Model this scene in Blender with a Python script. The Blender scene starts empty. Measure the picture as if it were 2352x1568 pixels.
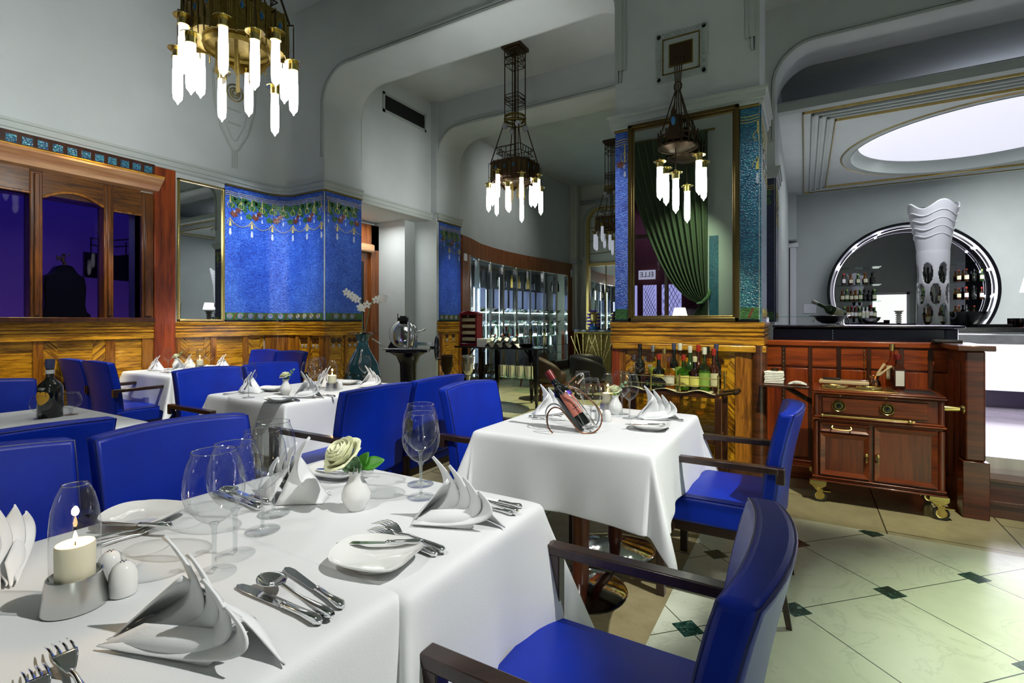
import bpy, math, random
from mathutils import Vector, Matrix
random.seed(11)
SC = bpy.context.scene
COL = SC.collection
PI = math.pi
TH = math.radians(30.3); CT, ST = math.cos(TH), math.sin(TH)
EYE = 1.25; FPX = 1150.0

def at(u, v, z=0.75):
    """point of the place (room axes) seen at pixel u,v on the level plane z"""
    t = FPX * (EYE - z) / (v - 737.0); r = (u - 1176.0) / FPX
    return (t * (r * CT - ST), t * (r * ST + CT), z)

def tag(o, label=None, cat=None, group=None, kind=None):
    if label: o['label'] = label
    if cat: o['category'] = cat
    if group: o['group'] = group
    if kind: o['kind'] = kind
    return o

def empty(name, loc=(0, 0, 0), rz=0.0, label=None, cat=None, group=None, kind=None):
    o = bpy.data.objects.new(name, None); COL.objects.link(o)
    o.empty_display_size = 0.05
    o.location = loc; o.rotation_euler = (0, 0, rz)
    return tag(o, label, cat, group, kind)

def copy_tree(o, parent=None):
    kids = [k for k in ALL if k.parent is o]
    c = o.copy(); COL.objects.link(c); c.parent = parent
    if o.type == 'MESH': ALL.append(c)
    for k in kids: copy_tree(k, c)
    return c
ALL = []

def cap_fan(idx): return tuple(idx)

class MB:
    def __init__(s): s.v = []; s.f = []; s.M = None
    def add(s, vs, fs):
        b = len(s.v)
        if s.M is not None: vs = [s.M @ Vector(p) for p in vs]
        s.v.extend([tuple(p) for p in vs]); s.f.extend([tuple(i + b for i in f) for f in fs])
        return s
    def box(s, x0, y0, z0, x1, y1, z1):
        if x0 > x1: x0, x1 = x1, x0
        if y0 > y1: y0, y1 = y1, y0
        if z0 > z1: z0, z1 = z1, z0
        return s.add([(x0,y0,z0),(x1,y0,z0),(x1,y1,z0),(x0,y1,z0),(x0,y0,z1),(x1,y0,z1),(x1,y1,z1),(x0,y1,z1)],
              [(3,2,1,0),(4,5,6,7),(0,1,5,4),(1,2,6,5),(2,3,7,6),(3,0,4,7)])
    def prism(s, poly, a, b, fn=None):
        """polygon of 2-D points extruded from a to b; fn maps (p,q,w) to xyz (default p,q,w)"""
        fn = fn or (lambda p, q, w: (p, q, w)); n = len(poly)
        vs = [fn(p, q, a) for p, q in poly] + [fn(p, q, b) for p, q in poly]
        fs = [tuple(reversed(range(n))), tuple(range(n, 2*n))]
        fs += [(i, (i+1) % n, n+(i+1) % n, n+i) for i in range(n)]
        return s.add(vs, fs)
    def lathe(s, prof, n=24, c=(0,0,0), closed=False):
        vs = []; fs = []; rings = []
        for r, z in prof:
            if r < 1e-6: rings.append([len(vs)]); vs.append((c[0], c[1], c[2]+z))
            else:
                rings.append(list(range(len(vs), len(vs)+n)))
                for i in range(n):
                    a = 2*PI*i/n; vs.append((c[0]+r*math.cos(a), c[1]+r*math.sin(a), c[2]+z))
        pairs = list(zip(rings, rings[1:]))
        if closed: pairs.append((rings[-1], rings[0]))
        for A, B in pairs:
            if len(A) == 1 and len(B) == 1: continue
            for i in range(n):
                j = (i+1) % n
                if len(A) == 1: fs.append((A[0], B[j], B[i]))
                elif len(B) == 1: fs.append((A[i], A[j], B[0]))
                else: fs.append((A[i], A[j], B[j], B[i]))
        return s.add(vs, fs)
    def tube(s, pts, r, n=8, closed=False, sx=1.0):
        pts = [Vector(p) for p in pts]; m = len(pts)
        rs = r if isinstance(r, (list, tuple)) else [r]*m
        tang = []
        for i in range(m):
            a = pts[i-1] if (i > 0 or closed) else pts[i]
            b = pts[(i+1) % m] if (i < m-1 or closed) else pts[i]
            t = (b-a); tang.append(t.normalized() if t.length > 1e-9 else Vector((0,0,1)))
        up = Vector((0,0,1)) if abs(tang[0].z) < .9 else Vector((1,0,0))
        nrm = tang[0].cross(up).normalized(); vs = []; fs = []
        for i in range(m):
            nrm = (nrm - tang[i]*nrm.dot(tang[i]))
            nrm = nrm.normalized() if nrm.length > 1e-6 else tang[i].orthogonal().normalized()
            bi = tang[i].cross(nrm)
            for k in range(n):
                a = 2*PI*k/n + PI/n
                vs.append(pts[i] + nrm*(rs[i]*sx*math.cos(a)) + bi*(rs[i]*math.sin(a)))
        for i in range(m if closed else m-1):
            j = (i+1) % m
            for k in range(n):
                l = (k+1) % n; fs.append((i*n+k, i*n+l, j*n+l, j*n+k))
        if not closed: fs.append(tuple(reversed(range(n)))); fs.append(tuple(range((m-1)*n, m*n)))
        return s.add(vs, fs)
    def cyl(s, p, q, r, r2=None, n=16): return s.tube([p, q], [r, r if r2 is None else r2], n)
    def grid(s, fn, nu, nv, wrap=False):
        vs = [fn(i/nu, j/nv) for j in range(nv+1) for i in range(nu + (0 if wrap else 1))]
        w = nu if wrap else nu+1; fs = []
        for j in range(nv):
            for i in range(nu):
                k = (i+1) % w; fs.append((j*w+i, j*w+k, (j+1)*w+k, (j+1)*w+i))
        return s.add(vs, fs)
    def ball(s, c, r, n=12, m=8, sz=1.0):
        prof = [(r*math.sin(PI*j/m), -r*sz*math.cos(PI*j/m)) for j in range(m+1)]
        prof[0] = (0, prof[0][1]); prof[-1] = (0, prof[-1][1])
        return s.lathe(prof, n, c)
    def build(s, name, mat, parent=None, bevel=0, seg=2, smooth=40, thick=0, sub=0, kind=None, loc=None):
        me = bpy.data.meshes.new(name); me.from_pydata(s.v, [], s.f)
        me.materials.append(M[mat] if isinstance(mat, str) else mat)
        if smooth:
            me.shade_smooth(); me.set_sharp_from_angle(angle=math.radians(smooth))
        o = bpy.data.objects.new(name, me); COL.objects.link(o); ALL.append(o)
        if parent: o.parent = parent
        if loc: o.location = loc
        if thick:
            m = o.modifiers.new('s', 'SOLIDIFY'); m.thickness = thick; m.offset = 0
        if bevel:
            m = o.modifiers.new('b', 'BEVEL'); m.width = bevel; m.segments = seg; m.limit_method = 'ANGLE'; m.angle_limit = math.radians(35)
            m.harden_normals = False
        if sub:
            m = o.modifiers.new('u', 'SUBSURF'); m.levels = sub; m.render_levels = sub
        if kind: o['kind'] = kind
        return o

class Path:
    """plan line of a wall; the room lies on its right-hand side"""
    def __init__(s, pts):
        s.p = [Vector((x, y)) for x, y in pts]; s.d = [0]
        for a, b in zip(s.p, s.p[1:]): s.d.append(s.d[-1] + (b-a).length)
        s.L = s.d[-1]
        s.n = []
        for i in range(len(s.p)):
            a = (s.p[i]-s.p[i-1]).normalized() if i > 0 else None
            b = (s.p[i+1]-s.p[i]).normalized() if i < len(s.p)-1 else None
            a = a or b; b = b or a
            na = Vector((a.y, -a.x)); nb = Vector((b.y, -b.x)); m = (na+nb).normalized()
            s.n.append(m / max(.35, m.dot(na)))
    def at(s, q, out=0):
        q = min(max(q, 0), s.L)
        for i in range(len(s.d)-1):
            if q <= s.d[i+1] + 1e-9:
                t = (q-s.d[i])/(s.d[i+1]-s.d[i]); break
        P = s.p[i].lerp(s.p[i+1], t); d = (s.p[i+1]-s.p[i]).normalized()
        return P + Vector((d.y, -d.x))*out
    def f(s, q, z, out): 
        P = s.at(q, out); return (P.x, P.y, z)
    def sweep(s, mb, prof, closed=True):
        n = len(prof); vs = []; fs = []
        for P, N in zip(s.p, s.n):
            for o, z in prof: vs.append((P.x+N.x*o, P.y+N.y*o, z))
        for i in range(len(s.p)-1):
            for k in range(n if closed else n-1):
                l = (k+1) % n; fs.append((i*n+k, (i+1)*n+k, (i+1)*n+l, i*n+l))
        if closed: fs.append(tuple(range(n))); fs.append(tuple(reversed(range((len(s.p)-1)*n, len(s.p)*n))))
        return mb.add(vs, fs)

# ---------------- materials ----------------
M = {}
def nt(name):
    m = bpy.data.materials.new(name); m.use_nodes = True; t = m.node_tree
    M[name] = m; return m, t, t.nodes['Principled BSDF']
def N(t, kind, **kw):
    n = t.nodes.new('ShaderNode' + kind)
    for k, v in kw.items():
        if k.startswith('i_'): n.inputs[k[2:].replace('_', ' ')].default_value = v
        else: setattr(n, k, v)
    return n
def ramp(t, src, stops):
    r = N(t, 'ValToRGB'); e = r.color_ramp.elements
    while len(e) < len(stops): e.new(0.5)
    for el, (p, c) in zip(e, stops): el.position = p; el.color = (c[0], c[1], c[2], 1)
    t.links.new(src, r.inputs['Fac']); return r.outputs['Color']
def coords(t, scale=(1,1,1), rot=(0,0,0)):
    tc = N(t, 'TexCoord'); mp = N(t, 'Mapping'); mp.inputs['Scale'].default_value = scale; mp.inputs['Rotation'].default_value = rot
    t.links.new(tc.outputs['Object'], mp.inputs['Vector']); return mp.outputs['Vector']
def bump(t, b, h, s, d=.01):
    n = N(t, 'Bump', i_Strength=s, i_Distance=d); t.links.new(h, n.inputs['Height']); t.links.new(n.outputs['Normal'], b.inputs['Normal'])
def plain(name, c, rough=.5, metal=0, spec=.5, coat=0, em=None, es=0, noise=0, nscale=30, bmp=0, sheen=0, trans=0, ior=1.45, sss=0):
    m, t, b = nt(name)
    b.inputs['Base Color'].default_value = (*c, 1); b.inputs['Roughness'].default_value = rough; b.inputs['Metallic'].default_value = metal
    b.inputs['Specular IOR Level'].default_value = spec; b.inputs['Coat Weight'].default_value = coat; b.inputs['Coat Roughness'].default_value = .08
    b.inputs['IOR'].default_value = ior; b.inputs['Transmission Weight'].default_value = trans; b.inputs['Sheen Weight'].default_value = sheen
    if sss: b.inputs['Subsurface Weight'].default_value = sss; b.inputs['Subsurface Radius'].default_value = (.02, .015, .01)
    if em: b.inputs['Emission Color'].default_value = (*em, 1); b.inputs['Emission Strength'].default_value = es
    if noise or bmp:
        n = N(t, 'TexNoise', i_Scale=nscale, i_Detail=6.0); t.links.new(coords(t), n.inputs['Vector'])
        if noise:
            k = lambda f: tuple(min(1, x*f) for x in c)
            t.links.new(ramp(t, n.outputs['Fac'], [(.3, k(1-noise)), (.7, k(1+noise))]), b.inputs['Base Color'])
        if bmp: bump(t, b, n.outputs['Fac'], bmp, .004)
    return m
def wood(name, c1, c2, across=(0,0,1), along=(1,1,0), rough=.28, sc=14, coat=.35, streak=1.0):
    m, t, b = nt(name)
    tc = N(t, 'TexCoord'); vals = []
    for vec, k in ((across, sc), (along, sc*.07)):
        v = Vector(vec).normalized() if vec != (1,1,0) else Vector(vec)
        d = N(t, 'VectorMath', operation='DOT_PRODUCT'); d.inputs[1].default_value = tuple(v*k)
        t.links.new(tc.outputs['Object'], d.inputs[0]); vals.append(d.outputs['Value'])
    cb = N(t, 'CombineXYZ'); t.links.new(vals[0], cb.inputs[0]); t.links.new(vals[1], cb.inputs[1])
    n1 = N(t, 'TexNoise', i_Scale=1.0, i_Detail=5.0, i_Roughness=.65, i_Distortion=.35); t.links.new(cb.outputs[0], n1.inputs['Vector'])
    n2 = N(t, 'TexNoise', i_Scale=6.0, i_Detail=4.0); t.links.new(cb.outputs[0], n2.inputs['Vector'])
    mx = N(t, 'Math', operation='MULTIPLY_ADD'); mx.inputs[1].default_value = .35
    t.links.new(n2.outputs['Fac'], mx.inputs[0]); t.links.new(n1.outputs['Fac'], mx.inputs[2])
    lo = .66-.13*streak; hi = .66+.13*streak
    t.links.new(ramp(t, mx.outputs[0], [(lo, c1), (hi, c2)]), b.inputs['Base Color'])
    b.inputs['Roughness'].default_value = rough; b.inputs['Coat Weight'].default_value = coat; b.inputs['Coat Roughness'].default_value = .12
    return m
def mosaic(name, cols, scale=75, br=.75, aniso=(1,1,2.2)):
    m, t, b = nt(name)
    v = N(t, 'TexVoronoi', i_Scale=scale); t.links.new(coords(t, aniso), v.inputs['Vector'])
    sep = N(t, 'SeparateColor'); t.links.new(v.outputs['Color'], sep.inputs[0])
    n = N(t, 'TexNoise', i_Scale=5.0, i_Detail=3.0); t.links.new(coords(t), n.inputs['Vector'])
    a = N(t, 'Math', operation='MULTIPLY_ADD'); a.inputs[1].default_value = .55; t.links.new(sep.outputs[0], a.inputs[0])
    s2 = N(t, 'Math', operation='MULTIPLY'); s2.inputs[1].default_value = .45; t.links.new(n.outputs['Fac'], s2.inputs[0]); t.links.new(s2.outputs[0], a.inputs[2])
    t.links.new(ramp(t, a.outputs[0], cols), b.inputs['Base Color'])
    b.inputs['Roughness'].default_value = .3; b.inputs['Specular IOR Level'].default_value = .6
    ad = N(t, 'Math', operation='SUBTRACT'); t.links.new(sep.outputs[1], ad.inputs[0]); t.links.new(v.outputs['Distance'], ad.inputs[1])
    bump(t, b, ad.outputs[0], br, .006)
    return m
def thin_glass(name, tint=(.97,.98,.98), rough=0.0, k=1.0, f0=.04):
    """thin-walled glass: clear straight-through light plus mirror-like reflection growing at the edge"""
    m = bpy.data.materials.new(name); m.use_nodes = True; M[name] = m; t = m.node_tree; t.nodes.clear()
    o = N(t, 'OutputMaterial'); tr = N(t, 'BsdfTransparent'); gl = N(t, 'BsdfGlossy'); mix = N(t, 'MixShader')
    tr.inputs['Color'].default_value = (*tint, 1); gl.inputs['Roughness'].default_value = rough
    lw = N(t, 'LayerWeight', i_Blend=.5); pw = N(t, 'Math', operation='POWER'); pw.inputs[1].default_value = 3.0
    t.links.new(lw.outputs['Facing'], pw.inputs[0])
    ma = N(t, 'Math', operation='MULTIPLY_ADD'); ma.inputs[1].default_value = .55*k; ma.inputs[2].default_value = f0; ma.use_clamp = True
    t.links.new(pw.outputs[0], ma.inputs[0]); t.links.new(ma.outputs[0], mix.inputs['Fac'])
    t.links.new(tr.outputs[0], mix.inputs[1]); t.links.new(gl.outputs[0], mix.inputs[2]); t.links.new(mix.outputs[0], o.inputs['Surface'])
    return m
def tiles(name):
    """cream marble laid diagonally with small green squares at the joints"""
    m, t, b = nt(name); p = .53
    tc = N(t, 'TexCoord'); c = 1/math.sqrt(2)/p; axes = []
    for vec in ((c, c, 0), (-c, c, 0)):
        off = -(vec[0]*.34 + vec[1]*2.87)
        d = N(t, 'VectorMath', operation='DOT_PRODUCT'); d.inputs[1].default_value = vec; t.links.new(tc.outputs['Object'], d.inputs[0])
        a = N(t, 'Math', operation='ADD'); a.inputs[1].default_value = off + 100.5; t.links.new(d.outputs['Value'], a.inputs[0])
        fr = N(t, 'Math', operation='FRACT'); t.links.new(a.outputs[0], fr.inputs[0])
        s_ = N(t, 'Math', operation='SUBTRACT'); s_.inputs[1].default_value = .5; t.links.new(fr.outputs[0], s_.inputs[0])
        ab = N(t, 'Math', operation='ABSOLUTE'); t.links.new(s_.outputs[0], ab.inputs[0]); axes.append(ab.outputs[0])
    mx = N(t, 'Math', operation='MAXIMUM'); mn = N(t, 'Math', operation='MINIMUM')
    for q in (mx, mn): t.links.new(axes[0], q.inputs[0]); t.links.new(axes[1], q.inputs[1])
    sq = N(t, 'Math', operation='LESS_THAN'); sq.inputs[1].default_value = .088; t.links.new(mx.outputs[0], sq.inputs[0])
    ln = N(t, 'Math', operation='LESS_THAN'); ln.inputs[1].default_value = .0045; t.links.new(mn.outputs[0], ln.inputs[0])
    n = N(t, 'TexNoise', i_Scale=2.6, i_Detail=8.0, i_Roughness=.62, i_Distortion=1.3); t.links.new(tc.outputs['Object'], n.inputs['Vector'])
    base = ramp(t, n.outputs['Fac'], [(.3, (.56,.61,.46)), (.475, (.61,.66,.50)), (.495, (.52,.57,.43)), (.515, (.61,.66,.50)), (.8, (.66,.70,.55))])
    n2 = N(t, 'TexNoise', i_Scale=30.0, i_Detail=5.0, i_Distortion=2.0); t.links.new(tc.outputs['Object'], n2.inputs['Vector'])
    grn = ramp(t, n2.outputs['Fac'], [(.4, (.008,.03,.022)), (.62, (.03,.09,.065)), (.75, (.25,.35,.3))])
    m1 = N(t, 'Mix', data_type='RGBA'); t.links.new(sq.outputs[0], m1.inputs['Factor']); 
    m0 = N(t, 'Mix', data_type='RGBA'); t.links.new(ln.outputs[0], m0.inputs['Factor']); t.links.new(base, m0.inputs['A']); m0.inputs['B'].default_value = (.05,.06,.04,1)
    t.links.new(m0.outputs['Result'], m1.inputs['A']); t.links.new(grn, m1.inputs['B']); t.links.new(m1.outputs['Result'], b.inputs['Base Color'])
    b.inputs['Roughness'].default_value = .22; return m
def stone(name, c1, c2, joint=.9):
    m, t, b = nt(name); tc = N(t, 'TexCoord')
    n = N(t, 'TexNoise', i_Scale=7.0, i_Detail=9.0, i_Roughness=.7); t.links.new(tc.outputs['Object'], n.inputs['Vector'])
    base = ramp(t, n.outputs['Fac'], [(.3, c1), (.7, c2)])
    br = N(t, 'TexBrick', i_Scale=1.0); br.inputs['Mortar Size'].default_value = .004; br.inputs['Brick Width'].default_value = joint; br.inputs['Row Height'].default_value = .62
    br.inputs['Color1'].default_value = (1,1,1,1); br.inputs['Color2'].default_value = (.9,.9,.9,1); br.inputs['Mortar'].default_value = (.15,.14,.12,1)
    mp = N(t, 'Mapping'); mp.inputs['Rotation'].default_value = (0,0,PI/2); mp.inputs['Location'].default_value = (.1,.2,0); t.links.new(tc.outputs['Object'], mp.inputs['Vector'])
    t.links.new(mp.outputs['Vector'], br.inputs['Vector'])
    mu = N(t, 'Mix', data_type='RGBA', blend_type='MULTIPLY'); mu.inputs['Factor'].default_value = 1
    t.links.new(base, mu.inputs['A']); t.links.new(br.outputs['Color'], mu.inputs['B']); t.links.new(mu.outputs['Result'], b.inputs['Base Color'])
    b.inputs['Roughness'].default_value = .25; bump(t, b, n.outputs['Fac'], .08); return m

plain('plaster', (.52,.57,.57), .75, noise=.04, nscale=2.5, bmp=.06)
plain('plaster_dark', (.40,.45,.44), .75)
plain('cornice', (.42,.47,.45), .6)
plain('cream_wall', (.55,.58,.50), .7)
plain('gold', (.62,.46,.16), .28, 1, noise=.15, nscale=20)
plain('brass', (.70,.56,.20), .24, 1)
plain('brass_dark', (.22,.16,.04), .5, 1, noise=.2, nscale=40)
plain('bronze', (.07,.045,.025), .42, .85)
plain('frame_bronze', (.16,.11,.04), .3, .9)
plain('chrome', (.82,.84,.86), .09, 1)
plain('steel', (.60,.60,.58), .28, 1)
plain('silver', (.78,.79,.80), .12, 1)
plain('mirror', (.80,.84,.82), .005, 1)
plain('mirror_dim', (.62,.68,.58), .01, 1)
plain('black', (.004,.004,.006), .12, coat=.6)
plain('black_matt', (.012,.012,.014), .5)
plain('rubber', (.05,.055,.05), .6)
plain('navy_black', (.004,.005,.018), .22, coat=.15)
plain('leather', (.002,.024,.36), .40, noise=.12, nscale=9, bmp=.12, spec=.4)
plain('piping', (.002,.010,.14), .42)
plain('cloth', (.80,.82,.82), .8, sheen=.2, bmp=.08, nscale=260)
plain('napkin', (.84,.86,.86), .8, sheen=.2, bmp=.1, nscale=300)
plain('china', (.84,.85,.82), .12, coat=.4)
plain('wax', (.86,.80,.58), .5, sss=.25)
plain('rose', (.90,.93,.62), .6, sss=.1)
plain('leaf', (.06,.26,.02), .45, noise=.3, nscale=30)
plain('leaf_grey', (.16,.30,.15), .5, noise=.2, nscale=30)
plain('leaf_dark', (.01,.035,.015), .4)
plain('orchid', (.85,.85,.80), .5)
plain('cloth_green', (.07,.10,.06), .8, noise=.1, nscale=20)
plain('paper', (.80,.80,.76), .7)
plain('red_box', (.14,.006,.012), .25, coat=.4)
plain('brown_leather', (.07,.045,.035), .5, noise=.15)
plain('teal_glaze', (.03,.14,.19), .10, coat=.8, noise=.35, nscale=6)
plain('blue_stone', (.03,.16,.42), .15)
plain('vent_black', (.01,.012,.012), .6)
plain('white_lacquer', (.78,.80,.86), .3)
plain('bar_metal', (.38,.38,.42), .35, .6, noise=.2, nscale=8)
plain('granite', (.03,.03,.035), .15, noise=.5, nscale=80)
plain('dark_glass', (.004,.006,.012), .06)
plain('night_wall', (.22,.14,.36), .8)  # purple dusk light put into the backdrop wall's colour
plain('silhouette', (.003,.004,.006), .35)
plain('tube_glow', (.9,.9,.9), .3, em=(1.0,.985,.95), es=7)
plain('tube_dim', (.62,.64,.72), .35, em=(.8,.85,1), es=.25)
plain('tube_cap', (.75,.78,.76), .35, em=(.9,1,.95), es=.9)
plain('bulb_off', (.45,.45,.5), .2)
plain('flame', (1,.7,.3), .5, em=(1,.62,.25), es=30)
plain('led', (1,1,1), .5, em=(.86,.80,1), es=80)
plain('strip_white', (1,1,1), .5, em=(.86,1.0,.93), es=16)
plain('strip_blue', (1,1,1), .5, em=(.45,.6,1), es=12)
plain('bar_glow', (.9,.9,.95), .3, em=(.92,.88,1), es=1.5)
plain('cab_back', (.25,.28,.5), .4)
plain('mirror_bar', (.34,.34,.36), .01, 1)
plain('purple_plinth', (.06,.03,.10), .2)
plain('brick_dusk', (.16,.05,.04), .8)
plain('shop_glow', (.9,.9,1), .5, em=(.70,.66,1), es=1.3)
plain('sign_glow', (.9,.9,.85), .5, em=(1,.97,.85), es=.9)
plain('ring_glow', (1,1,1), .5, em=(.85,.78,1), es=1.0)
plain('sky_glow', (.9,.9,.95), .5, em=(.86,.86,1), es=.52)
plain('door_glow', (.9,.9,.9), .5, em=(.95,1,.9), es=2.2)
plain('lamp_shade', (.9,.9,.88), .6, em=(1,1,.95), es=4)
plain('spot_glow', (1,1,1), .5, em=(1,1,1), es=18)
wood('wood_v', (.14,.035,.008), (.32,.10,.022), (1,1,0), (0,0,1), sc=16, streak=1.0)
wood('wood_red', (.13,.018,.003), (.33,.06,.009), (1,1,0), (0,0,1), sc=12)
wood('wood_redh', (.12,.018,.003), (.38,.075,.010), (0,0,1), (1,1,0), sc=14)
wood('wood_dark', (.030,.010,.005), (.07,.022,.010), (1,1,0), (0,0,1), sc=20)
wood('wood_darkh', (.045,.015,.007), (.11,.035,.014), (0,0,1), (1,1,0), sc=18)
wood('gold_h', (.20,.075,.004), (.62,.31,.018), (0,0,1), (1,1,0), sc=44, streak=.75)
wood('frame_v', (.045,.013,.003), (.16,.055,.009), (1,1,0), (0,0,1), sc=30)
wood('frame_h', (.04,.013,.003), (.17,.065,.009), (0,0,1), (1,1,0), sc=40)
wood('gold_v', (.12,.035,.003), (.36,.14,.012), (1,1,0), (0,0,1), sc=20, streak=.8)
wood('gold_d1', (.13,.045,.003), (.60,.30,.018), (1,1,1), (1,1,-1), sc=48, streak=.6)
wood('gold_d2', (.13,.045,.003), (.60,.30,.018), (1,1,-1), (1,1,1), sc=48, streak=.6)
wood('wood_lit', (.42,.20,.09), (.62,.36,.18), (0,0,1), (1,1,0), sc=9, rough=.2)  # hood's chandelier highlights put into its pale colour
wood('cart_wood', (.07,.011,.003), (.19,.034,.008), (1,1,0), (0,0,1), sc=14, coat=.5)
wood('cart_woodh', (.08,.014,.004), (.25,.05,.010), (0,0,1), (1,1,0), sc=14, coat=.5)
wood('post_wood', (.04,.008,.004), (.13,.028,.010), (0,0,1), (1,1,0), sc=20)
wood('dark_chair', (.016,.008,.006), (.04,.018,.012), (1,1,0), (0,0,1), sc=20, rough=.3)
wood('board', (.62,.48,.28), (.72,.58,.36), (0,1,0), (1,0,0), sc=12, coat=0)
wood('table_leg', (.10,.025,.010), (.20,.05,.018), (1,1,0), (0,0,1), sc=18)
mosaic('mosaic_blue', [(.15,(.008,.03,.30)), (.5,(.03,.12,.66)), (.85,(.12,.30,.85))], br=.95)
mosaic('mosaic_cyan_lit', [(.15,(.004,.04,.10)), (.5,(.01,.12,.24)), (.85,(.04,.26,.36))], scale=60, aniso=(1,1,2))  # same blue mosaic, with greenish-cyan light put into the colour
mosaic('mosaic_green', [(.2,(.01,.05,.015)), (.55,(.03,.13,.04)), (.8,(.08,.22,.05))], br=.5)
mosaic('mosaic_red', [(.2,(.07,.015,.01)), (.55,(.16,.04,.02)), (.8,(.24,.08,.03))], br=.4)
mosaic('mosaic_white', [(.2,(.4,.45,.55)), (.8,(.7,.75,.85))], br=.3)
mosaic('mosaic_gold', [(.2,(.50,.38,.06)), (.8,(.85,.70,.22))], br=.2)
mosaic('mosaic_shaded', [(.2,(.002,.004,.02)), (.8,(.01,.03,.12))])  # darker copy of the blue mosaic, shade put into its colour
mosaic('glass_tile', [(.2,(.01,.05,.14)), (.5,(.02,.14,.22)), (.8,(.06,.32,.40))], scale=60, br=.9, aniso=(1,1,1))
thin_glass('glass', (.955,.965,.965), k=1.15, f0=.035)
thin_glass('pane', (.93,.95,.96), k=.45, f0=.03)
thin_glass('window_pane', (.62,.62,.80), k=.05, f0=.004)
thin_glass('glass_green', (.30,.55,.12), k=.8, f0=.06)
thin_glass('glass_amber', (.80,.50,.12), k=.8, f0=.06)
thin_glass('glass_brown', (.22,.07,.03), k=.8, f0=.07)
thin_glass('glass_shelf', (.80,.93,.88), k=1, f0=.08)
plain('bottle_dark', (.006,.008,.006), .07, coat=.5)
plain('bottle_green', (.02,.06,.012), .07, coat=.5)
plain('bottle_brown', (.05,.012,.005), .07, coat=.5)
plain('liquor_gold', (.55,.34,.04), .12, coat=.5, em=(.6,.4,.05), es=0)
plain('label_cream', (.72,.70,.50), .6)
plain('label_pale', (.78,.74,.22), .6)
plain('liquor_green', (.38,.50,.05), .2, coat=.4)  # brightened so the colour carries the bottles' backlit glow
plain('label_white', (.80,.80,.78), .6)
plain('label_yellow', (.80,.42,.03), .5)
plain('label_green', (.30,.48,.10), .5)
plain('label_red', (.45,.03,.02), .5)
plain('cap_red', (.40,.03,.02), .3)
plain('cap_blue', (.06,.07,.16), .35)
plain('cap_wine', (.16,.012,.01), .35)
plain('ink', (.01,.01,.012), .6)
plain('purple', (.12,.05,.55), .5)
tiles('floor_tiles')
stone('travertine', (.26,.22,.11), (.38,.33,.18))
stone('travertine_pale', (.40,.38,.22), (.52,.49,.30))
wood('bar_floor', (.42,.40,.42), (.62,.60,.62), (0,1,0), (1,0,0), sc=30, rough=.12)
# ======================= the room =======================
ZB, ZC = 4.42, 4.9      # underside of the cross beams, ceiling between them
def arc(cx, cy, r, a0, a1, n=8):
    return [(cx+r*math.cos(math.radians(a0+(a1-a0)*i/n)), cy+r*math.sin(math.radians(a0+(a1-a0)*i/n))) for i in range(n+1)]
corner = arc(-5.82, 4.02, .28, 180, 90, 8)
P_LEFT = Path([(-6.1, -1.9)] + corner + [(-5.28, 4.3), (-5.28, 4.91)])
P_PIL2 = Path([(-5.4, 6.6), (-5.28, 6.6), (-5.28, 7.22)])
P_NICHE = Path([(-5.4, 4.91), (-5.4, 6.6)])
P_COL = Path([(-1.45, 4.95), (-1.45, 4.3), (-.3, 4.3), (-.3, 4.95)])
P_COL2 = Path([(-1.45, 7.22), (-1.45, 6.6), (-.3, 6.6), (-.3, 7.22)])
WINE = [(7.22,-5.30),(7.6,-5.38),(8.2,-5.58),(8.9,-5.68),(9.6,-5.71),(10.3,-5.68),(11.0,-5.60),(11.7,-5.52),(12.4,-5.46),(12.75,-5.46)]
P_WINE = Path([(x, y) for y, x in WINE])

# --- floor ---
MB().box(-.53, -2.2, -.1, 4.2, 3.65, 0).build('floor', 'floor_tiles', kind='structure', smooth=0)
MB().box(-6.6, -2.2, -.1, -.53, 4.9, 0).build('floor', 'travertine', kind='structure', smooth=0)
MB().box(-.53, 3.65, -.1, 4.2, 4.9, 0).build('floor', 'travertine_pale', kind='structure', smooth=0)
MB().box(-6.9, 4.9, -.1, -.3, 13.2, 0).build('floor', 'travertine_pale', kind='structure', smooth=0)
# raised bar floor with steps
MB().box(-.3, 4.9, 0, 5.2, 13, .32).box(1.02, 4.62, 0, 5.2, 4.9, .32).build('floor', 'bar_floor', kind='structure', smooth=0)
for i, (y0, z1) in enumerate(((4.30, .105), (4.46, .21))):
    b = MB().box(1.0, y0, 0, 4.2, 4.62, z1).box(1.0, y0-.015, z1-.025, 4.2, y0+.02, z1+.003)
    tag(b.build('stair_step', 'wood_darkh', bevel=.003), ('lowest' if i == 0 else 'second')+' dark wooden step leading up to the bar floor', 'step', 'wooden steps to the bar')

# --- ceilings ---
MB().box(-6.5, -2.3, 5.35, 4.3, 4.3, 5.5).build('ceiling', 'plaster', kind='structure', smooth=0)
MB().box(-5.6, 4.85, ZC, 5.2, 6.65, ZC+.1).build('ceiling', 'plaster', kind='structure', smooth=0)
MB().box(-6.9, 7.2, ZC, -.25, 13.1, ZC+.1).build('ceiling', 'plaster', kind='structure', smooth=0)
# cornice of the front bay's ceiling: three stepped bands
for k in range(3):
    a = -5.5+.12*k; y = 3.75-.12*k
    b = MB(); z0 = 5.30-.0*k
    b.box(a, -1.8, 5.30, a+.05, y, 5.352).box(a, y-.05, 5.30, 3.5, y, 5.352)
    b.build('trim_1', 'gold' if k == 0 else 'cornice', kind='structure', smooth=0, bevel=.01)

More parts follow.
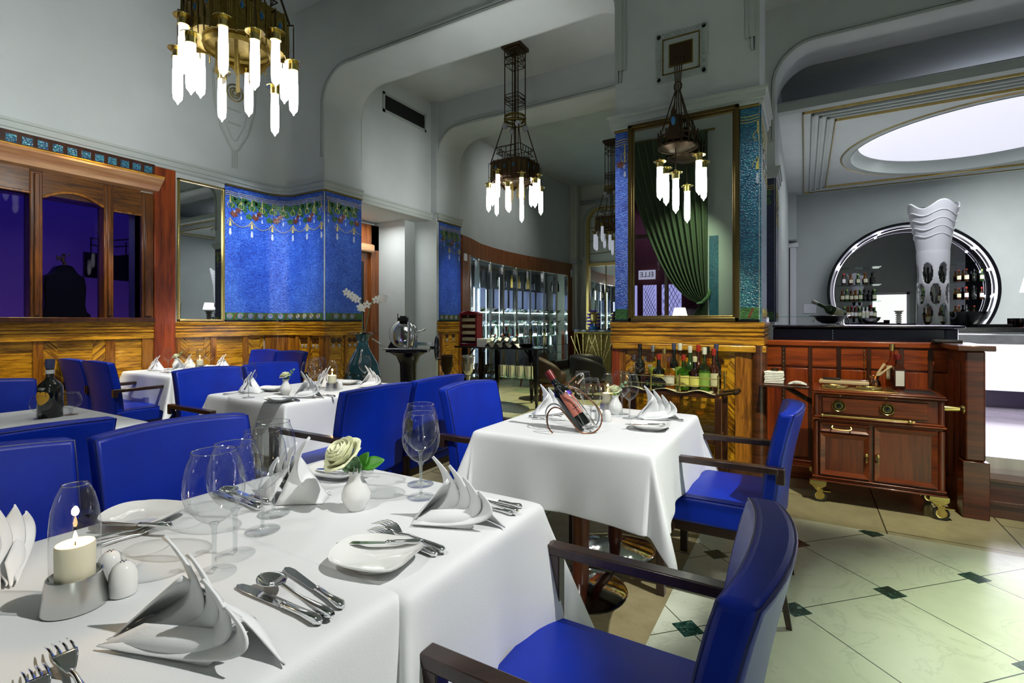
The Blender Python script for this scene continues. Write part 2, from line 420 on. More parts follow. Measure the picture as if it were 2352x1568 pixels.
# --- left wall ---
mb = MB(); up = Path([(-6.1, -1.9)] + corner + [(-5.28, 4.3)])
up.sweep(mb, [(0, 2.9), (0, 5.4), (-.25, 5.4), (-.25, 2.9)])
mb.build('wall_left', 'plaster', kind='structure')
MB().box(-6.35, -1.9, 0, -6.1, 2.6, 1.28).box(-6.35, -1.9, 1.28, -6.1, .9, 2.9).box(-6.35, .9, 2.42, -6.1, 2.6, 2.9).build('wall_left', 'wood_dark', kind='structure', smooth=0)
mb = MB(); Path([(-6.1, 2.6)] + corner + [(-5.28, 4.3)]).sweep(mb, [(0, 0), (0, 2.9), (-.25, 2.9), (-.25, 0)])
mb.build('wall_left', 'plaster', kind='structure')
MB().box(-6.35, 4.32, 0, -5.283, 4.91, 5.4).build('wall_left', 'plaster', kind='structure', smooth=0)
# niche wall, recess with soffit, far pilaster
MB().box(-5.6, 4.91, 2.93, -5.4, 6.6, ZC).box(-6.5, 4.91, 2.93, -5.6, 6.6, 3.0).build('wall_left', 'plaster', kind='structure', smooth=0)
MB().box(-6.5, 6.55, 0, -5.28, 7.22, 5.0).build('wall_left', 'plaster', kind='structure', smooth=0)
MB().box(-6.6, 4.85, 0, -6.45, 6.6, 3.0).build('wall_left', 'plaster', kind='structure', smooth=0)
MB().box(-6.45, 6.3, 0, -5.75, 6.549, 2.93).build('wall_left', 'plaster', kind='structure', smooth=0)

# --- cross beams with rounded arch corners and moulding bands ---
def arch(x0, x1, y0, y1, zt, r=.42, left=True, right=True):
    def path(off):
        rr = r-off; p = []
        if left: p += [(x0+off, 3.35)] + [(x0+r-rr*math.cos(a), ZB-r+rr*math.sin(a)) for a in [PI/2*i/10 for i in range(11)]]
        else: p += [(x0, ZB-off)]
        if right: p += [(x1-r+rr*math.sin(a), ZB-r+rr*math.cos(a)) for a in [PI/2*i/10 for i in range(11)]] + [(x1-off, 3.35)]
        else: p += [(x1, ZB-off)]
        return p
    fn = lambda p, q, w: (p, w, q)
    pts = path(0)
    if left: pts = pts[1:]
    if right: pts = pts[:-1]
    MB().prism([(x0, zt)] + pts + [(x1, zt)], y0, y1, fn).build('trim_2', 'plaster', kind='structure', smooth=30)
    # moulding band proud of the face, front and back
    inn = path(0); out = []
    for k in (0.0, .045):
        a = [(p[0], p[1]) for p in path(-.0)] 
    def offs(d):
        q = []
        if left: q += [(x0-d, 3.35)] + [(x0+r-(r+d)*math.cos(a), ZB-r+(r+d)*math.sin(a)) for a in [PI/2*i/10 for i in range(11)]]
        else: q += [(x0, ZB+d)]
        if right: q += [(x1-r+(r+d)*math.sin(a), ZB-r+(r+d)*math.cos(a)) for a in [PI/2*i/10 for i in range(11)]] + [(x1+d, 3.35)]
        else: q += [(x1, ZB+d)]
        return q
    for ya, yb in ((y0-.018, y0+.002), (y1-.002, y1+.018)):
        for d0, d1 in ((.0, .03), (.042, .06)):
            MB().prism(offs(d0) + offs(d1)[::-1], ya, yb, fn).build('trim_3', 'cornice', kind='structure', smooth=30)
arch(-5.283, -1.45, 4.3, 4.91, 5.4)
arch(-.3, 4.2, 4.3, 4.91, 5.4, right=False)
arch(-5.283, -1.45, 6.6, 7.22, 5.0)
arch(-.3, 5.2, 6.6, 7.22, 5.0, right=False)

# --- the two free-standing pillars ---
MB().box(-1.45, 4.3, 0, -.3, 4.95, 5.4).build('wall_pillar', 'plaster', kind='structure', smooth=0)
MB().box(-1.45, 6.6, 0, -.3, 7.22, 5.0).build('wall_pillar', 'plaster', kind='structure', smooth=0)
for x in (-1.45, -.40):
    MB().box(x+.03, 4.275, 3.45, x+.07, 4.3, 5.4).box(x+.0, 4.285, 3.45, x+.1, 4.3, 5.4).build('trim_4', 'cornice', kind='structure', smooth=0)
MB().box(-1.45, 7.22, 0, -.3, 12.7, 4.95).build('wall_bar_left', 'plaster', kind='structure', smooth=0)

# --- plaster cornice over the mosaics ---
prof = [(0, 2.92), (.018, 2.92), (.03, 2.935), (.03, 2.96), (.045, 2.965), (.045, 3.015), (.06, 3.02), (.06, 3.045), (0, 3.055)]
for p in (P_LEFT, P_NICHE, P_PIL2, P_COL, P_COL2):
    mb = MB(); p.sweep(mb, prof); mb.build('trim_5', 'cornice', kind='structure', smooth=25)

# --- panelled wainscot ---
def rail(p, q0=None, q1=None, mat='gold_h', z=1.24, out=.034):
    """moulded timber rail along the path, three grooves"""
    pr = [(0, z-.175), (out, z-.175), (out, z-.125), (out-.012, z-.12), (out-.012, z-.108), (out, z-.103), (out-.0, z-.09), (out-.012, z-.085), (out-.012, z-.075), (out, z-.07), (out, z-.055), (out-.012, z-.05), (out-.012, z-.043), (out, z-.038), (out+.004, z-.01), (out+.004, z), (0, z)]
    pts = sub(p, q0, q1); mb = MB(); Path(pts).sweep(mb, pr); return mb.build('trim_6', mat, kind='structure', smooth=20)
def sub(p, q0, q1):
    if q0 is None: return [tuple(x) for x in p.p]
    pts = [tuple(p.at(q0))] + [tuple(x) for x, d in zip(p.p, p.d) if q0+1e-4 < d < q1-1e-4] + [tuple(p.at(q1))]
    return pts
PAN = {k: MB() for k in ('gold_h', 'gold_v', 'gold_d1', 'gold_d2', 'wood_dark', 'mosaic_white', 'wood_red')}
def panel(p, q0, q1, kind, z0=.14, z1=1.065, out=.014):
    w = q1-q0; f = lambda a, b, c: p.f(a, b, c); h = z1-z0
    P = lambda k, poly, o=out: PAN[k].prism(poly, 0.0, o, f)
    n = max(1, int(w/.08))
    if kind == 'S': 
        P('gold_v', [(q0, z0-.14), (q1, z0-.14), (q1, z1+.01), (q0, z1+.01)], out+.012); return
    P('gold_h', [(q0, z0-.14), (q1, z0-.14), (q1, z1+.01), (q0, z1+.01)], out-.006)
    m = (q0+q1)/2
    if kind == 'A':
        P('gold_d1', [(q0, z0), (q0+.42*w, z0), (q0+.28*w, z0+.5*h), (q0+.20*w, z1), (q0, z1)])
        P('gold_d2', [(q1, z1), (q1-.20*w, z1), (q1-.28*w, z0+.5*h), (q1-.42*w, z0), (q1, z0)])
    elif kind == 'B':
        P('gold_d1', [(m, z0+.55*h), (m-.4*w, z0), (m, z0)])
        P('gold_d2', [(m, z0), (m+.4*w, z0), (m, z0+.55*h)])
    elif kind == 'C':   # inlaid leaf head with mother-of-pearl drops
        P('gold_d2', [(q0, z0), (q0+.34*w, z0), (q0+.12*w, z1-.1*h), (q0, z1)])
        P('gold_d1', [(q1, z1), (q1-.12*w, z1-.1*h), (q1-.34*w, z0), (q1, z0)])
        for sx in (-.2, .2):
            c = m+sx*w
            for a in range(3): 
                an = .5+a*1.07; P('wood_dark', [(c+.05*math.cos(an+t)*(1.0 if i % 2 == 0 else .45), z1-.07+.035*math.sin(an+t)*(1 if i % 2 == 0 else .45)) for i, t in enumerate([PI*2*j/8 for j in range(8)])], out+.0005*a)
            for (dx, dz) in ((0, 0), (-.008, .016), (.008, .016), (-.014, .032), (.014, .032), (0, .032)):
                P('mosaic_white', [(c+dx+.006*math.cos(t), z1-.16+dz+.007*math.sin(t)) for t in [PI*2*j/6 for j in range(6)]], out+.001)
qY = lambda y: y+1.9      # distance along P_LEFT for a point on the straight left wall
seq = [(-1.9,-1.3,'A'),(-1.3,-1.2,'S'),(-1.2,-.7,'B'),(-.7,-.6,'S'),(-.6,0,'A'),(0,.1,'S'),(.1,.6,'B'),(.6,.7,'S'),(.7,1.2,'A'),(1.2,1.28,'S'),(1.28,1.74,'B'),(1.74,1.81,'S'),(1.81,2.29,'A'),(2.29,2.37,'S'),(2.37,2.61,'B'),(2.61,2.717,'S'),
       (2.925,2.99,'S'),(2.99,3.32,'A'),(3.32,3.39,'S'),(3.39,3.72,'B'),(3.72,3.79,'S'),(3.79,4.0,'A')]
for a, b, k in seq: panel(P_LEFT, qY(a), qY(b), k)
q = P_LEFT.d[9]
for a, b, k in ((.0,.07,'S'),(.07,.25,'C'),(.25,.29,'S'),(.29,.47,'C'),(.47,.54,'S')): panel(P_LEFT, q+a, q+b, k)
q = P_LEFT.d[10]
for a, b, k in ((.0,.06,'S'),(.06,.30,'C'),(.30,.34,'S'),(.34,.56,'C'),(.56,.61,'S')): panel(P_LEFT, q+a, q+b, k)
for a, b, k in ((.0,.12,'S'),(.12,.20,'S'),(.20,.66,'C'),(.66,.74,'S')): panel(P_PIL2, a, b, k)
q = .65
for a, b, k in ((.0,.10,'S'),(.10,.40,'C'),(.40,.56,'S'),(.56,.98,'C'),(.98,1.15,'S'),(1.15,1.8,'S')): panel(P_COL, q+a, q+b, k, z1=1.0)
mbc = MB(); Path(corner).sweep(mbc, [(0, 0), (.016, 0), (.016, 1.07), (0, 1.07)]); mbc.build('trim_7', 'gold_v', kind='structure')
for k, b in PAN.items():
    if b.v: b.build('trim_7', k, kind='structure', smooth=0)
rail(P_LEFT, 0, qY(2.717)); rail(P_LEFT, qY(2.925), P_LEFT.L); rail(P_PIL2); rail(P_COL, z=1.24, out=.034)
MB().box(-1.465, 4.25, 1.005, -.25, 4.3, 1.06).build('trim_6', 'gold_h', kind='structure', bevel=.01)
MB().cyl((-5.83, 4.02, 1.07), (-5.83, 4.02, 1.24), .0, .0)
for z in (.0,):
    P_LEFT_b = MB(); P_LEFT.sweep(P_LEFT_b, [(0, 0), (.05, 0), (.05, .12), (.03, .135), (0, .135)]); P_LEFT_b.build('baseboard_left', 'wood_dark', kind='structure')
    b2 = MB(); P_COL.sweep(b2, [(0, 0), (.05, 0), (.05, .12), (.03, .135), (0, .135)]); b2.build('baseboard_pillar', 'wood_dark', kind='structure')
# pillar's rounded timber corner posts
MB().lathe([(.055, 0), (.055, 1.06)], 16, (-.30, 4.30, 0)).build('trim_8', 'wood_darkh', kind='structure')
MB().box(-1.475, 4.27, 0, -1.40, 4.34, 1.07).build('trim_8', 'wood_red', kind='structure', bevel=.006)

# --- mosaic panels with vine ornament ---
def leafpoly(c, z, r, rot=0):
    n = 20; return [(c+r*math.cos(rot+2*PI*i/n)*(1 if i % 4 == 0 else (.72 if i % 2 == 0 else .52)), z+r*.85*math.sin(rot+2*PI*i/n)*(1 if i % 4 == 0 else (.72 if i % 2 == 0 else .52))) for i in range(n)]
def mosaic_panel(p, q0, q1, mat, label, z0=1.24, z1=2.92, step=.14, ph=0.0):
    pts = sub(p, q0, q1)
    root = empty('mosaic_panel', (0,0,0), 0, label, 'mosaic', 'blue wall mosaics')
    b = MB(); Path(pts).sweep(b, [(-.001, z0), (.012, z0), (.012, z1), (-.001, z1)]); b.build('mosaic_field', mat, root, smooth=25)
    g = MB(); gr = MB(); rd = MB(); wh = MB(); O = .0125
    F = lambda a, c, w: p.f(min(max(a, q0+.001), q1-.001), c, w)
    nn = max(6, int((q1-q0)/.03))
    for k in range(3):
        g.tube([F(q0+(q1-q0)*i/nn, z1-.075-.022*k-.010*abs(math.sin(PI*(q0+(q1-q0)*i/nn+ph)/step)), O+.001) for i in range(nn+1)], .0035, 4)
    n0 = int((q0+ph)/step)-1; i = n0
    while i*step-ph < q1+.2:
        c = i*step-ph; i += 1
        big = i % 2 == 0
        def ok(a, m=.0): return q0+m < a < q1-m
        if ok(c, .004):
            zl = z1-.28 if not big else z1-.22
            g.prism([(c-.005, zl), (c+.005, zl), (c+.005, z1-.13), (c-.005, z1-.13)], O, O+.003, F)
            for sx in (-1, 1):
                g.tube([F(c+sx*.035*math.sin(t*PI*.9), z1-.19-.09*t, O+.002) for t in (0, .25, .5, .75, 1)], .0028, 4)
            if big:
                g.prism([(c-.016, z1-.50), (c+.016, z1-.50), (c+.010, z1-.44), (c-.010, z1-.44)], O, O+.004, F)
                for sx in (-.03, .0, .03): g.tube([F(c, z1-.40, O+.002), F(c+sx, z1-.44, O+.002), F(c+sx*1.3, z1-.48, O+.002)], .0025, 4)
                wh.prism([(c-.017, z1-.595), (c, z1-.615), (c+.017, z1-.595), (c+.010, z1-.53), (c-.010, z1-.53)], O, O+.003, F)
                g.tube([F(c+step*2*t, z1-.42-.075*math.sin(PI*t), O+.002) for t in [j/10 for j in range(11)]], .0028, 4)
            else:
                wh.prism([(c-.010, z1-.40), (c, z1-.41), (c+.010, z1-.40), (c+.006, z1-.36), (c-.006, z1-.36)], O, O+.003, F)
        for (dx, dz, r, kind) in ((.035, -.165, .066, 0), (.085, -.180, .072, 0), (.120, -.235, .056, 0), (.03, -.245, .056, 0), (.050, -.345, .070, 1), (-.040, -.350, .062, 0), (.10, -.295, .050, 1), (-.09, -.28, .05, 0)):
            if kind == 1 and not big: continue
            if dz < -.26 and kind == 0 and not big: continue
            if ok(c+dx, r*.9): (rd if kind else gr).prism(leafpoly(c+dx, z1+dz, r, i*.7+dx*9), O-.002, O+.002+.0006*(i % 3), F)
        for dx in (.055, .135):
            if big and ok(c+dx, .02):
                for a_, b_ in ((0, 0), (-.009, .014), (.009, .014), (0, .026)): wh.prism([(c+dx+a_+.006*math.cos(t), z1-.33+b_+.006*math.sin(t)) for t in [PI*j/3 for j in range(6)]], O, O+.004, F)
    gr.prism([(q0+.001, z0+.025), (q1-.001, z0+.025), (q1-.001, z0+.115), (q0+.001, z0+.115)], O-.002, O+.0015, F) if len(pts) == 2 else Path(pts).sweep(gr, [(O-.002, z0+.025), (O+.0015, z0+.025), (O+.0015, z0+.115), (O-.002, z0+.115)])
    j = int(q0/.135)
    while j*.135 < q1:
        c = j*.135+.05; j += 1
        if q0+.045 < c < q1-.045:
            wv = [(c+.035*math.cos(2*PI*t/12), z0+.07+.036*math.sin(2*PI*t/12)) for t in range(12)]
            MBX.setdefault(root.name, MB()).prism(wv, O, O+.003, F)
            g.tube([F(c+(.036*(1-t/20))*math.cos(t*.75), z0+.07+(.038*(1-t/20))*math.sin(t*.75), O+.004) for t in range(19)], .0028, 4)
        if q0+.03 < c+.07 < q1-.03:
            rd.prism([(c+.045, z0+.03), (c+.062, z0+.03), (c+.095, z0+.11), (c+.078, z0+.11)], O, O+.003, F)
    g.build('gold_line', 'mosaic_gold', root, smooth=0); gr.build('leaf', 'mosaic_green', root, smooth=0)
    if rd.v: rd.build('leaf', 'mosaic_red', root, smooth=0)
    if wh.v: wh.build('blossom', 'mosaic_white', root, smooth=0)
    if root.name in MBX: MBX[root.name].build('spiral_ground', mat, root, smooth=0)
MBX = {}
qc = P_LEFT.d[10]
mosaic_panel(P_LEFT, qY(3.5), qc-.012, 'mosaic_blue', 'wide blue mosaic with hanging vine border, wrapping the rounded corner beside the tall mirror')
mosaic_panel(P_LEFT, qc+.012, P_LEFT.L-.004, 'mosaic_blue', 'narrow blue mosaic strip behind the white orchid, gold spirals along its foot', ph=.05)
mosaic_panel(P_PIL2, .13, P_PIL2.L-.01, 'mosaic_blue', 'tall blue mosaic on the far pilaster beside the wine wall', ph=.02)
mosaic_panel(P_PIL2, .0, .115, 'mosaic_shaded', 'shade-darkened sliver of mosaic on the narrow front of the far pilaster')
q = .65
mosaic_panel(P_COL, q+.004, q+.118, 'mosaic_blue', 'slim bright blue mosaic strip left of the pillar mirror', ph=.1)
mosaic_panel(P_COL, q+1.015, q+1.146, 'mosaic_cyan_lit', 'slim mosaic strip right of the pillar mirror, turquoise light put into its colour', ph=.03)
mosaic_panel(P_COL, q+1.155, q+1.79, 'mosaic_cyan_lit', 'mosaic on the side of the pillar facing the bar, turquoise light in its colour', ph=.08)
q = .62
mosaic_panel(P_COL2, q+.9, q+1.145, 'mosaic_shaded', 'shade-darkened blue mosaic on the second pillar seen past the near one', ph=.03)
mosaic_panel(P_COL2, q+1.152, q+1.76, 'mosaic_shaded', 'shade-darkened blue mosaic on the side of the second pillar', ph=.03)
# dark ledge under, brass beading at mosaic tops
for p, a, b in ((P_LEFT, qY(3.5), P_LEFT.L), (P_COL, .65, 1.8), (P_PIL2, 0, P_PIL2.L)):
    mb = MB(); Path(sub(p, a, b)).sweep(mb, [(0, 1.237), (.022, 1.237), (.022, 1.262), (0, 1.262)]); mb.build('trim_9', 'black', kind='structure')
    mb = MB(); Path(sub(p, a, b)).sweep(mb, [(0, 2.905), (.024, 2.905), (.03, 2.915), (.024, 2.925), (0, 2.925)]); mb.build('trim_9', 'brass_dark', kind='structure')

# --- windows in the left wall: timber frames, dusk outside ---
XW = -6.1
def wf(p, q, w): return (XW+w, p, q)
win = empty('window_1', kind='structure')
fr = MB()
def bar(y0, y1, z0, z1, o=.05, mb=None): (mb or fr).box(XW-.12, y0, z0, XW+o, y1, z1)
vert = MB()
for y0, y1 in ((.8, .9), (1.713, 1.804), (2.27, 2.354), (2.60, 2.717)): vert.box(XW-.12, y0, 1.24, XW+.035, y1, 2.62); vert.box(XW, y0+.025, 1.30, XW+.055, y1-.025, 2.6)
vert.build('window_frame', 'frame_v', win, bevel=.008)
hd = MB()
def head(y0, y1, zs, rise):
    n = 10; pts = [(y0+(y1-y0)*i/n, zs+rise*math.sin(PI*i/n)) for i in range(n+1)]
    hd.prism([(y0, 2.64)] + pts + [(y1, 2.64)], -.10, .02, wf)
    tr = MB(); tr.tube([wf(a, b, .022) for a, b in pts], .013, 8); tr.build('window_frame', 'gold_v', win)
head(.9, 1.713, 2.42, .0); head(1.804, 2.27, 2.395, .085); head(2.354, 2.60, 2.375, .0)
hd.build('window_frame', 'frame_h', win, smooth=30)
MB().box(XW-.3, .8, 1.24, XW+.07, 2.717, 1.285).build('window_sill', 'wood_dark', win, bevel=.006)
for y0, y1, z1 in ((.9, 1.713, 2.42), (1.804, 2.27, 2.5), (2.354, 2.60, 2.4)):
    MB().box(XW-.075, y0-.01, 1.28, XW-.07, y1+.01, z1).build('window_pane', 'window_pane', win, smooth=0)
# projecting timber hood and frieze of glass tiles
hood = MB().prism([(0, 2.632), (.10, 2.645), (.20, 2.74), (.215, 2.745), (.215, 2.765), (.19, 2.785), (.04, 2.80), (0, 2.80)], .5, 2.735, lambda p, q, w: (XW+p, w, q))
hood.build('trim_10', 'wood_lit', kind='structure', smooth=30)
MB().tube([(XW+.205, .5, 2.772), (XW+.205, 2.74, 2.772)], .013, 8).build('trim_10', 'gold_h', kind='structure')
MB().box(XW-.001, .5, 2.80, XW+.05, 2.72, 2.935).build('trim_11', 'wood_dark', kind='structure', smooth=0)
for i in range(20):
    y = 2.655-.107*i
    MB().box(XW+.04, y-.036, 2.832, XW+.056, y+.036, 2.902).build('glass_tile', 'glass_tile', smooth=0)
    o = ALL[-1]; tag(o, 'small blue-green rippled glass tile in the row above the windows', 'glass tile', 'glass tiles in the frieze over the left windows')
MB().box(XW-.001, 2.717, 0, XW+.045, 2.93, 2.925).build('trim_12', 'wood_red', kind='structure', bevel=.006)
# dusk outside the windows
MB().box(-8.4, -2.2, .2, -8.3, 6.0, 4.5).build('wall_outside', 'night_wall', kind='structure', smooth=0)
MB().box(-8.3, -2.2, .2, -6.35, 6.0, .3).build('wall_outside', 'vent_black', kind='structure', smooth=0)

# --- niche door, vent ---
d = empty('door_1', kind='structure')
X = -6.44
MB().box(X, 5.0, 0, X+.10, 5.12, 2.6).box(X, 6.12, 0, X+.10, 6.30, 2.88).box(X, 5.0, 2.45, X+.10, 6.3, 2.88).build('door_frame', 'wood_v', d, bevel=.008)
MB().box(X+.10, 5.0, 2.40, X+.18, 6.14, 2.54).build('door_frame', 'wood_lit', d, bevel=.03)
MB().box(X+.0, 5.12, 0, X+.05, 6.12, 2.40).build('door_leaf', 'wood_v', d, bevel=.004)
MB().box(X+.05, 5.25, 1.1, X+.056, 6.0, 2.25).build('door_pane', 'dark_glass', d, smooth=0)
v = empty('air_vent', (0,0,0), 0, 'black rectangular air vent high on the wall between the two arches', 'vent')
b = MB(); b.box(-5.40, 5.44, 4.36, -5.385, 6.42, 4.40).box(-5.40, 5.44, 4.62, -5.385, 6.42, 4.655).box(-5.40, 5.44, 4.36, -5.385, 5.48, 4.655).box(-5.40, 6.38, 4.36, -5.385, 6.42, 4.655)
b.build('vent_frame', 'plaster_dark', v, smooth=0)
b = MB().box(-5.405, 5.47, 4.39, -5.397, 6.39, 4.63)
for i in range(8): b.box(-5.40, 5.47, 4.40+.028*i, -5.388, 6.39, 4.41+.028*i)
b.build('grille', 'vent_black', v, smooth=0)

# --- bay behind: curved wine wall, end wall with mirror ---
mb = MB(); P_WINE.sweep(mb, [(0, 2.79), (0, ZC+.05), (-.2, ZC+.05), (-.2, 2.79)]); mb.build('wall_wine', 'plaster', kind='structure')
mb = MB(); P_WINE.sweep(mb, [(.0, 2.46), (.06, 2.46), (.06, 2.78), (.0, 2.80)]); mb.build('wall_wine', 'wood_v', kind='structure')
Lw = P_WINE.L
for a, b_ in ((0, .32), (Lw-.55, Lw)):
    mb = MB(); Path(sub(P_WINE, a, b_)).sweep(mb, [(0, 0), (.06, 0), (.06, 2.5), (0, 2.5)]); mb.build('wall_wine', 'wood_v', kind='structure')
mb = MB(); P_WINE.sweep(mb, [(.0, 0), (.06, 0), (.06, .22), (0, .22)]); mb.build('wall_wine', 'brown_leather', kind='structure')
mb = MB(); Path(sub(P_WINE, .3, Lw-.5)).sweep(mb, [(-.62, 0), (-.60, 0), (-.60, 2.5), (-.62, 2.5)]); mb.build('wall_wine', 'vent_black', kind='structure')
mb = MB(); Path(sub(P_WINE, .3, Lw-.5)).sweep(mb, [(-.62, 2.48), (-.0, 2.48), (-.0, 2.5), (-.62, 2.5)]); mb.build('wall_wine', 'vent_black', kind='structure')
MB().box(-6.9, 12.75, 0, -1.2, 13.0, 5.0).build('wall_back', 'cream_wall', kind='structure', smooth=0)
MB().box(-5.62, 12.45, 0, -5.28, 12.76, 4.95).build('wall_back', 'cream_wall', kind='structure', bevel=.05)
MB().box(-5.66, 12.40, 2.78, -5.24, 12.76, 2.92).build('trim_5', 'cornice', kind='structure', bevel=.01)
MB().box(-5.7, 12.42, 0, -5.24, 12.76, 1.0).build('trim_7', 'wood_red', kind='structure', smooth=0)
# arched brass-framed mirror with a frosted fanlight
am = empty('arched_mirror', (0,0,0), 0, 'tall arched mirror in a golden frame at the far end, partly behind the pillar', 'mirror')
def archpts(x0, x1, z0, z1, r, off):
    return [(x0+off, z0)] + [(x0+r-(r-off)*math.cos(PI/2*i/8), z1-r+(r-off)*math.sin(PI/2*i/8)) for i in range(9)] + [(x1-r+(r-off)*math.sin(PI/2*i/8), z1-r+(r-off)*math.cos(PI/2*i/8)) for i in range(9)] + [(x1-off, z0)]
g = lambda p, q, w: (p, w, q)
o_, i_ = archpts(-5.08, -2.6, .9, 4.28, .4, 0), archpts(-5.08, -2.6, .9, 4.28, .4, .07)
MB().prism(o_ + i_[::-1], 12.66, 12.75, g).box(-5.04, 12.67, 2.72, -2.64, 12.75, 2.80).build('mirror_frame', 'gold', am, smooth=30)
for x in (-4.55, -3.9, -3.2): MB().box(x-.008, 12.71, .9, x+.008, 12.74, 2.75).build('glazing_bar', 'brass_dark', am, smooth=0)
MB().box(-5.05, 12.735, .9, -2.63, 12.745, 2.76).build('mirror_glass', 'mirror', am, smooth=0)
MB().prism([(p, max(q, 2.78)) for p, q in i_], 12.735, 12.745, g).build('fanlight', 'cream_wall', am, smooth=0)
b = MB()
for z in (3.05, 3.4, 3.75, 4.05): b.tube([(-5.01, 12.72, z), (-4.2, 12.72, z+.03), (-2.66, 12.72, z)], .008, 5)
b.build('glazing_bar', 'brass_dark', am)
for k in range(4):
    MB().box(-5.7, 12.70-.02*k, 4.40+.03*k, -1.4, 12.76, 4.415+.03*k).build('trim_13', 'cornice', kind='structure', smooth=0)
o_, i_ = archpts(-5.20, -2.48, 3.0, 4.38, .5, -.02), archpts(-5.20, -2.48, 3.0, 4.38, .5, .02)
MB().prism(o_ + i_[::-1], 12.72, 12.76, g).build('trim_13', 'cornice', kind='structure', smooth=30)

# --- bar room: back wall, ceiling with oval skylight ---
MB().box(-.4, 12.7, 0, 5.3, 12.9, 5.0).build('wall_bar', 'plaster', kind='structure', smooth=0)
MB().box(5.1, 4.6, 0, 5.3, 12.9, 5.0).build('wall_right', 'plaster', kind='structure', smooth=0)
cx, cy, rx, ry = 2.42, 10.15, 1.75, 1.75
mb = MB(); n = 64; ring = [(cx+rx*math.cos(2*PI*i/n), cy+ry*math.sin(2*PI*i/n), 4.0) for i in range(n)]
sq = []
for i in range(n):
    a = 2*PI*i/n; c_, s_ = math.cos(a), math.sin(a); k = 1e9
    for lim, comp in ((5.2-cx if c_ > 0 else cx+.32, abs(c_)), (12.72-cy if s_ > 0 else cy-7.2, abs(s_))):
        if comp > 1e-6: k = min(k, lim/comp)
    sq.append((cx+k*c_, cy+k*s_, 4.0))
mb.add(ring+sq, [(i, (i+1) % n, n+(i+1) % n, n+i) for i in range(n)])
for px, py in ((-.32, 7.2), (5.2, 7.2), (5.2, 12.72), (-.32, 12.72)):
    a = math.atan2(py-cy, px-cx) % (2*PI); i = int(a/(2*PI)*n); mb.add([sq[i], sq[(i+1) % n], (px, py, 4.0)], [(0, 1, 2)])
mb.build('ceiling', 'plaster', kind='structure', smooth=0)
MB().box(-.4, 7.2, 4.6, 5.3, 12.8, 4.7).build('ceiling', 'plaster', kind='structure', smooth=0)
MB().lathe([(rx, 4.0), (rx+.10, 3.985), (rx+.12, 3.985), (rx+.13, 4.0)], 64, (cx, cy, 0)).build('trim_14', 'cornice', kind='structure')
MB().lathe([(rx+.13, 3.998), (rx+.14, 3.985), (rx+.15, 3.998)], 64, (cx, cy, 0)).build('trim_14', 'gold', kind='structure')
MB().lathe([(rx, 3.99), (rx-.03, 4.10), (rx-.12, 4.2), (rx-.14, 4.2)], 64, (cx, cy, 0)).build('trim_14', 'cornice', kind='structure')
MB().lathe([(rx-.10, 4.18), (rx*.6, 4.42), (rx*.3, 4.5), (0, 4.52)], 64, (cx, cy, 0)).build('skylight_dome', 'sky_glow')
tag(ALL[-1], 'glowing oval ceiling dome above the bar, gold line around its rim', 'skylight')
for k, (x0, y0, x1, y1, m_) in enumerate(((-.02, 7.62, 4.9, 12.37, 'gold'), (.08, 7.74, 4.8, 12.29, 'cornice'), (.17, 7.85, 4.71, 12.21, 'cornice'), (.26, 7.96, 4.62, 12.14, 'cornice'), (.36, 8.1, 4.52, 12.05, 'gold'))):
    w = .012 if m_ == 'gold' else .045; b = MB()
    b.box(x0, y0, 3.965, x0+w, y1, 4.002).box(x1-w, y0, 3.965, x1, y1, 4.002).box(x0, y0, 3.965, x1, y0+w, 4.002).box(x0, y1-w, 3.965, x1, y1, 4.002)
    b.build('trim_15', m_, kind='structure', bevel=.0 if m_ == 'gold' else .012, smooth=30)
MB().box(-.32, 7.22, 3.9, 5.2, 7.35, 4.02).build('trim_15', 'cornice', kind='structure', smooth=0)
MB().box(-.32, 7.35, 3.985, 5.2, 7.362, 4.02).build('trim_15', 'gold', kind='structure', smooth=0)
# service doorway at the left of the bar wall
d = empty('door_2', kind='structure')
MB().box(-.6, 12.62, .32, -.22, 12.7, 2.86).build('door_leaf', 'bottle_brown', d, smooth=0)
MB().box(-.28, 12.58, .32, -.16, 12.7, 2.86).box(-.6, 12.56, 2.86, -.12, 12.7, 2.96).build('door_frame', 'white_lacquer', d, bevel=.01)
MB().box(-.3, 12.3, 3.0, -.15, 12.7, 4.0).build('wall_bar', 'plaster', kind='structure', smooth=0)

# --- walls behind the camera: window wall with curtain, right-hand wall ---
MB().box(-6.4, -2.1, 0, -3.3, -1.9, 5.4).box(-1.65, -2.1, 0, 4.3, -1.9, 5.4).box(-3.3, -2.1, 0, -1.65, -1.9, .9).box(-3.3, -2.1, 4.6, -1.65, -1.9, 5.4).build('wall_front', 'plaster', kind='structure', smooth=0)
MB().box(4.1, -2.1, 0, 4.3, 4.9, 5.4).build('wall_right', 'plaster', kind='structure', smooth=0)
MB().box(-3.35, -2.10, .9, -1.6, -2.095, 4.6).build('window_2', 'window_pane', kind='structure', smooth=0)
MB().box(-2.5, -2.06, .9, -2.44, -1.95, 4.6).box(-3.3, -2.06, 3.0, -1.65, -1.95, 3.08).build('window_2', 'wood_dark', kind='structure', smooth=0)
MB().box(-1.62, -1.9, 1.24, -1.45, -1.88, 2.92).build('trim_16', 'mosaic_cyan_lit', kind='structure', smooth=0)
MB().box(2.6, -1.89, .1, 3.8, -1.86, 2.4).build('door_3', 'door_glow', kind='structure', smooth=0)
MB().box(2.5, -1.9, 0, 2.6, -1.84, 2.5).box(3.8, -1.9, 0, 3.9, -1.84, 2.5).box(2.5, -1.9, 2.4, 3.9, -1.84, 2.5).build('door_3', 'white_lacquer', kind='structure', smooth=0)

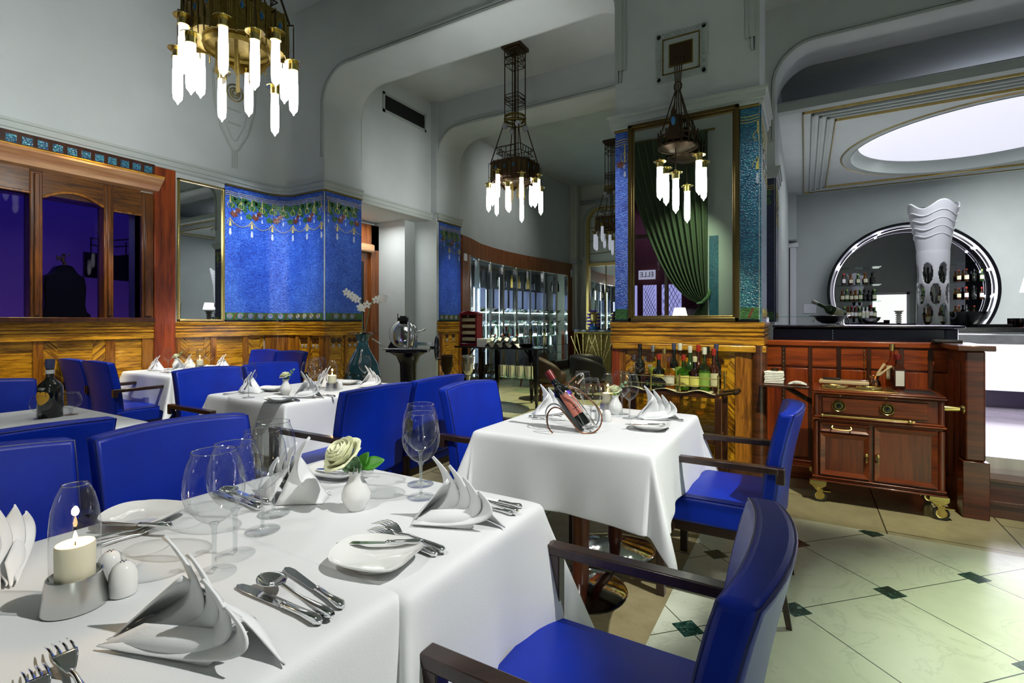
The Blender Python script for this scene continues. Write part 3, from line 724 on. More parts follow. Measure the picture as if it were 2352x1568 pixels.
# the street front seen through that window (only by reflection in the pillar mirror)
MB().box(-6, -3.7, 0, 0, -3.6, 5).build('wall_outside', 'brick_dusk', kind='structure', smooth=0)
for i, (x0, x1) in enumerate(((-3.62, -3.55), (-3.40, -3.08), (-2.95, -2.50))):
    r = empty('shop_window', (0, 0, 0), 0, ('narrow bright violet shop window strip', 'lattice shop window under the white sign', 'second lattice shop window')[i]+', mirrored in the pillar mirror', 'window')
    MB().box(x0, -3.6, 1.0, x1, -3.58, 2.12).build('lit_pane', 'shop_glow', r, smooth=0)
    if i:
        b = MB(); n = 9; w = x1-x0
        for k in range(-n, n):
            for s_ in (-1, 1):
                pts = []
                for t in range(0, 11):
                    z = 1.0+1.12*t/10; x = x0 + (k+.5)*w/5 + s_*(z-1.0)*.5
                    if x0 <= x <= x1: pts.append((x, -3.575, z))
                if len(pts) > 1: b.tube([pts[0], pts[-1]], .006, 4)
        b.build('lattice', 'vent_black', r, smooth=0)
# ======================= chairs =======================
def make_chair():
    r = empty('armchair')
    W = .245
    # backrest: a padded slab, slightly reclined and hollowed
    nu, nv = 10, 8; b = MB()
    def P(u, v, s):
        x = (u-.5)*2*W; z = .42 + v*.475
        y = -.235 - .060*v*v - .015*v + .035*((u-.5)*2)**2
        th = .032 + .006*math.sin(PI*u)
        x *= 1-.03*(1-v)
        return (x, y + s*th, z + (.012*math.sin(PI*u) if v > .99 else 0))
    vs = [P(i/nu, j/nv, s) for s in (-1, 1) for j in range(nv+1) for i in range(nu+1)]
    w = nu+1; o = w*(nv+1); fs = []
    for j in range(nv):
        for i in range(nu):
            a = j*w+i; fs.append((a, a+1, a+w+1, a+w)); fs.append((o+a, o+a+w, o+a+w+1, o+a+1))
    for i in range(nu): fs.append((i, o+i, o+i+1, i+1)); a = nv*w+i; fs.append((a, a+1, o+a+1, o+a))
    for j in range(nv): a = j*w; fs.append((a, a+w, o+a+w, o+a)); a = j*w+nu; fs.append((a, o+a, o+a+w, a+w))
    b.add(vs, fs); b.build('backrest', 'leather', r, bevel=.016, seg=3, smooth=50)
    e = MB()
    for s in (-1, 1):
        ln = [P(0, j/nv, s) for j in range(nv+1)] + [P(i/nu, 1, s) for i in range(1, nu)] + [P(1, 1-j/nv, s) for j in range(nv+1)]
        e.tube([(x-math.copysign(.0055, x)*(1 if abs(x) > .2 else 0), y-s*.0050, z-(.0060 if z > .885 else 0)) for x, y, z in ln], .0034, 6)
    e.build('piping', 'piping', r)
    # seat cushion
    b = MB(); b.grid(lambda u, v: ((u-.5)*.50, -.23+v*.50, .475 + .014*math.sin(PI*u)*math.sin(PI*v)), 8, 8)
    b.box(-.25, -.23, .355, .25, .27, .473); b.build('seat', 'leather', r, bevel=.014, seg=3, smooth=50)
    b = MB().box(-.235, -.215, .31, .235, .255, .357); b.build('seat_frame', 'dark_chair', r, bevel=.003)
    for sx in (-1, 1):
        x = sx*.265
        MB().prism([(-.019, -.019), (.019, -.019), (.019, .019), (-.019, .019)], 0, .645).build('leg', 'dark_chair', r, bevel=.003, loc=(x, .245, 0))
        b = MB(); b.tube([(x, -.225, .45), (x, -.235, .30), (x, -.285, 0)], [.022, .022, .015], 4); b.build('leg', 'dark_chair', r, smooth=0)
        b = MB(); b.box(x-.021, -.245, .640, x+.021, .268, .668); b.box(x-.019, -.27, .60, x+.019, -.235, .668); b.build('armrest', 'dark_chair', r, bevel=.004)
    for y in (-.2, .2): MB().box(-.26, y-.012, .31, .26, y+.012, .345).build('stretcher', 'dark_chair', r, smooth=0)
    return r
PROTO = {}
def inst(key, maker, loc, rz=0.0, label=None, cat=None, group=None, scale=None, parent=None, tilt=None):
    if key not in PROTO: o = PROTO[key] = maker()
    else: o = copy_tree(PROTO[key]); 
    o.location = loc; o.rotation_euler = (tilt[0], tilt[1], rz) if tilt else (0, 0, rz)
    o.scale = (scale,)*3 if scale else (1, 1, 1)
    for k in ('label', 'category', 'group', 'kind'):
        if k in o: del o[k]
    return tag(o, label, cat, group)
def chair(x, y, deg, label, sc=1): return inst('chair', make_chair, (x, y, 0), math.radians(deg), label, 'chair', 'blue leather armchairs', scale=sc)
# facing +Y is 0 deg; facing +X is -90; facing -X is 90
chair(-.345, .975, 90, 'nearest blue leather armchair, its dark back filling the lower right', .97)
chair(-.33, 2.58, 90, 'blue leather armchair seen side-on at the right of the wine bottle table', .97)
chair(-1.60, .91, -90, 'blue leather armchair facing the camera-side table, behind its row of tall glasses')
chair(-1.66, .40, -90, 'blue leather armchair at the left edge, behind the glass-chimney candle')
chair(-2.50, .62, 90, 'blue leather armchair back to back with the left-edge one, facing the brandy table')
chair(-3.86, .95, -90, 'blue leather armchair on the far side of the brandy bottle table')
chair(-2.27, 1.98, 90, 'blue leather armchair seen from behind, between the tall glass pair and the middle table')
chair(-2.27, 2.50, 90, 'blue leather armchair seen from behind, second along the rose table, just past its twin')
chair(-1.36, 2.32, -90, 'blue leather armchair with dark arm at the left of the wine bottle table')
chair(-3.58, 2.09, -90, 'blue leather armchair on the far side of the middle rose table, nearer the left corner')
chair(-3.58, 2.60, -90, 'blue leather armchair on the far side of the middle rose table, farther from the camera')
chair(-5.32, 2.22, 0, 'blue leather armchair with bare arm pointing at the farthest dining table')
chair(-5.84, 2.22, 0, 'blue leather armchair tucked against the panelled wall by the farthest table')
chair(-5.68, 3.48, 180, 'blue leather armchair behind the farthest table, closest to the wall')
chair(-5.16, 3.48, 180, 'blue leather armchair behind the farthest table, nearer the pilaster')

# ======================= tables and cloths =======================
def tablecloth(x0, y0, x1, y1, z, drop, seed, name='tablecloth'):
    a, b_ = (x1-x0)/2, (y1-y0)/2; cx, cy = (x0+x1)/2, (y0+y1)/2; R = .018; rnd = random.Random(seed); ph = [rnd.uniform(0, 6.28) for _ in range(8)]
    nd = 12
    def axis(h):
        inner = [-h + 2*h*i/14 for i in range(15)]
        od = [drop*((i/nd)**1.3) for i in range(1, nd+1)]
        return [-h-o for o in od[::-1]] + inner + [h+o for o in od]
    X, Y = axis(a), axis(b_)
    def pos(x, y):
        ox, oy = max(abs(x)-a, 0), max(abs(y)-b_, 0); sx, sy = (1 if x > 0 else -1), (1 if y > 0 else -1)
        r = math.hypot(ox, oy); bx, by = min(max(x, -a), a), min(max(y, -b_), b_)
        if r < 1e-6: return (cx+x, cy+y, z + .0006*math.sin(9*x+ph[0])*math.sin(8*y+ph[1]))
        arc_ = R*PI/2
        if r < arc_: t = r/R; h = R*math.sin(t); dz = R*(1-math.cos(t))
        else: h = R; dz = R + (r-arc_)
        d = max(r-arc_, 0)/drop
        if ox > 0 and oy > 0:
            phi = math.atan2(oy, ox); q = phi/(PI/2)
            fl = h + d*drop*(.20 + .22*math.sin(PI*q)**2 - .10*math.sin(2*PI*q)**2)
            dz = dz*(1-.035*math.sin(PI*q)**2)
            return (cx+bx+sx*fl*math.cos(phi), cy+by+sy*fl*math.sin(phi), z-dz)
        # straight sides: soft folds that deepen towards the hem
        if ox > 0: s = y/b_; k = sx; o = 0
        else: s = x/a; k = sy; o = 3
        edge = abs(s)**4
        fl = h + d*drop*(.06 + .14*edge + .045*math.sin(5.3*s+ph[1+o]+k) + .03*math.sin(11*s+ph[2+o]+k*2)*d)
        if ox > 0: return (cx+bx+sx*fl, cy+y, z-dz)
        return (cx+x, cy+by+sy*fl, z-dz)
    mb = MB(); w = len(X)
    vs = [pos(x, y) for y in Y for x in X]; fs = [(j*w+i, j*w+i+1, (j+1)*w+i+1, (j+1)*w+i) for j in range(len(Y)-1) for i in range(w-1)]
    mb.add(vs, fs); return mb
def dining_table(x0, y0, x1, y1, drop, seed, tl, cl, z=.75, pos=None, thick=.0022, sub=1):
    t = empty('dining_table', ((x0+x1)/2, (y0+y1)/2, 0), 0, tl, 'table', 'dining tables')
    a, b = (x1-x0)/2-.006, (y1-y0)/2-.006
    MB().box(-a, -b, z-.035, a, b, z-.0045).build('tabletop', 'wood_dark', t, bevel=.004)
    for px, py in pos or [(0, 0)]:
        MB().lathe([(.038, .03), (.04, .4), (.055, .62), (.058, z-.035)], 20, (px, py, 0)).build('table_column', 'table_leg', t)
        MB().lathe([(0, 0), (.21, 0), (.215, .006), (.20, .014), (.10, .028), (.045, .04), (0, .04)], 40, (px, py, 0)).build('foot_disc', 'chrome', t)
    c = tablecloth(x0, y0, x1, y1, z, drop, seed).build('tablecloth', 'cloth', smooth=60, thick=thick, sub=sub)
    tag(c, cl, 'tablecloth', 'white tablecloths'); return t
dining_table(-1.50, -.32, -.655, .685, .34, 3, 'dining table in the near left, under a white cloth', 'white cloth on the nearest table, under the candle and salt cellars', z=.752)
dining_table(-1.50, .700, -.635, 1.225, .36, 9, 'small dining table joined to the nearest one, under the rose vase', 'white cloth with the pale rose vase and standing fan napkin, hanging low to the floor', z=.75)
dining_table(-1.30, 1.90, -.505, 2.80, .30, 5, 'dining table on two columns under the wine bottle rack', 'white cloth under the cradled wine bottle', pos=[(0, -.17), (0, .32)])
dining_table(-3.52, 1.92, -2.70, 2.98, .33, 12, 'dining table with rose and candle between blue chairs, mid room', 'white cloth on the middle table with rose, candle and four fan napkins')
dining_table(-3.78, .36, -2.82, 1.235, .33, 21, 'dining table at the left holding a brandy bottle', 'white cloth under the dark brandy bottle and two snifters')
dining_table(-5.86, 2.36, -4.95, 3.20, .32, 30, 'farthest dining table, in the panelled left corner', 'white cloth on the farthest table by the wooden column')

# ======================= tableware =======================
def wine_glass_maker(h=.238, rb=.053, rr=.039, foot=.038, zb=.098):
    def mk():
        r = empty('wine_glass'); H = h-zb
        prof = [(.006, 0), (.022, .008), (.036, .022), (rb*.92, .042), (rb, .062), (rb*.985, .085), (rb*.90, .110), (rr*1.05, H*.93), (rr, H)]
        prof = [(p, zb+q*(H/.137)) for p, q in prof[:-2]] + [(rr*1.06, zb+H*.92), (rr, h)]
        sm = []
        for i in range(len(prof)-1):   # Catmull-Rom smoothing of the bowl
            p0 = prof[max(i-1, 0)]; p1 = prof[i]; p2 = prof[i+1]; p3 = prof[min(i+2, len(prof)-1)]
            for k in range(3):
                t = k/3; f = lambda a, b, c, d: .5*((2*b)+(-a+c)*t+(2*a-5*b+4*c-d)*t*t+(-a+3*b-3*c+d)*t**3)
                sm.append((f(p0[0], p1[0], p2[0], p3[0]), f(p0[1], p1[1], p2[1], p3[1])))
        sm.append(prof[-1])
        MB().lathe(sm, 32).build('bowl', 'glass', r, smooth=80)
        MB().tube([(rr*math.cos(2*PI*i/32), rr*math.sin(2*PI*i/32), h) for i in range(32)], .0009, 5, closed=True).build('rim', 'glass_rim', r)
        MB().lathe([(0, .004), (.004, .008), (.0042, .02), (.0038, zb*.6), (.005, zb-.008), (.010, zb+.001), (0, zb+.004)], 12).build('stem', 'glass_solid', r, smooth=80)
        MB().lathe([(0, 0), (foot, 0), (foot+.0008, .001), (foot, .002), (.012, .005), (.0045, .012), (0, .012)], 32).build('foot', 'glass', r, smooth=60)
        return r
    return mk
thin_glass('glass_solid', (.90,.92,.92), k=1.3, f0=.14)
thin_glass('glass_rim', (.85, .87, .87), k=1, f0=.35)
WG = wine_glass_maker()
def snifter_maker():
    r = empty('brandy_snifter')
    MB().lathe([(.004, .032), (.022, .036), (.042, .052), (.048, .072), (.045, .092), (.036, .112), (.033, .118)], 32).build('bowl', 'glass', r, smooth=80)
    MB().tube([(.033*math.cos(2*PI*i/28), .033*math.sin(2*PI*i/28), .118) for i in range(28)], .0009, 5, closed=True).build('rim', 'glass_rim', r)
    MB().lathe([(0, .002), (.007, .006), (.006, .016), (.010, .024), (.007, .034), (0, .036)], 12).build('stem', 'glass_solid', r, smooth=80)
    MB().lathe([(0, 0), (.031, 0), (.031, .002), (.008, .006), (0, .008)], 28).build('foot', 'glass_solid', r)
    return r
def bez(P, t):
    a, b, c, d = P; m = 1-t
    return tuple(m*m*m*a[i]+3*m*m*t*b[i]+3*m*t*t*c[i]+t*t*t*d[i] for i in range(len(a)))
def napkin_maker(seed, flip=1):
    def mk():
        r = empty('folded_napkin')
        # back wing, front body and tail lying on the table
        b = MB()
        def patch(A, B, C_, D, bulge):      # ruled patch between edge A-B and edge D-C, bulging outwards
            def f(u, v):
                p = [(A[i]*(1-u)+B[i]*u)*(1-v)+(D[i]*(1-u)+C_[i]*u)*v for i in range(3)]
                k = math.sin(PI*u)*math.sin(PI*v); return (p[0]+bulge[0]*k, p[1]+bulge[1]*k, p[2]+bulge[2]*k+.0015)
            b.grid(f, 10, 8)
        patch((-.098, .0, 0), (-.02, .012, .115), (.01, .075, .0), (-.105, .055, 0), (-.01, .01, .012))      # left wing
        patch((.0, .018, .085), (.055, .010, .055), (.115, -.005, .0), (.03, .070, .0), (.01, .0, .008))       # tail to the right
        patch((-.100, -.012, .0), (.04, -.022, .0), (.075, -.008, .050), (-.055, .0, .035), (.0, -.010, .004)) # front lip
        b.build('napkin_wing', 'napkin', r, thick=.0026, smooth=60)
        for i in range(4):
            k = MB()
            tip = ((-.058, .168), (-.016, .150), (.022, .128), (.058, .098))[i]
            out = [(-.098, .004), (.030+.030*i, .002-.0*i), (.040+.024*i, .075-.008*i), tip]
            inn = [(-.094, .008), (-.052+.035*i, .020), (-.012+.028*i, .085-.012*i), (tip[0]-.004, tip[1]-.004)]
            yb = .020-.013*i
            def f(u, v, out=out, inn=inn, yb=yb, i=i):
                o = bez(out, u); n_ = bez(inn, u); x = o[0]*(1-v)+n_[0]*v; z = o[1]*(1-v)+n_[1]*v
                w = math.sin(PI*u)
                y = yb - .012*w*(1-v) + .030*w*v - .010*math.sin(PI*v)*w + (.012*u*u if i < 2 else 0)
                return (x, y, max(z, .001) + .0015)
            k.grid(f, 18, 7); k.build('napkin_fold', 'napkin', r, thick=.0026, smooth=60)
        return r
    return mk
NP = napkin_maker(1)
def plate_maker():
    b = MB(); n = 48; prof = [(0, .004), (.5, .004), (.72, .007), (.92, .016), (1.0, .021), (1.0, .0235), (.97, .022), (.90, .017), (.72, .010), (.5, .0075), (0, .0072)]
    vs = []; fs = []
    for (q, z) in prof:
        for i in range(n):
            a = 2*PI*i/n; m = (abs(math.cos(a))**3.2+abs(math.sin(a))**3.2)**(-1/3.2)
            R = .082*q*(1+(m-1)*q); lift = .007*q*q*max(0, math.cos(2*a))
            vs.append((R*math.cos(a), R*math.sin(a)*.86, z+lift))
    for j in range(len(prof)-1):
        for i in range(n): k = (i+1) % n; fs.append((j*n+i, j*n+k, (j+1)*n+k, (j+1)*n+i))
    b.add(vs, fs); b.lathe([(.045, 0), (.048, .0045), (.042, .0045), (.040, 0)], 32, closed=True)
    return b.build('side_plate', 'china', smooth=50)
def knife_maker():
    r = empty('table_knife')
    b = MB(); pts = [(0, -.006), (.10, -.0095), (.118, -.006), (.124, .001), (.118, .006), (.09, .0085), (0, .006)]
    b.prism(pts, .0015, .0032); b.build('blade', 'silver', r, bevel=.0006, smooth=40)
    b = MB(); b.tube([(0, 0, .0035), (-.006, 0, .004), (-.010, 0, .004), (-.014, 0, .004), (-.05, 0, .0045), (-.088, 0, .005), (-.096, 0, .004)], [.004, .0062, .0045, .006, .0055, .0085, .0035], 10, sx=1.0)
    b.build('handle', 'silver', r, smooth=60); return r
def fork_maker():
    r = empty('table_fork')
    def zf(x): return .003 + .012*math.sin(min(1, max(0, x/.075))*PI*.85)
    b = MB(); b.grid(lambda u, v: (.0+.032*u, (v-.5)*(.008+.017*math.sin(PI*.5*u)), zf(.0+.032*u)), 8, 6); b.build('fork_root', 'silver', r, thick=.0022, smooth=60)
    for i in range(4):
        y = -.0105+.007*i; b = MB(); b.tube([(.030+.048*t, y*(1+.06*t), zf(.030+.048*t)) for t in (0, .25, .5, .75, 1)], [.0017, .0016, .0015, .0013, .0006], 6); b.build('tine', 'silver', r)
    b = MB(); b.tube([(.002, 0, .003), (-.02, 0, .007), (-.05, 0, .006), (-.09, 0, .004), (-.115, 0, .003), (-.122, 0, .003)], [.0035, .003, .0035, .0065, .0075, .004], 10, sx=1.0); b.build('handle', 'silver', r, smooth=60)
    return r
def spoon_maker():
    r = empty('table_spoon'); b = MB()
    b.grid(lambda u, v: ((.062*u) if True else 0, (v-.5)*.042*math.sin(PI*min(.999, max(.02, u)))**.6, .0105 - .0095*math.sin(PI*u)*math.sin(PI*v) + .002), 14, 10)
    b.build('spoon_bowl', 'silver', r, thick=.0016, smooth=80)
    b = MB(); b.tube([(.002, 0, .012), (-.02, 0, .009), (-.05, 0, .006), (-.09, 0, .004), (-.115, 0, .0035), (-.122, 0, .0035)], [.003, .003, .0035, .0065, .0075, .004], 10); b.build('handle', 'silver', r, smooth=60)
    return r
def candle_maker():
    r = empty('candle_lamp')
    MB().lathe([(0, 0), (.046, 0), (.0465, .003), (.038, .052), (.0355, .053), (.0345, .047), (0, .044)], 36).build('metal_foot', 'steel', r)
    MB().lathe([(.0335, .046), (.0345, .09), (.0345, .13), (.032, .16), (.026, .185), (.019, .20), (.018, .202)], 36).build('glass_chimney', 'glass', r, smooth=80)
    MB().tube([(.018*math.cos(2*PI*i/24), .018*math.sin(2*PI*i/24), .202) for i in range(24)], .001, 5, closed=True).build('glass_rim', 'glass_rim', r)
    b = MB(); n = 28; b.lathe([(0, .045), (.027, .045), (.0275, .10), (.026, .104), (.0, .100)], n); b.build('candle', 'wax', r, smooth=40)
    MB().cyl((0, 0, .099), (0, 0, .108), .0009, n=6).build('wick', 'ink', r)
    MB().lathe([(0, .106), (.0025, .109), (.0032, .113), (.002, .119), (0, .125)], 12).build('flame', 'flame', r, smooth=80)
    return r
def shaker_maker():
    r = empty('salt_shaker')
    MB().lathe([(0, 0), (.021, 0), (.022, .002), (.0225, .025), (.021, .038), (.017, .049), (.010, .056), (0, .059)], 28).build('shaker_body', 'china', r, smooth=80)
    b = MB()
    for a, b_ in ((0, 0), (.004, 0), (-.004, 0), (0, .004), (0, -.004)): b.cyl((a, b_, .0565), (a, b_, .0595), .0009, n=6)
    b.build('shaker_hole', 'ink', r, smooth=0); return r
def rose_geo(c, ax, R, b, seed=1):
    rnd = random.Random(seed); ax = Vector(ax).normalized(); q = Vector((0, 0, 1)).rotation_difference(ax).to_matrix()
    # layers: petal count, radius, opening, height, angular width
    for L, (n, rad, op, h, wd) in enumerate(((2, .16, .02, .95, 3.4), (3, .30, .06, .98, 2.9), (3, .46, .16, .95, 2.6), (4, .62, .34, .88, 2.2), (5, .80, .62, .76, 1.75), (6, .95, 1.0, .56, 1.45))):
        for k in range(n):
            a0 = 2*PI*(k+rnd.uniform(-.12, .12))/n + L*.9; hk = h*(1+rnd.uniform(-.06, .06))
            def f(u, v, a0=a0, rad=rad, op=op, h=hk, wd=wd):
                e = 2*u-1; a = a0 + e*.5*wd*(.45+.55*math.sin(PI*min(.62, v*.62)))
                rr = R*(.10+rad*math.sin(PI*.5*min(1, v*1.3))) + R*op*.42*max(0, v-.55)**1.4*2.2
                z = R*(-.45 + 1.35*h*v) - R*op*.55*max(0, v-.6)**1.6*2 - R*.16*h*abs(e)**2.4*v**2 + R*.05*v*(1-abs(e))**3
                return Vector(c) + q @ Vector((rr*math.cos(a), rr*math.sin(a), z))
            b.grid(f, 10, 8)
def leaf_geo(b, p, d, L, W, up=(0, 0, 1), curl=.2, rnd_=False):
    p = Vector(p); d = Vector(d).normalized(); s = d.cross(Vector(up)).normalized(); n = s.cross(d)
    def f(u, v):
        w = W*(math.sin(PI*(.03+.94*u))**(.6 if rnd_ else .9))
        return p + d*L*u + s*(v-.5)*w + n*(-curl*L*u*u + .12*w*abs(2*v-1))
    b.grid(f, 10, 4)
def vase_maker(kind):
    def mk():
        r = empty('bud_vase')
        MB().lathe([(0, 0), (.022, 0), (.024, .004), (.030, .014), (.037, .030), (.0375, .042), (.032, .058), (.022, .074), (.0175, .086), (.018, .096), (.023, .104), (.0215, .104), (.0165, .096), (.015, .086), (0, .08)], 32).build('vase_body', 'china', r, smooth=80)
        if kind != 'rose': 
            pass
        b = MB()
        for a in range(6): b.lathe([(0, 0), (.0022, 0), (.0022, .002), (0, .002)], 6, (.0205*math.cos(a*1.05), .0205*math.sin(a*1.05), .1005))
        b.build('blue_motif', 'purple', r)
        return r
    return mk
def flower(kind, loc, rz, label, cat='rose'):
    """cut flower with its greenery, standing in a vase"""
    r = empty('cut_rose', loc, rz, label, cat, 'cut roses on the tables')
    b = MB()
    if kind == 0: rose_geo((-.034, -.006, .142), (-.40, -.50, .75), .043, b, 3); hp = (-.028, -.004, .12)
    else: rose_geo((-.004, 0, .128), (-.15, -.3, .9), .028, b, 5); hp = (-.004, 0, .115)
    b.build('blossom', 'rose', r, thick=.0006, smooth=80)
    MB().tube([(0, 0, .03), (hp[0]*.3, 0, .09), hp], .002, 6).build('stem', 'leaf', r)
    g = MB(); y = MB()
    if kind == 0:
        leaf_geo(g, (.015, 0, .108), (.85, .1, .42), .062, .040, up=(-.4, -.9, .5)); leaf_geo(g, (.010, .0, .108), (.30, .2, .85), .045, .034, up=(-.3, -1, .2)); leaf_geo(g, (.012, .004, .106), (.8, .3, .05), .025, .02)
        for p, d, L in (((-.0, 0, .108), (-.5, -.4, .5), .030), ((.006, -.004, .112), (-.15, -.2, .9), .034), ((.0, -.006, .105), (.15, -.5, .25), .028), ((-.004, -.004, .108), (-.9, -.3, .2), .030), ((.008, -.004, .106), (.5, -.5, .4), .030)):
            leaf_geo(y, p, d, L, L*.95, up=(-.2, -1, .4), rnd_=True, curl=.08)
    else:
        for d in ((-1, .2, .3), (.9, -.4, .3), (.3, .9, .3), (-.4, -.9, .25)): leaf_geo(g, (0, 0, .104), d, .028, .016)
        for k in range(7):
            p = (.012+.006*k, .002, .108+.0095*k)
            leaf_geo(y, p, ((-1)**k*.8, .2, .5), .017, .016, up=(-.2, -1, .3), rnd_=True)
    g.build('leaf', 'leaf', r, thick=.0005, smooth=60); y.build('leaf', 'leaf_grey', r, thick=.0005, smooth=60)
    return r
def bottle_maker(key, h, r, body, neck, cap, label, shoulder=.60, nr=.014, labz=(.18, .50), name='wine_bottle', square=False, full=True, fill=None):
    def mk():
        o = empty(name)
        prof = [(0, .002), (r*.9, 0), (r, .006), (r, h*shoulder)]
        for i in range(1, 7):
            t = i/6; prof.append((r+(nr-r)*(.5-.5*math.cos(PI*t)), h*(shoulder+.17*t)))
        prof += [(nr, h*.93), (nr*1.15, h*.935), (nr*1.15, h*.96), (0, h*.965)]
        n = 4 if square else 20
        b = MB(); b.M = Matrix.Rotation(PI/4, 4, 'Z') if square else None; b.lathe(prof, n); b.build('bottle_body', body, o, smooth=50, bevel=(.006 if square else 0))
        if full:
            MB().lathe([(nr*1.0+.0012, h*.84), (nr+.0016, h*.86), (nr*1.15+.0012, h*.96), (nr*1.15, h), (0, h)], 16).build('cap', cap, o)
        else: MB().lathe([(nr*1.25, h*.95), (nr*1.25, h), (0, h+.001)], 12).build('cap', cap, o)
        if label:
            b = MB(); z0, z1 = h*labz[0], h*labz[1]; sp = 2.2; s = .72 if square else 1.0
            if square: b.box(-r*.55, -r*.735, z0, r*.55, -r*.70, z1)
            else: b.grid(lambda u, v: ((r+.0008)*math.cos(-PI/2+(u-.5)*sp), (r+.0008)*math.sin(-PI/2+(u-.5)*sp), z0+(z1-z0)*v), 12, 2)
            b.build('label_paper', label, o, smooth=60)
        if fill:
            b = MB(); b.lathe([(0, .004), (r*.93, .004), (r*.93, h*.45), (0, h*.45)], n); b.build('liquor', fill, o)
        return o
    return mk
# ======================= what stands on the tables =======================
def g_(u, v, z=.7525): return at(u, v, z)
def put(key, mk, uv, rz, label, cat, group, z=.7525, **kw):
    p = at(uv[0], uv[1], z); return inst(key, mk, p, rz, label, cat, group, **kw)
GL = 'wine glasses'
for uv, sc, lb in (((492, 1318), 1.02, 'tall empty wine glass nearest the camera, behind the fan napkin'), ((540, 1275), 1.0, 'tall empty wine glass just behind the nearest one, overlapping it'),
               ((603, 1218), 1.0, 'tall empty wine glass third from the camera in the row of four'), ((628, 1180), 1.0, 'tall empty wine glass at the far end of the row of four, before a napkin'),
               ((967, 1141), 1.0, 'front wine glass of the pair beside the rose vase'), ((966, 1112), 1.03, 'rear wine glass of the pair beside the rose vase'),
               ((1357, 979), .95, 'wine glass directly behind the cradled wine bottle'), ((1338, 950), .95, 'wine glass behind the cradled bottle, half hidden by another'),
               ((1429, 950), .95, 'wine glass left of the standing napkin on the bottle table, rear of two'), ((1446, 960), .95, 'wine glass left of the standing napkin on the bottle table, front of two'),
               ((571, 913), .95, 'wine glass at the left end of the middle rose table'), ((708, 903), .9, 'wine glass right of the rose on the middle table, front of three'), ((722, 897), .95, 'wine glass right of the rose on the middle table, second of three'),
               ((733, 893), .97, 'wine glass right of the rose on the middle table, rear of three'), ((838, 882), .93, 'wine glass in front of the big blue floor vase'),
               ((386, 849), .9, 'wine glass at the left end of the farthest table'), ((424, 845), .88, 'wine glass next to the rose on the farthest table'), ((443, 848), .92, 'wine glass in the middle row of the farthest table'), ((462, 846), .9, 'wine glass behind the candle of the farthest table'),
               ((482, 847), .9, 'wine glass at the right end of the farthest table')):
    put('wg', WG, uv, 0, lb, 'wine glass', GL, scale=sc)
put('sn', snifter_maker, (95, 961), 0, 'brandy snifter in front of the dark bottle, short stem', 'brandy glass', 'brandy snifters')
put('sn', snifter_maker, (163, 952), 0, 'brandy snifter to the right of the dark bottle', 'brandy glass', 'brandy snifters')
NG = 'white fan-folded napkins'
D = math.radians
for uv, rz, sc, lb, z in (((435, 1492), 20, 1.12, 'largest white fan napkin, standing in the foreground', .7545), ((1045, 1205), 24, 1.05, 'white fan napkin standing right of the tall glass pair', .7525),
                   ((676, 1138), 205, 1.05, 'white napkin behind the row of four glasses', .7525), ((20, 1305), 160, 1.2, 'white folded napkin cut by the left edge, beside the candle', .7545),
                   ((1510, 964), 26, 1.0, 'white fan napkin on the bottle table behind the side plate', .7525), ((1268, 952), 40, .95, 'pinkish-lit white napkin behind the cradled bottle', .7525),
                   ((577, 900), 200, .95, 'white napkin at the left end of the middle rose table', .7525), ((706, 913), 26, 1.0, 'white fan napkin in front of the three glasses, middle table', .7525),
                   ((748, 888), 200, .95, 'white napkin behind the glasses of the middle table', .7525), ((852, 889), 26, .95, 'white fan napkin at the right end of the middle table', .7525),
                   ((360, 850), 210, .9, 'white napkin at the left end of the farthest table', .7525), ((412, 855), 30, .9, 'white napkin at the front of the farthest table', .7525),
                   ((436, 842), 200, .85, 'white napkin behind the glasses of the farthest table', .7525), ((512, 847), 205, .95, 'white napkin at the right end of the farthest table', .7525)):
    o = put('np', NP, uv, D(rz), lb, 'napkin', NG, z=z, scale=sc)
    if uv[1] > 1400: o.scale = (1.42, 1.25, .88)
    elif uv[1] > 1190: o.scale = (1.08, 1.05, .93)
PG = 'white side plates'
for uv, rz, lb, z in (((866, 1292), 12, 'white side plate near the table corner with a knife across it', .7525), ((335, 1196), 20, 'white side plate behind the shakers with a knife across it', .7545),
               ((778, 1092), 10, 'white side plate behind the rose vase', .7525), ((1494, 985), 10, 'white side plate on the bottle table', .7525), ((643, 922), 10, 'white side plate at the front of the middle table', .7525),
               ((628, 897), 10, 'white side plate behind the vase of the middle table', .7525), ((800, 882), 10, 'white side plate near the blue floor vase, middle table', .7525)):
    put('pl', plate_maker, uv, D(rz), lb, 'plate', PG, z=z, scale=1.08 if z < .754 or True else 1)
def cut(kind, tip, end, lb, z=.7535, pitch=0.0):
    """lay a piece between the photo pixels of its tip and of its handle end"""
    mk = {'knife': knife_maker, 'fork': fork_maker, 'spoon': spoon_maker}[kind]
    tot, hd_ = {'knife': (.22, .096), 'fork': (.20, .122), 'spoon': (.184, .122)}[kind]
    A = Vector(at(tip[0], tip[1], z)); B = Vector(at(end[0], end[1], z)); d = A-B; s_ = min(max(d.length/tot, .75), 1.15)
    d.normalize(); p = B + d*hd_*s_
    inst(kind, mk, tuple(p), math.atan2(d.y, d.x), lb, kind, 'silver '+{'knife': 'knives', 'fork': 'forks', 'spoon': 'spoons'}[kind], scale=s_, tilt=(0, pitch))
cut('knife', (655, 1305), (788, 1398), 'table knife farthest right of the trio beside the big napkin', .7555)
cut('spoon', (582, 1325), (764, 1418), 'silver spoon lying across the two knives beside the big napkin', .7615)
cut('knife', (545, 1345), (738, 1434), 'table knife nearest the big napkin, under the spoon', .7555)
cut('fork', (858, 1205), (1022, 1268), 'silver fork behind the corner side plate, upper of two', .7575)
cut('fork', (852, 1222), (1002, 1276), 'silver fork behind the corner side plate, lower of two', .7545)
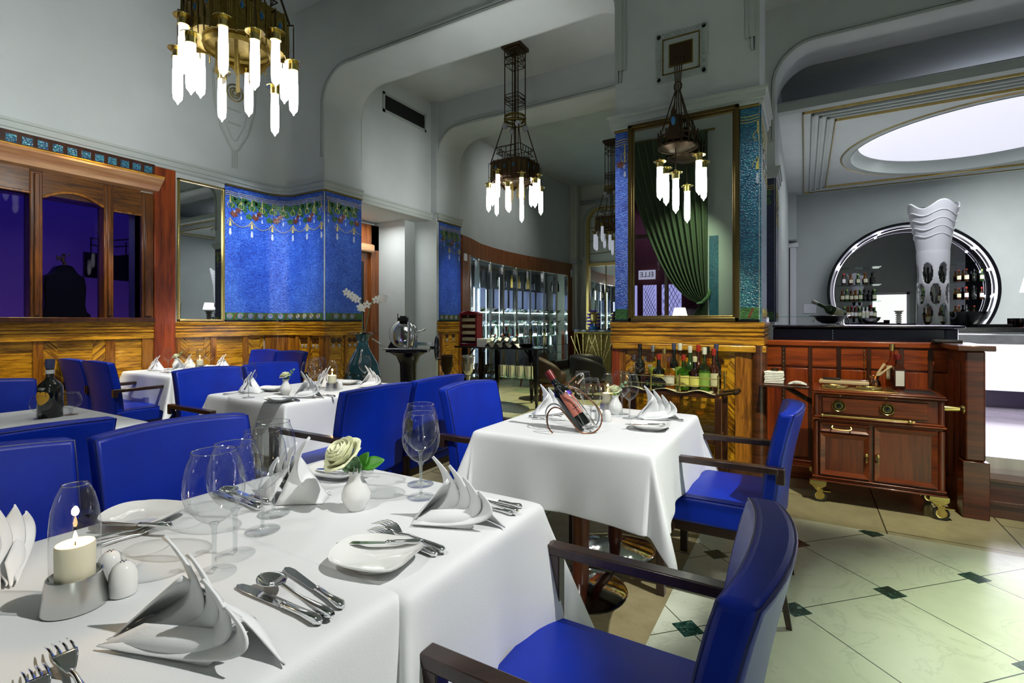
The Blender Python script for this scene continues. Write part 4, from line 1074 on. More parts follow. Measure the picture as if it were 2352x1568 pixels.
cut('knife', (772, 1249), (973, 1247), 'butter knife laid across the corner side plate', .773)
cut('knife', (1080, 1137), (1199, 1166), 'table knife right of the standing napkin, nearer the edge', .7535)
cut('knife', (1060, 1150), (1178, 1182), 'table knife right of the standing napkin, nearer the fan', .7535)
cut('spoon', (1072, 1146), (1190, 1176), 'silver spoon between the knives right of the fan napkin', .7605)
cut('knife', (218, 1202), (396, 1211), 'butter knife laid across the plate behind the shakers', .775)
cut('fork', (312, 1232), (205, 1262), 'silver fork between the candle chimney and the plate, front', .7555)
cut('fork', (300, 1222), (190, 1245), 'silver fork between the candle chimney and the plate, rear', .7585)
cut('fork', (125, 1488), (235, 1660), 'silver fork with tall tines at the bottom left edge, right one', .7585)
cut('fork', (72, 1545), (150, 1720), 'silver fork at the bottom left edge, left one', .7565)
cut('knife', (490, 1130), (598, 1172), 'table knife behind the row of four glasses, front', .7535)
cut('knife', (520, 1122), (620, 1158), 'table knife behind the row of four glasses, rear', .7535)
cut('spoon', (505, 1126), (600, 1165), 'silver spoon behind the row of four glasses', .7605)
cut('knife', (726, 1078), (858, 1083), 'butter knife on the plate behind the rose vase', .773)
cut('fork', (805, 1098), (726, 1088), 'silver fork in front of the plate behind the rose vase', .7545)
cut('fork', (830, 1092), (745, 1084), 'silver fork right of the plate behind the rose vase', .7575)
cut('knife', (1435, 975), (1528, 977), 'butter knife laid across the plate on the bottle table', .773)
cut('fork', (1446, 963), (1535, 986), 'silver fork behind the plate on the bottle table', .7545)
cut('knife', (1510, 957), (1570, 967), 'table knife at the right edge of the bottle table', .7535)
cut('fork', (1290, 960), (1214, 957), 'silver fork at the far left of the bottle table', .7545)
cut('knife', (1300, 965), (1222, 961), 'table knife at the far left of the bottle table', .7535)
cut('knife', (614, 914), (674, 914), 'butter knife laid across the front plate of the middle table', .773)
cut('fork', (636, 909), (687, 921), 'silver fork behind the front plate of the middle table', .7545)
cut('knife', (725, 905), (770, 911), 'table knife beside the front napkin of the middle table', .7535)
cut('spoon', (555, 904), (512, 906), 'silver spoon at the left end of the middle table', .7545)
cut('fork', (645, 900), (612, 897), 'silver fork by the rear plate of the middle table', .7545)
cut('knife', (352, 850), (388, 857), 'table knife at the front left of the farthest table', .7535)
cut('knife', (375, 853), (415, 861), 'table knife at the front middle of the farthest table', .7535)
for uv, lb, z in (((173, 1388), 'glass-chimney candle lamp on a brushed steel foot, large in the left foreground', .7545), ((1396, 948), 'candle lamp behind the shakers on the bottle table', .7525), ((763, 896), 'candle lamp at the right of the middle table glasses', .7525), ((459, 851), 'candle lamp on the farthest table', .7525)):
    o = put('cd', candle_maker, uv, D(10), lb, 'candle', 'candle lamps', z=z, scale=1.04)
    l = bpy.data.lights.new('candle_light', 'POINT'); l.energy = .35; l.color = (1, .6, .25); l.shadow_soft_size = .006
    lo = bpy.data.objects.new('candle_light', l); COL.objects.link(lo); lo.location = (o.location[0], o.location[1], z+.135)
for uv, lb, z in (((283, 1362), 'white salt shaker nearer the camera, beside the steel candle foot', .7545), ((254, 1335), 'white pepper shaker tucked behind the nearer shaker', .7545),
               ((1376, 965), 'left one of two white shakers on the bottle table', .7525), ((1394, 967), 'right one of two white shakers on the bottle table', .7525), ((780, 893), 'white shaker beside the candle on the middle table', .7525), ((475, 850), 'white shaker beside the candle on the farthest table', .7525)):
    put('sh', shaker_maker, uv, 0, lb, 'shaker', 'white shakers', z=z)
for uv, k, lb, z in (((818, 1168), 0, 'near table', .7525), ((1413, 951), 1, 'wine bottle table', .7525), ((656, 906), 1, 'middle table', .7525), ((405, 846), 1, 'farthest table', .7525)):
    o = put('vs', vase_maker('rose'), uv, 0, 'white porcelain bud vase with a pale rose on the '+lb, 'vase', 'porcelain bud vases', z=z)
    flower(k, tuple(o.location), D(20) if k == 0 else D(25), 'pale yellow rose with green leaves in the vase on the '+lb)
# brandy bottle with gold shield label
def brandy():
    o = bottle_maker('x', .30, .052, 'bottle_dark', 'x', 'cap_blue', None, shoulder=.52, nr=.017)()
    o.name = 'brandy_bottle'
    b = MB(); R = .0528
    sh = [(-.038, .030), (-.03, .045), (-.012, .052), (0, .047), (.012, .052), (.03, .045), (.038, .030), (.034, .008), (.018, -.010), (0, -.018), (-.018, -.010), (-.034, .008)]
    n = len(sh); vs = []; a0 = -1.05
    ctr = (R*math.cos(a0), R*math.sin(a0), .10)
    vs = [ctr] + [(R*math.cos(a0+x/R), R*math.sin(a0+x/R), .085+z) for x, z in sh]
    mid = [(R*math.cos(a0+x*.5/R), R*math.sin(a0+x*.5/R), .085+.015+(z-.015)*.5) for x, z in sh]
    b.add([ctr]+mid+vs[1:], [(0, 1+i, 1+(i+1) % n) for i in range(n)] + [(1+i, 1+n+i, 1+n+(i+1) % n, 1+(i+1) % n) for i in range(n)])
    b.build('label_shield', 'label_yellow', o, smooth=60)
    b = MB(); b.grid(lambda u, v: ((R+.0004)*math.cos(a0+(u-.5)*.6), (R+.0004)*math.sin(a0+(u-.5)*.6), .145+.012*v), 8, 1); b.build('label_band', 'steel', o)
    MB().lathe([(.0185, .225), (.0185, .245)], 20).build('neck_band', 'label_white', o)
    return o
put('br', brandy, (115, 957), 0, 'dark brandy bottle with gold shield label between two snifters', 'bottle', None)

# text helper: lettering as a mesh part
def text_part(txt, size, name, mat, parent, loc, rot, ext=.0004):
    c = bpy.data.curves.new(name, 'FONT'); c.body = txt; c.size = size; c.extrude = ext; c.align_x = 'CENTER'; c.align_y = 'CENTER'
    tmp = bpy.data.objects.new(name, c); COL.objects.link(tmp); bpy.context.view_layer.update()
    me = bpy.data.meshes.new_from_object(tmp.evaluated_get(bpy.context.evaluated_depsgraph_get())); bpy.data.objects.remove(tmp)
    me.materials.clear(); me.materials.append(M[mat]); o = bpy.data.objects.new(name, me); COL.objects.link(o); ALL.append(o)
    o.parent = parent; o.location = loc; o.rotation_euler = rot; return o

# wine bottle in a bent-wire cradle
p0 = Vector(at(1350, 1000, .7525)); p0.z = 0
base = Vector(at(1341, 990, .7525))
u = Vector((-CT*.80 - ST*.05, -ST*.80*0 - .10, 0))   # neck points to photo-left and up
cam_x = Vector((CT, ST, 0)); cam_y = Vector((-ST, CT, 0))
dirn = (-cam_x*.52 + Vector((0, 0, .80)) + cam_y*.30).normalized()
wb = bottle_maker('rack', .30, .038, 'bottle_dark', 'x', 'cap_wine', None, shoulder=.60, nr=.0145)()
wb.name = 'wine_bottle'; wb.location = base + Vector((0, 0, .022)) + cam_x*.0
qn = Vector((0, 0, 1)).rotation_difference(dirn)
wb.rotation_mode = 'QUATERNION'; wb.rotation_quaternion = qn
tag(wb, 'wine bottle with pink label lying tilted in a wire cradle', 'bottle')
inv = qn.to_matrix().inverted(); fr_ = inv @ (-cam_y*.9 + cam_x*.35 + Vector((0, 0, .25))); a0 = math.atan2(fr_.y, fr_.x)
def lab(z0, z1, h0, h1, name, mat, off=.0008):
    b = MB(); R = .038+off; b.grid(lambda u_, v_: (R*math.cos(a0+h0+(h1-h0)*u_), R*math.sin(a0+h0+(h1-h0)*u_), z0+(z1-z0)*v_), 12, 2); b.build(name, mat, wb, smooth=60)
plain('label_pink', (.42, .13, .09), .6)
lab(.055, .17, -.9, .9, 'label_paper', 'label_pink'); lab(.055, .17, .9, 1.25, 'label_paper', 'label_white'); lab(.150, .172, .1, .9, 'label_band', 'purple', .0011); lab(.150, .172, .9, 1.3, 'label_band', 'label_yellow', .0012); lab(.085, .088, -.5, .5, 'label_line', 'ink', .0013); lab(.097, .099, -.35, .3, 'label_line', 'ink', .0013)
rk = empty('bottle_cradle', tuple(base), 0, 'bent copper and steel wire cradle curling around the wine bottle', 'bottle rack')
def W3(pts): return [tuple(cam_x*a + cam_y*b + Vector((0, 0, c))) for a, b, c in pts]
def smooth_pts(P, k=6):
    P = [Vector(p) for p in P]; out = []
    for i in range(len(P)-1):
        a, b, c, d = P[max(i-1, 0)], P[i], P[i+1], P[min(i+2, len(P)-1)]
        for j in range(k):
            t = j/k; out.append(.5*((2*b)+(-a+c)*t+(2*a-5*b+4*c-d)*t*t+(-a+3*b-3*c+d)*t**3))
    return out + [P[-1]]
plain('copper', (.30, .14, .08), .25, 1)
for s, m_ in ((-1, 'copper'), (1, 'steel')):
    y = s*.048
    pts = [(-.145, y*1.1, .004), (-.165, y*1.1, .03), (-.168, y, .08), (-.15, y, .11), (-.125, y, .115), (-.10, y, .10), (-.06, y, .05), (-.02, y*1.0, .006), (.03, y*.9, .002), (.065, y*.7, .025), (.075, y*.7, .07), (.055, y*.9, .115), (.02, y, .15), (-.02, y*.6, .185), (-.06, y*.35, .20), (-.07, y*.1, .215), (-.035, 0, .25), (-.01, -y*.2, .262), (-.005, -y*.25, .245), (-.03, -y*.3, .215)]
    b = MB(); b.tube(smooth_pts(W3(pts)), .0034, 8); b.build('wire', m_, rk)
b = MB(); b.tube(smooth_pts(W3([(-.09, -.05, .17), (-.12, 0, .20), (-.09, .05, .19), (-.03, .05, .14), (.02, .05, .08), (.05, .0, .03), (.03, -.05, .05), (-.02, -.055, .11), (-.06, -.05, .16), (-.085, -.03, .18)])), .003, 8); b.build('wire', 'steel', rk)

sg = MB().box(-.20, -.015, -.11, .20, .015, .11).build('lit_sign', 'sign_glow', loc=(-3.27, -3.45, 2.36))
tag(sg, 'white lit sign across the street, read backwards in the pillar mirror', 'sign')
text_part('ELLE', .17, 'lettering', 'ink', sg, (0, .017, 0), (PI/2, 0, PI))
# ======================= chandeliers =======================
def lamp(parent, x, y, ztop, zcap, mat='tube_glow', s=1.0, cap='brass'):
    k = s
    b = MB(); b.tube([(0, 0, ztop-zcap), (0, 0, .02)], .004*k, 6); b.build('rod', 'bronze' if cap != 'brass_hi' else 'brass', parent, loc=(x, y, zcap))
    b = MB(); b.lathe([(0, .035*k), (.008*k, .032*k), (.012*k, .012*k), (.05*k, .006*k), (.062*k, .0), (.060*k, -.005*k), (.034*k, -.004*k), (.032*k, -.05*k), (.036*k, -.052*k), (.036*k, -.06*k), (0, -.06*k)], 24)
    b.build('lamp_cap', 'brass' if cap != 'dark' else 'brass_dark', parent, loc=(x, y, zcap))
    b = MB(); b.lathe([(0, -.05*k), (.028*k, -.058*k), (.0285*k, -.13*k), (.031*k, -.16*k), (.031*k, -.30*k), (.027*k, -.345*k), (.006*k, -.372*k), (.005*k, -.38*k), (0, -.384*k)], 16)
    b.build('glass_tube', mat, parent, loc=(x, y, zcap), smooth=70)
def chandelier(label, loc, mat='tube_glow', stem=0, drum='brass_dark'):
    r = empty('chandelier', loc, 0, label, 'chandelier', 'brass tube-lamp chandeliers')
    # local z=0 is the ceiling of the cross bays (4.9 m)
    T = stem
    if T: MB().box(-.14, -.14, T-.06, .14, .14, T).box(-.10, -.10, -.02, .10, .10, 0).build('canopy', 'bronze', r, bevel=.01)
    else: MB().box(-.14, -.14, -.05, .14, .14, 0).box(-.11, -.11, -.07, .11, .11, -.05).build('canopy', 'bronze', r, bevel=.01)
    b = MB()
    for sx in (-1, 1):
        for sy in (-1, 1):
            b.tube([(.10*sx, .10*sy, T-.04), (.10*sx, .10*sy, -1.0), (.235*sx, .235*sy, -1.58)], .008, 6)
    for a in ((0, 0), (.03, .03), (-.03, .03), (.03, -.03)): b.tube([(a[0], a[1], T-.04), (a[0], a[1], -1.62)], .006, 6)
    b.build('rod', 'bronze', r)
    for (h, z0, z1, q) in ((.10, -.06, -.16, 0), (.10, -.16, -.26, 0), (.105, -.66, -.70, 1), (.105, -.72, -.76, 1), (.18, -1.36, -1.44, 2)):
        b = MB()
        for i in range(4):
            a = [(-h, -h), (h, -h), (h, h), (-h, h)]; p, q_ = a[i], a[(i+1) % 4]
            b.tube([(p[0], p[1], z0), (q_[0], q_[1], z0)], .005, 5); b.tube([(p[0], p[1], z1), (q_[0], q_[1], z1)], .005, 5)
            if q == 0: b.tube([(p[0], p[1], z0), (q_[0], q_[1], z1)], .004, 5); b.tube([(p[0], p[1], z1), (q_[0], q_[1], z0)], .004, 5)
            if q == 2:
                for t in (.2, .4, .6, .8): x, y = p[0]+(q_[0]-p[0])*t, p[1]+(q_[1]-p[1])*t; b.tube([(x, y, z0), (x, y, z1)], .005, 5)
            if q: 
                m = ((p[0]+q_[0])/2*1.35, (p[1]+q_[1])/2*1.35); b.tube([(p[0], p[1], z0), (m[0], m[1], (z0+z1)/2), (q_[0], q_[1], z0)], .004, 5)
        b.build('lattice', 'bronze', r)
    b = MB()
    for k in range(4):
        b.tube([((.13+.012*(k % 2))*math.cos(2*PI*i/24), (.13+.012*(k % 2))*math.sin(2*PI*i/24), -.93-.028*k) for i in range(24)], .010, 6, closed=True)
    b.build('ring_collar', 'brass_dark', r)
    for i in range(4): a = PI/4+i*PI/2; MB().ball((.14*math.cos(a), .14*math.sin(a), -1.07), .042).build('globe_bulb', 'bulb_off', r)
    # drum: pierced brass plates around a square with cut corners, rays below
    R = .27; oc = []
    for x, y in ((-R, -R*.62), (-R*.62, -R), (R*.62, -R), (R, -R*.62), (R, R*.62), (R*.62, R), (-R*.62, R), (-R, R*.62)): oc.append((x, y))
    b = MB(); st = MB(); hl = MB()
    for i in range(8):
        p, q_ = oc[i], oc[(i+1) % 8]; dx, dy = q_[0]-p[0], q_[1]-p[1]; L = math.hypot(dx, dy); nx, ny = dy/L, -dx/L; long = L > .2
        def F(s, z, w): return (p[0]+dx*s/L+nx*w, p[1]+dy*s/L+ny*w, z)
        bot = [(L*t, -1.83 + (.05*math.sin(PI*t) if long else 0)) for t in [j/8 for j in range(9)]]
        b.prism([(0, -1.56), (0, -1.83)] + bot[1:-1] + [(L, -1.83), (L, -1.56)], -.004, .004, F)
        n = 5 if long else 2
        for j in range(n+1):
            s_ = L*j/n; b.tube([F(s_, -1.55, .004), F(s_, -1.70, .008), F(s_, -1.84, .004)], .0045, 5)
        for j in range(n):
            s_ = L*(j+.5)/n
            if long and j % 2 == 0:
                st.add([F(s_, -1.655+.026, .008)] + [F(s_+.012*math.cos(a), -1.655+.026*math.sin(a), .008) for a in [2*PI*t/10 for t in range(10)]] + [F(s_, -1.655, .018)], [(1+t, 1+(t+1) % 10, 11) for t in range(10)])
                hl.tube([F(s_-.02, -1.66, .006), F(s_, -1.61, .006), F(s_+.02, -1.66, .006), F(s_, -1.71, .006), F(s_-.02, -1.66, .006)], .003, 4)
            else:
                for dx_ in (-.012, 0, .012): hl.tube([F(s_+dx_, -1.60, .006), F(s_+dx_, -1.74, .006)], .0022, 4)
    b.prism([(x*.97, y*.97) for x, y in oc], -1.78, -1.772)
    b.lathe([(.20, -1.83), (.21, -1.80), (.20, -1.775)], 24)
    b.build('drum', drum, r, smooth=20); st.build('blue_stone', 'blue_stone', r); hl.build('drum_relief', 'gold' if drum == 'brass_dark' else 'brass_dark', r)
    b = MB()
    for i in range(8):
        a = i*PI/4+.2
        for k in (-.015, 0, .015): b.tube([(.12*math.cos(a)+k, .12*math.sin(a), -1.78), (.12*math.cos(a)+k, .12*math.sin(a), -2.05+.03*(i % 3))], .0035, 5)
    b.build('hanging_rod', 'brass_dark', r)
    br = MB()
    lamps = []
    for i in range(12):
        a = 2*PI*(i+.5)/12; rr = .36 if i % 2 else .315
        lamps.append((rr*math.cos(a), rr*math.sin(a), (-1.73, -1.85, -1.71, -1.90, -1.77, -1.83)[i % 6]))
    for x, y, z in lamps:
        k = .26/math.hypot(x, y); br.tube([(x*k, y*k, -1.60), (x*1.0, y*1.0, -1.585), (x, y, -1.62)], .006, 5)
    br.build('bracket', 'bronze', r)
    for i, (x, y, z) in enumerate(lamps):
        m_ = mat if (mat != 'tube_glow' or i % 5) else 'tube_cap'
        lamp(r, x, y, -1.60, z, m_, .97, 'brass' if mat == 'tube_glow' else 'dark')
    return r
chandelier('large brass chandelier with blue stones and glowing tube lamps, cropped by the top edge', (-3.37, 2.02, 4.92), stem=.43)
chandelier('dark bronze chandelier with glowing tubes hanging in the middle bay', (-3.33, 5.78, 4.9), drum='bronze')
chandelier('unlit-looking bronze chandelier half hidden behind the pillar, farthest away', (-3.39, 9.8, 4.9), 'tube_dim', drum='bronze')

# pillar lamp: ring with six tubes hanging from a wall plaque
sx, sy = -.877, 4.135
r = empty('pillar_pendant_lamp', (sx, sy, 0), 0, 'small ring pendant with three glowing tubes before the pillar mirror', 'pendant lamp')
b = MB()
for a in (-.03, -.01, .01, .03): b.tube([(a, .155, 3.44), (a, .02, 3.38), (a*.6, 0, 3.13), (a*1.0, 0, 2.86)], .005, 6)
b.tube([(.03*math.cos(t), .0, 3.13+.04*math.sin(t)) for t in [2*PI*i/12 for i in range(12)]], .005, 6, closed=True)
for i in range(4):
    a = PI/4+i*PI/2; b.tube([(.02*math.cos(a), .02*math.sin(a), 3.10), (.14*math.cos(a), .14*math.sin(a), 2.76)], .005, 6)
b.build('rod', 'bronze', r)
b = MB(); R = .145
for z in (2.64, 2.72): b.tube([(R*math.cos(t), R*math.sin(t), z) for t in [2*PI*i/32 for i in range(32)]], .010, 6, closed=True)
for i in range(16):
    a = 2*PI*i/16; b.tube([(R*math.cos(a), R*math.sin(a), 2.63), (R*1.05*math.cos(a), R*1.05*math.sin(a), 2.76)], .008, 4)
b.lathe([(.0, 2.60), (.07, 2.615), (.135, 2.64), (.13, 2.65), (.07, 2.635), (0, 2.62)], 32)
b.lathe([(.12, 2.68), (.05, 2.74), (.03, 2.88), (.02, 2.90), (0, 2.90)], 16)
b.build('ring', 'bronze', r)
b = MB(); b.prism([(-.05, 2.66), (.05, 2.66), (.045, 2.74), (.025, 2.80), (.02, 2.88), (0, 2.92), (-.02, 2.88), (-.025, 2.80), (-.045, 2.74)], -.160, -.140, lambda p, q, w: (p, w, q))
b.build('shield', 'bronze', r, bevel=.003)
MB().ball((0, -.160, 2.80), .018, sz=2.0).build('blue_stone', 'blue_stone', r)
for x, y, z in ((-.153, .045, 2.565), (-.001, -.07, 2.42), (.153, .045, 2.57)): lamp(r, x, y, 2.66, z, 'tube_glow', .84)
pq = empty('plaster_plaque', (-.885, 4.3, 3.465), 0, 'square carved plaster plaque high on the pillar, behind the lamp rods', 'wall plaque')
g = lambda p, q, w: (p, w, q)
b = MB().box(-.205, -.012, -.205, .205, 0, .205); b.build('plaque_board', 'cornice', pq, smooth=0)
b = MB()
for i in range(10):
    for s in (-1, 1):
        c = -.18+.04*i
        for (x, z, k) in ((c, s*.18, 0), (s*.18, c, 1)):
            b.lathe([(.018, 0), (.016, .006), (.010, .006), (.009, .002), (0, .002)], 10, (0, 0, 0)); 
            vs = b.v[-5*10+9:]  # relocate the new ring pattern to the board
            n_new = 4*10+1; base_ = len(b.v)-n_new
            for j in range(base_, len(b.v)):
                X_, Y_, Z_ = b.v[j]; b.v[j] = (x+X_, -.012-Z_, z+Y_*1.15)
b.build('carved_border', 'plaster_dark', pq)
b = MB(); 
for h, w in ((.15, .008), (.095, .008)): b.box(-h, -.022, -h, h, -.010, -h+w).box(-h, -.022, h-w, h, -.010, h).box(-h, -.022, -h, -h+w, -.010, h).box(h-w, -.022, -h, h, -.010, h)
b.build('inner_frame', 'brass_dark', pq, smooth=0)
MB().box(-.09, -.02, -.09, .09, -.008, .09).build('opening_plate', 'bronze', pq, smooth=0)
# two plaster wall ornaments behind the chandeliers
for (x, y, z, ax) in ((-6.1, 3.62, 3.80, 'x'), (-5.72, 10.6, 3.3, 'x')):
    o = empty('wall_ornament', (x, y, z), 0, 'shield-shaped plaster relief with gold roundel %s' % ('behind the nearest chandelier' if y < 5 else 'on the curved wall above the wine cabinets'), 'wall relief')
    F = lambda p, q, w: (w, p, q)
    b = MB(); k = 1.0
    out = [(-.27, .45), (-.22, .55), (-.22, .62), (.22, .62), (.22, .55), (.27, .45), (.25, .1), (.17, -.2), (.05, -.42), (0, -.46), (-.05, -.42), (-.17, -.2), (-.25, .1)]
    b.tube([F(p, q, .012) for p, q in out], .011, 6, closed=True)
    for s in (-.02, .02, 0): b.tube([F(s*1.5, -.45, .012), F(s*1.5, -.66, .012)], .007, 5)
    b.tube([F(p*.7, q*.8+.04, .01) for p, q in out], .006, 5, closed=True)
    for c in (.3, .05, -.12): b.box(.002, -.08, c, .014, .08, c+.02)
    b.build('relief', 'cornice', o)
    b = MB()
    for R in (.10, .06, .03): b.tube([F(R*math.cos(t), .27+R*math.sin(t), .014) for t in [2*PI*i/20 for i in range(20)]], .008, 5, closed=True)
    b.build('gold_roundel', 'gold' if y < 5 else 'cornice', o)

# ======================= mirrors =======================
m = empty('pillar_mirror', (0,0,0), 0, 'tall brass-framed mirror on the pillar reflecting a green curtain', 'mirror')
b = MB(); x0, x1, z0, z1, y = -1.325, -.44, 1.245, 2.945, 4.30
for w_, d_ in ((.035, .045), (.050, .030)):
    b.box(x0, y-d_, z0, x0+w_, y, z1).box(x1-w_, y-d_, z0, x1, y, z1).box(x0, y-d_, z0, x1, y, z0+w_).box(x0, y-d_, z1-w_, x1, y, z1)
b.build('mirror_frame', 'frame_bronze', m, bevel=.006)
MB().box(x0+.03, y-.012, z0+.03, x1-.03, y-.006, z1-.03).build('mirror_glass', 'mirror_dim', m, smooth=0)
m = empty('wall_mirror', (0,0,0), 0, 'narrow tall mirror in a slim brass frame between the wooden column and the blue mosaic', 'mirror')
b = MB(); y0, y1, z0, z1, x = 2.96, 3.485, 1.25, 2.86, -6.1
b.box(x, y0, z0, x+.035, y0+.022, z1).box(x, y1-.022, z0, x+.035, y1, z1).box(x, y0, z0, x+.035, y1, z0+.022).box(x, y0, z1-.022, x+.035, y1, z1)
b.build('mirror_frame', 'brass', m, bevel=.004)
MB().box(x, y0+.02, z0+.02, x+.012, y1-.02, z1-.02).build('mirror_glass', 'mirror', m, smooth=0)

# green curtain on the window wall, seen in the pillar mirror
cu = empty('curtain', (0,0,0), 0, 'heavy green curtain gathered by a tieback, seen in the pillar mirror', 'curtain')
b = MB()
def cf(u, v):
    z = 4.95-3.75*v; k = (1-v)**.8; x1 = -1.62; top = 1.75
    if z > 1.62: t = (z-1.62)/(4.95-1.62); w = .12+(top-.12)*t**.5
    else: t = (1.62-z)/.42; w = .12+.25*t
    x = x1 - w*(1-u); return (x, -1.72 + .045*math.sin(u*PI*2*11)*(1 if z > 1.7 else .5) - .02*math.sin(u*5), z)
b.grid(cf, 160, 30); b.build('drape', 'cloth_green', cu, smooth=80)
b = MB(); b.tube([(-1.80, -1.76, 1.60), (-1.70, -1.66, 1.62), (-1.62, -1.70, 1.70), (-1.60, -1.86, 1.85)], .02, 8, sx=2.5); b.build('tieback', 'leaf_grey', cu)
MB().cyl((-3.5, -1.8, 4.98), (-1.5, -1.8, 4.98), .02).build('curtain_rod', 'brass_dark', cu)
tl = empty('window_lamp', (-2.12, -1.6, .13), 0, 'small white table lamp with patterned shade reflected in the pillar mirror', 'lamp')
MB().lathe([(0, -.13), (.15, -.13), (.15, -.11), (.02, .04), (.02, 1.25), (0, 1.25)], 16).build('lamp_stand', 'brass_dark', tl)
MB().lathe([(.16, 1.15), (.10, 1.38), (.097, 1.38), (.155, 1.15)], 24, closed=True).build('lamp_shade', 'lamp_shade', tl)

# ======================= dusk silhouettes beyond the left windows =======================
c = empty('mantel_clock', (-6.33, 2.035, 1.285), 0, 'dark ornate clock silhouette topped by a small gilt cupid figure, behind the window glass', 'clock')
prof = [(.20, 0), (.20, .03), (.17, .05), (.155, .12), (.16, .20), (.165, .30), (.155, .36), (.15, .40), (.10, .43), (.08, .46), (.06, .50), (.02, .515)]
pl = [(-x, z) for x, z in prof] + [(x, z) for x, z in prof[::-1]]
b = MB().prism(pl, -.07, .07, lambda p, q, w: (w, p*1.0, q)); b.build('clock_case', 'silhouette', c, bevel=.01)
b = MB()
b.tube([(0, 0, .51), (0, .01, .54), (0, -.005, .565), (0, .0, .60)], [.006, .014, .018, .012], 8); b.ball((0, .004, .622), .015)
b.tube([(0, .01, .60), (0, .035, .615), (0, .05, .635)], .005, 6); b.tube([(0, -.01, .60), (0, -.035, .58), (0, -.03, .56)], .005, 6); b.tube([(0, -.01, .58), (0, -.045, .60), (0, -.05, .56)], [.01, .014, .004], 6)
b.tube([(0, .0, .545), (0, .025, .53), (0, .01, .515)], [.008, .007, .005], 6)
b.build('gilt_figure', 'gold', c)
s = empty('hanging_sign', (-7.2, 2.92, 1.92), 0, 'dark shop sign on curled iron brackets outside the window', 'sign')
b = MB().prism([(-.42, -.16), (.42, -.20), (.42, .16), (.2, .19), (-.1, .12), (-.42, .13)], -.02, .02, lambda p, q, w: (w, p, q)); b.build('sign_board', 'silhouette', s)
b = MB()
for dz in (.22, .30): b.tube([(0, -.36, dz), (0, -.2, dz-.01), (0, .0, dz+.03), (0, .2, dz+.07), (0, .45, dz+.07)], .008, 5)
for y in (-.35, 0.0, .35): b.tube([(0, y, .12), (0, y, .30)], .006, 5)
b.build('sign_bracket', 'silhouette', s)
st = empty('standing_figurine', (-6.35, 1.36, 1.285), 0, 'dark figurine silhouette on the sill behind the leftmost pane', 'figurine')
b = MB(); b.tube([(0, 0, 0), (0, 0, .2), (0, .02, .30), (0, .0, .42)], [.16, .13, .05, .04], 10); b.ball((0, .0, .47), .045, sz=1.2); b.tube([(0, -.03, .40), (0, -.10, .34), (0, -.13, .22)], .018, 6); b.build('figure', 'silhouette', st)

# ======================= floor vase with orchid =======================
X_, Y_, _ = at(838, 950, .32); vx, vy = -4.19, 3.92
v = empty('floor_vase', (vx, vy, 0), 0, 'big teal glazed floor vase with gilt branches, beside the blue mosaic corner', 'vase')
MB().lathe([(0, 0), (.12, 0), (.125, .02), (.115, .06), (.14, .25), (.175, .42), (.192, .58), (.190, .68), (.165, .78), (.115, .87), (.075, .94), (.060, 1.0), (.064, 1.06), (.085, 1.09), (.10, 1.105), (.095, 1.105), (.07, 1.07), (.055, 1.0), (0, .95)], 48).build('vase_body', 'teal_glaze', v, smooth=80)
b = MB(); R = lambda z: .195 if z < .66 else .195-.30*(z-.66)
for k in range(5):
    a = -2.6+k*.55
    b.tube([((R(z)+.004)*math.cos(a+.25*math.sin(z*9+k)), (R(z)+.004)*math.sin(a+.25*math.sin(z*9+k)), z) for z in [.36+.04*j for j in range(9)]], .004, 5)
    for j in range(5): z = .40+.07*j; b.ball(((R(z)+.002)*math.cos(a+.3*math.sin(z*11+k)), (R(z)+.002)*math.sin(a+.3*math.sin(z*11+k)), z), .013, 6, 4)
b.build('gilt_branch', 'bronze', v)
o = empty('orchid', (vx, vy, 1.0), 0, 'white orchid sprays growing out of the floor vase', 'orchid')
b = MB()
for a in range(7): leaf_geo(b, (0, 0, .10), (math.cos(a*.9), math.sin(a*.9), .55), .16, .045, curl=.5)
b.build('leaf', 'leaf_dark', o, thick=.001)
st_ = MB(); fl = MB()
def orchid(c, s=.028):
    for k in range(5):
        a = k*2*PI/5+.3; d = cam_x*math.cos(a) + Vector((0, 0, math.sin(a)))
        leaf_geo(fl, c+d*.006, d, s, s*.72, up=tuple(-cam_y), rnd_=True, curl=.1)
s1 = [(-.01, 0, .05), (-.005, 0, .25), (-.01, 0, .42), (-.05, 0, .52), (-.12, 0, .56), (-.17, 0, .57)]
s2 = [(.01, 0, .05), (.05, 0, .25), (.08, 0, .40), (.13, 0, .49), (.20, 0, .50), (.26, 0, .53)]
for s_ in (s1, s2):
    P_ = smooth_pts(W3(s_)); st_.tube(P_, .004, 6)
for a, c_ in ((-.16, .585), (-.13, .56), (-.10, .545), (-.08, .52), (-.05, .505), (-.02, .42), (.0, .41), (.14, .50), (.17, .51), (.20, .505), (.22, .52), (.05, .45)):
    orchid(cam_x*a*1.08 + Vector((0, 0, c_-.02)) - cam_y*.02, .040)
st_.build('stem', 'leaf_grey', o); fl.build('blossom', 'orchid', o, thick=.001, smooth=60)

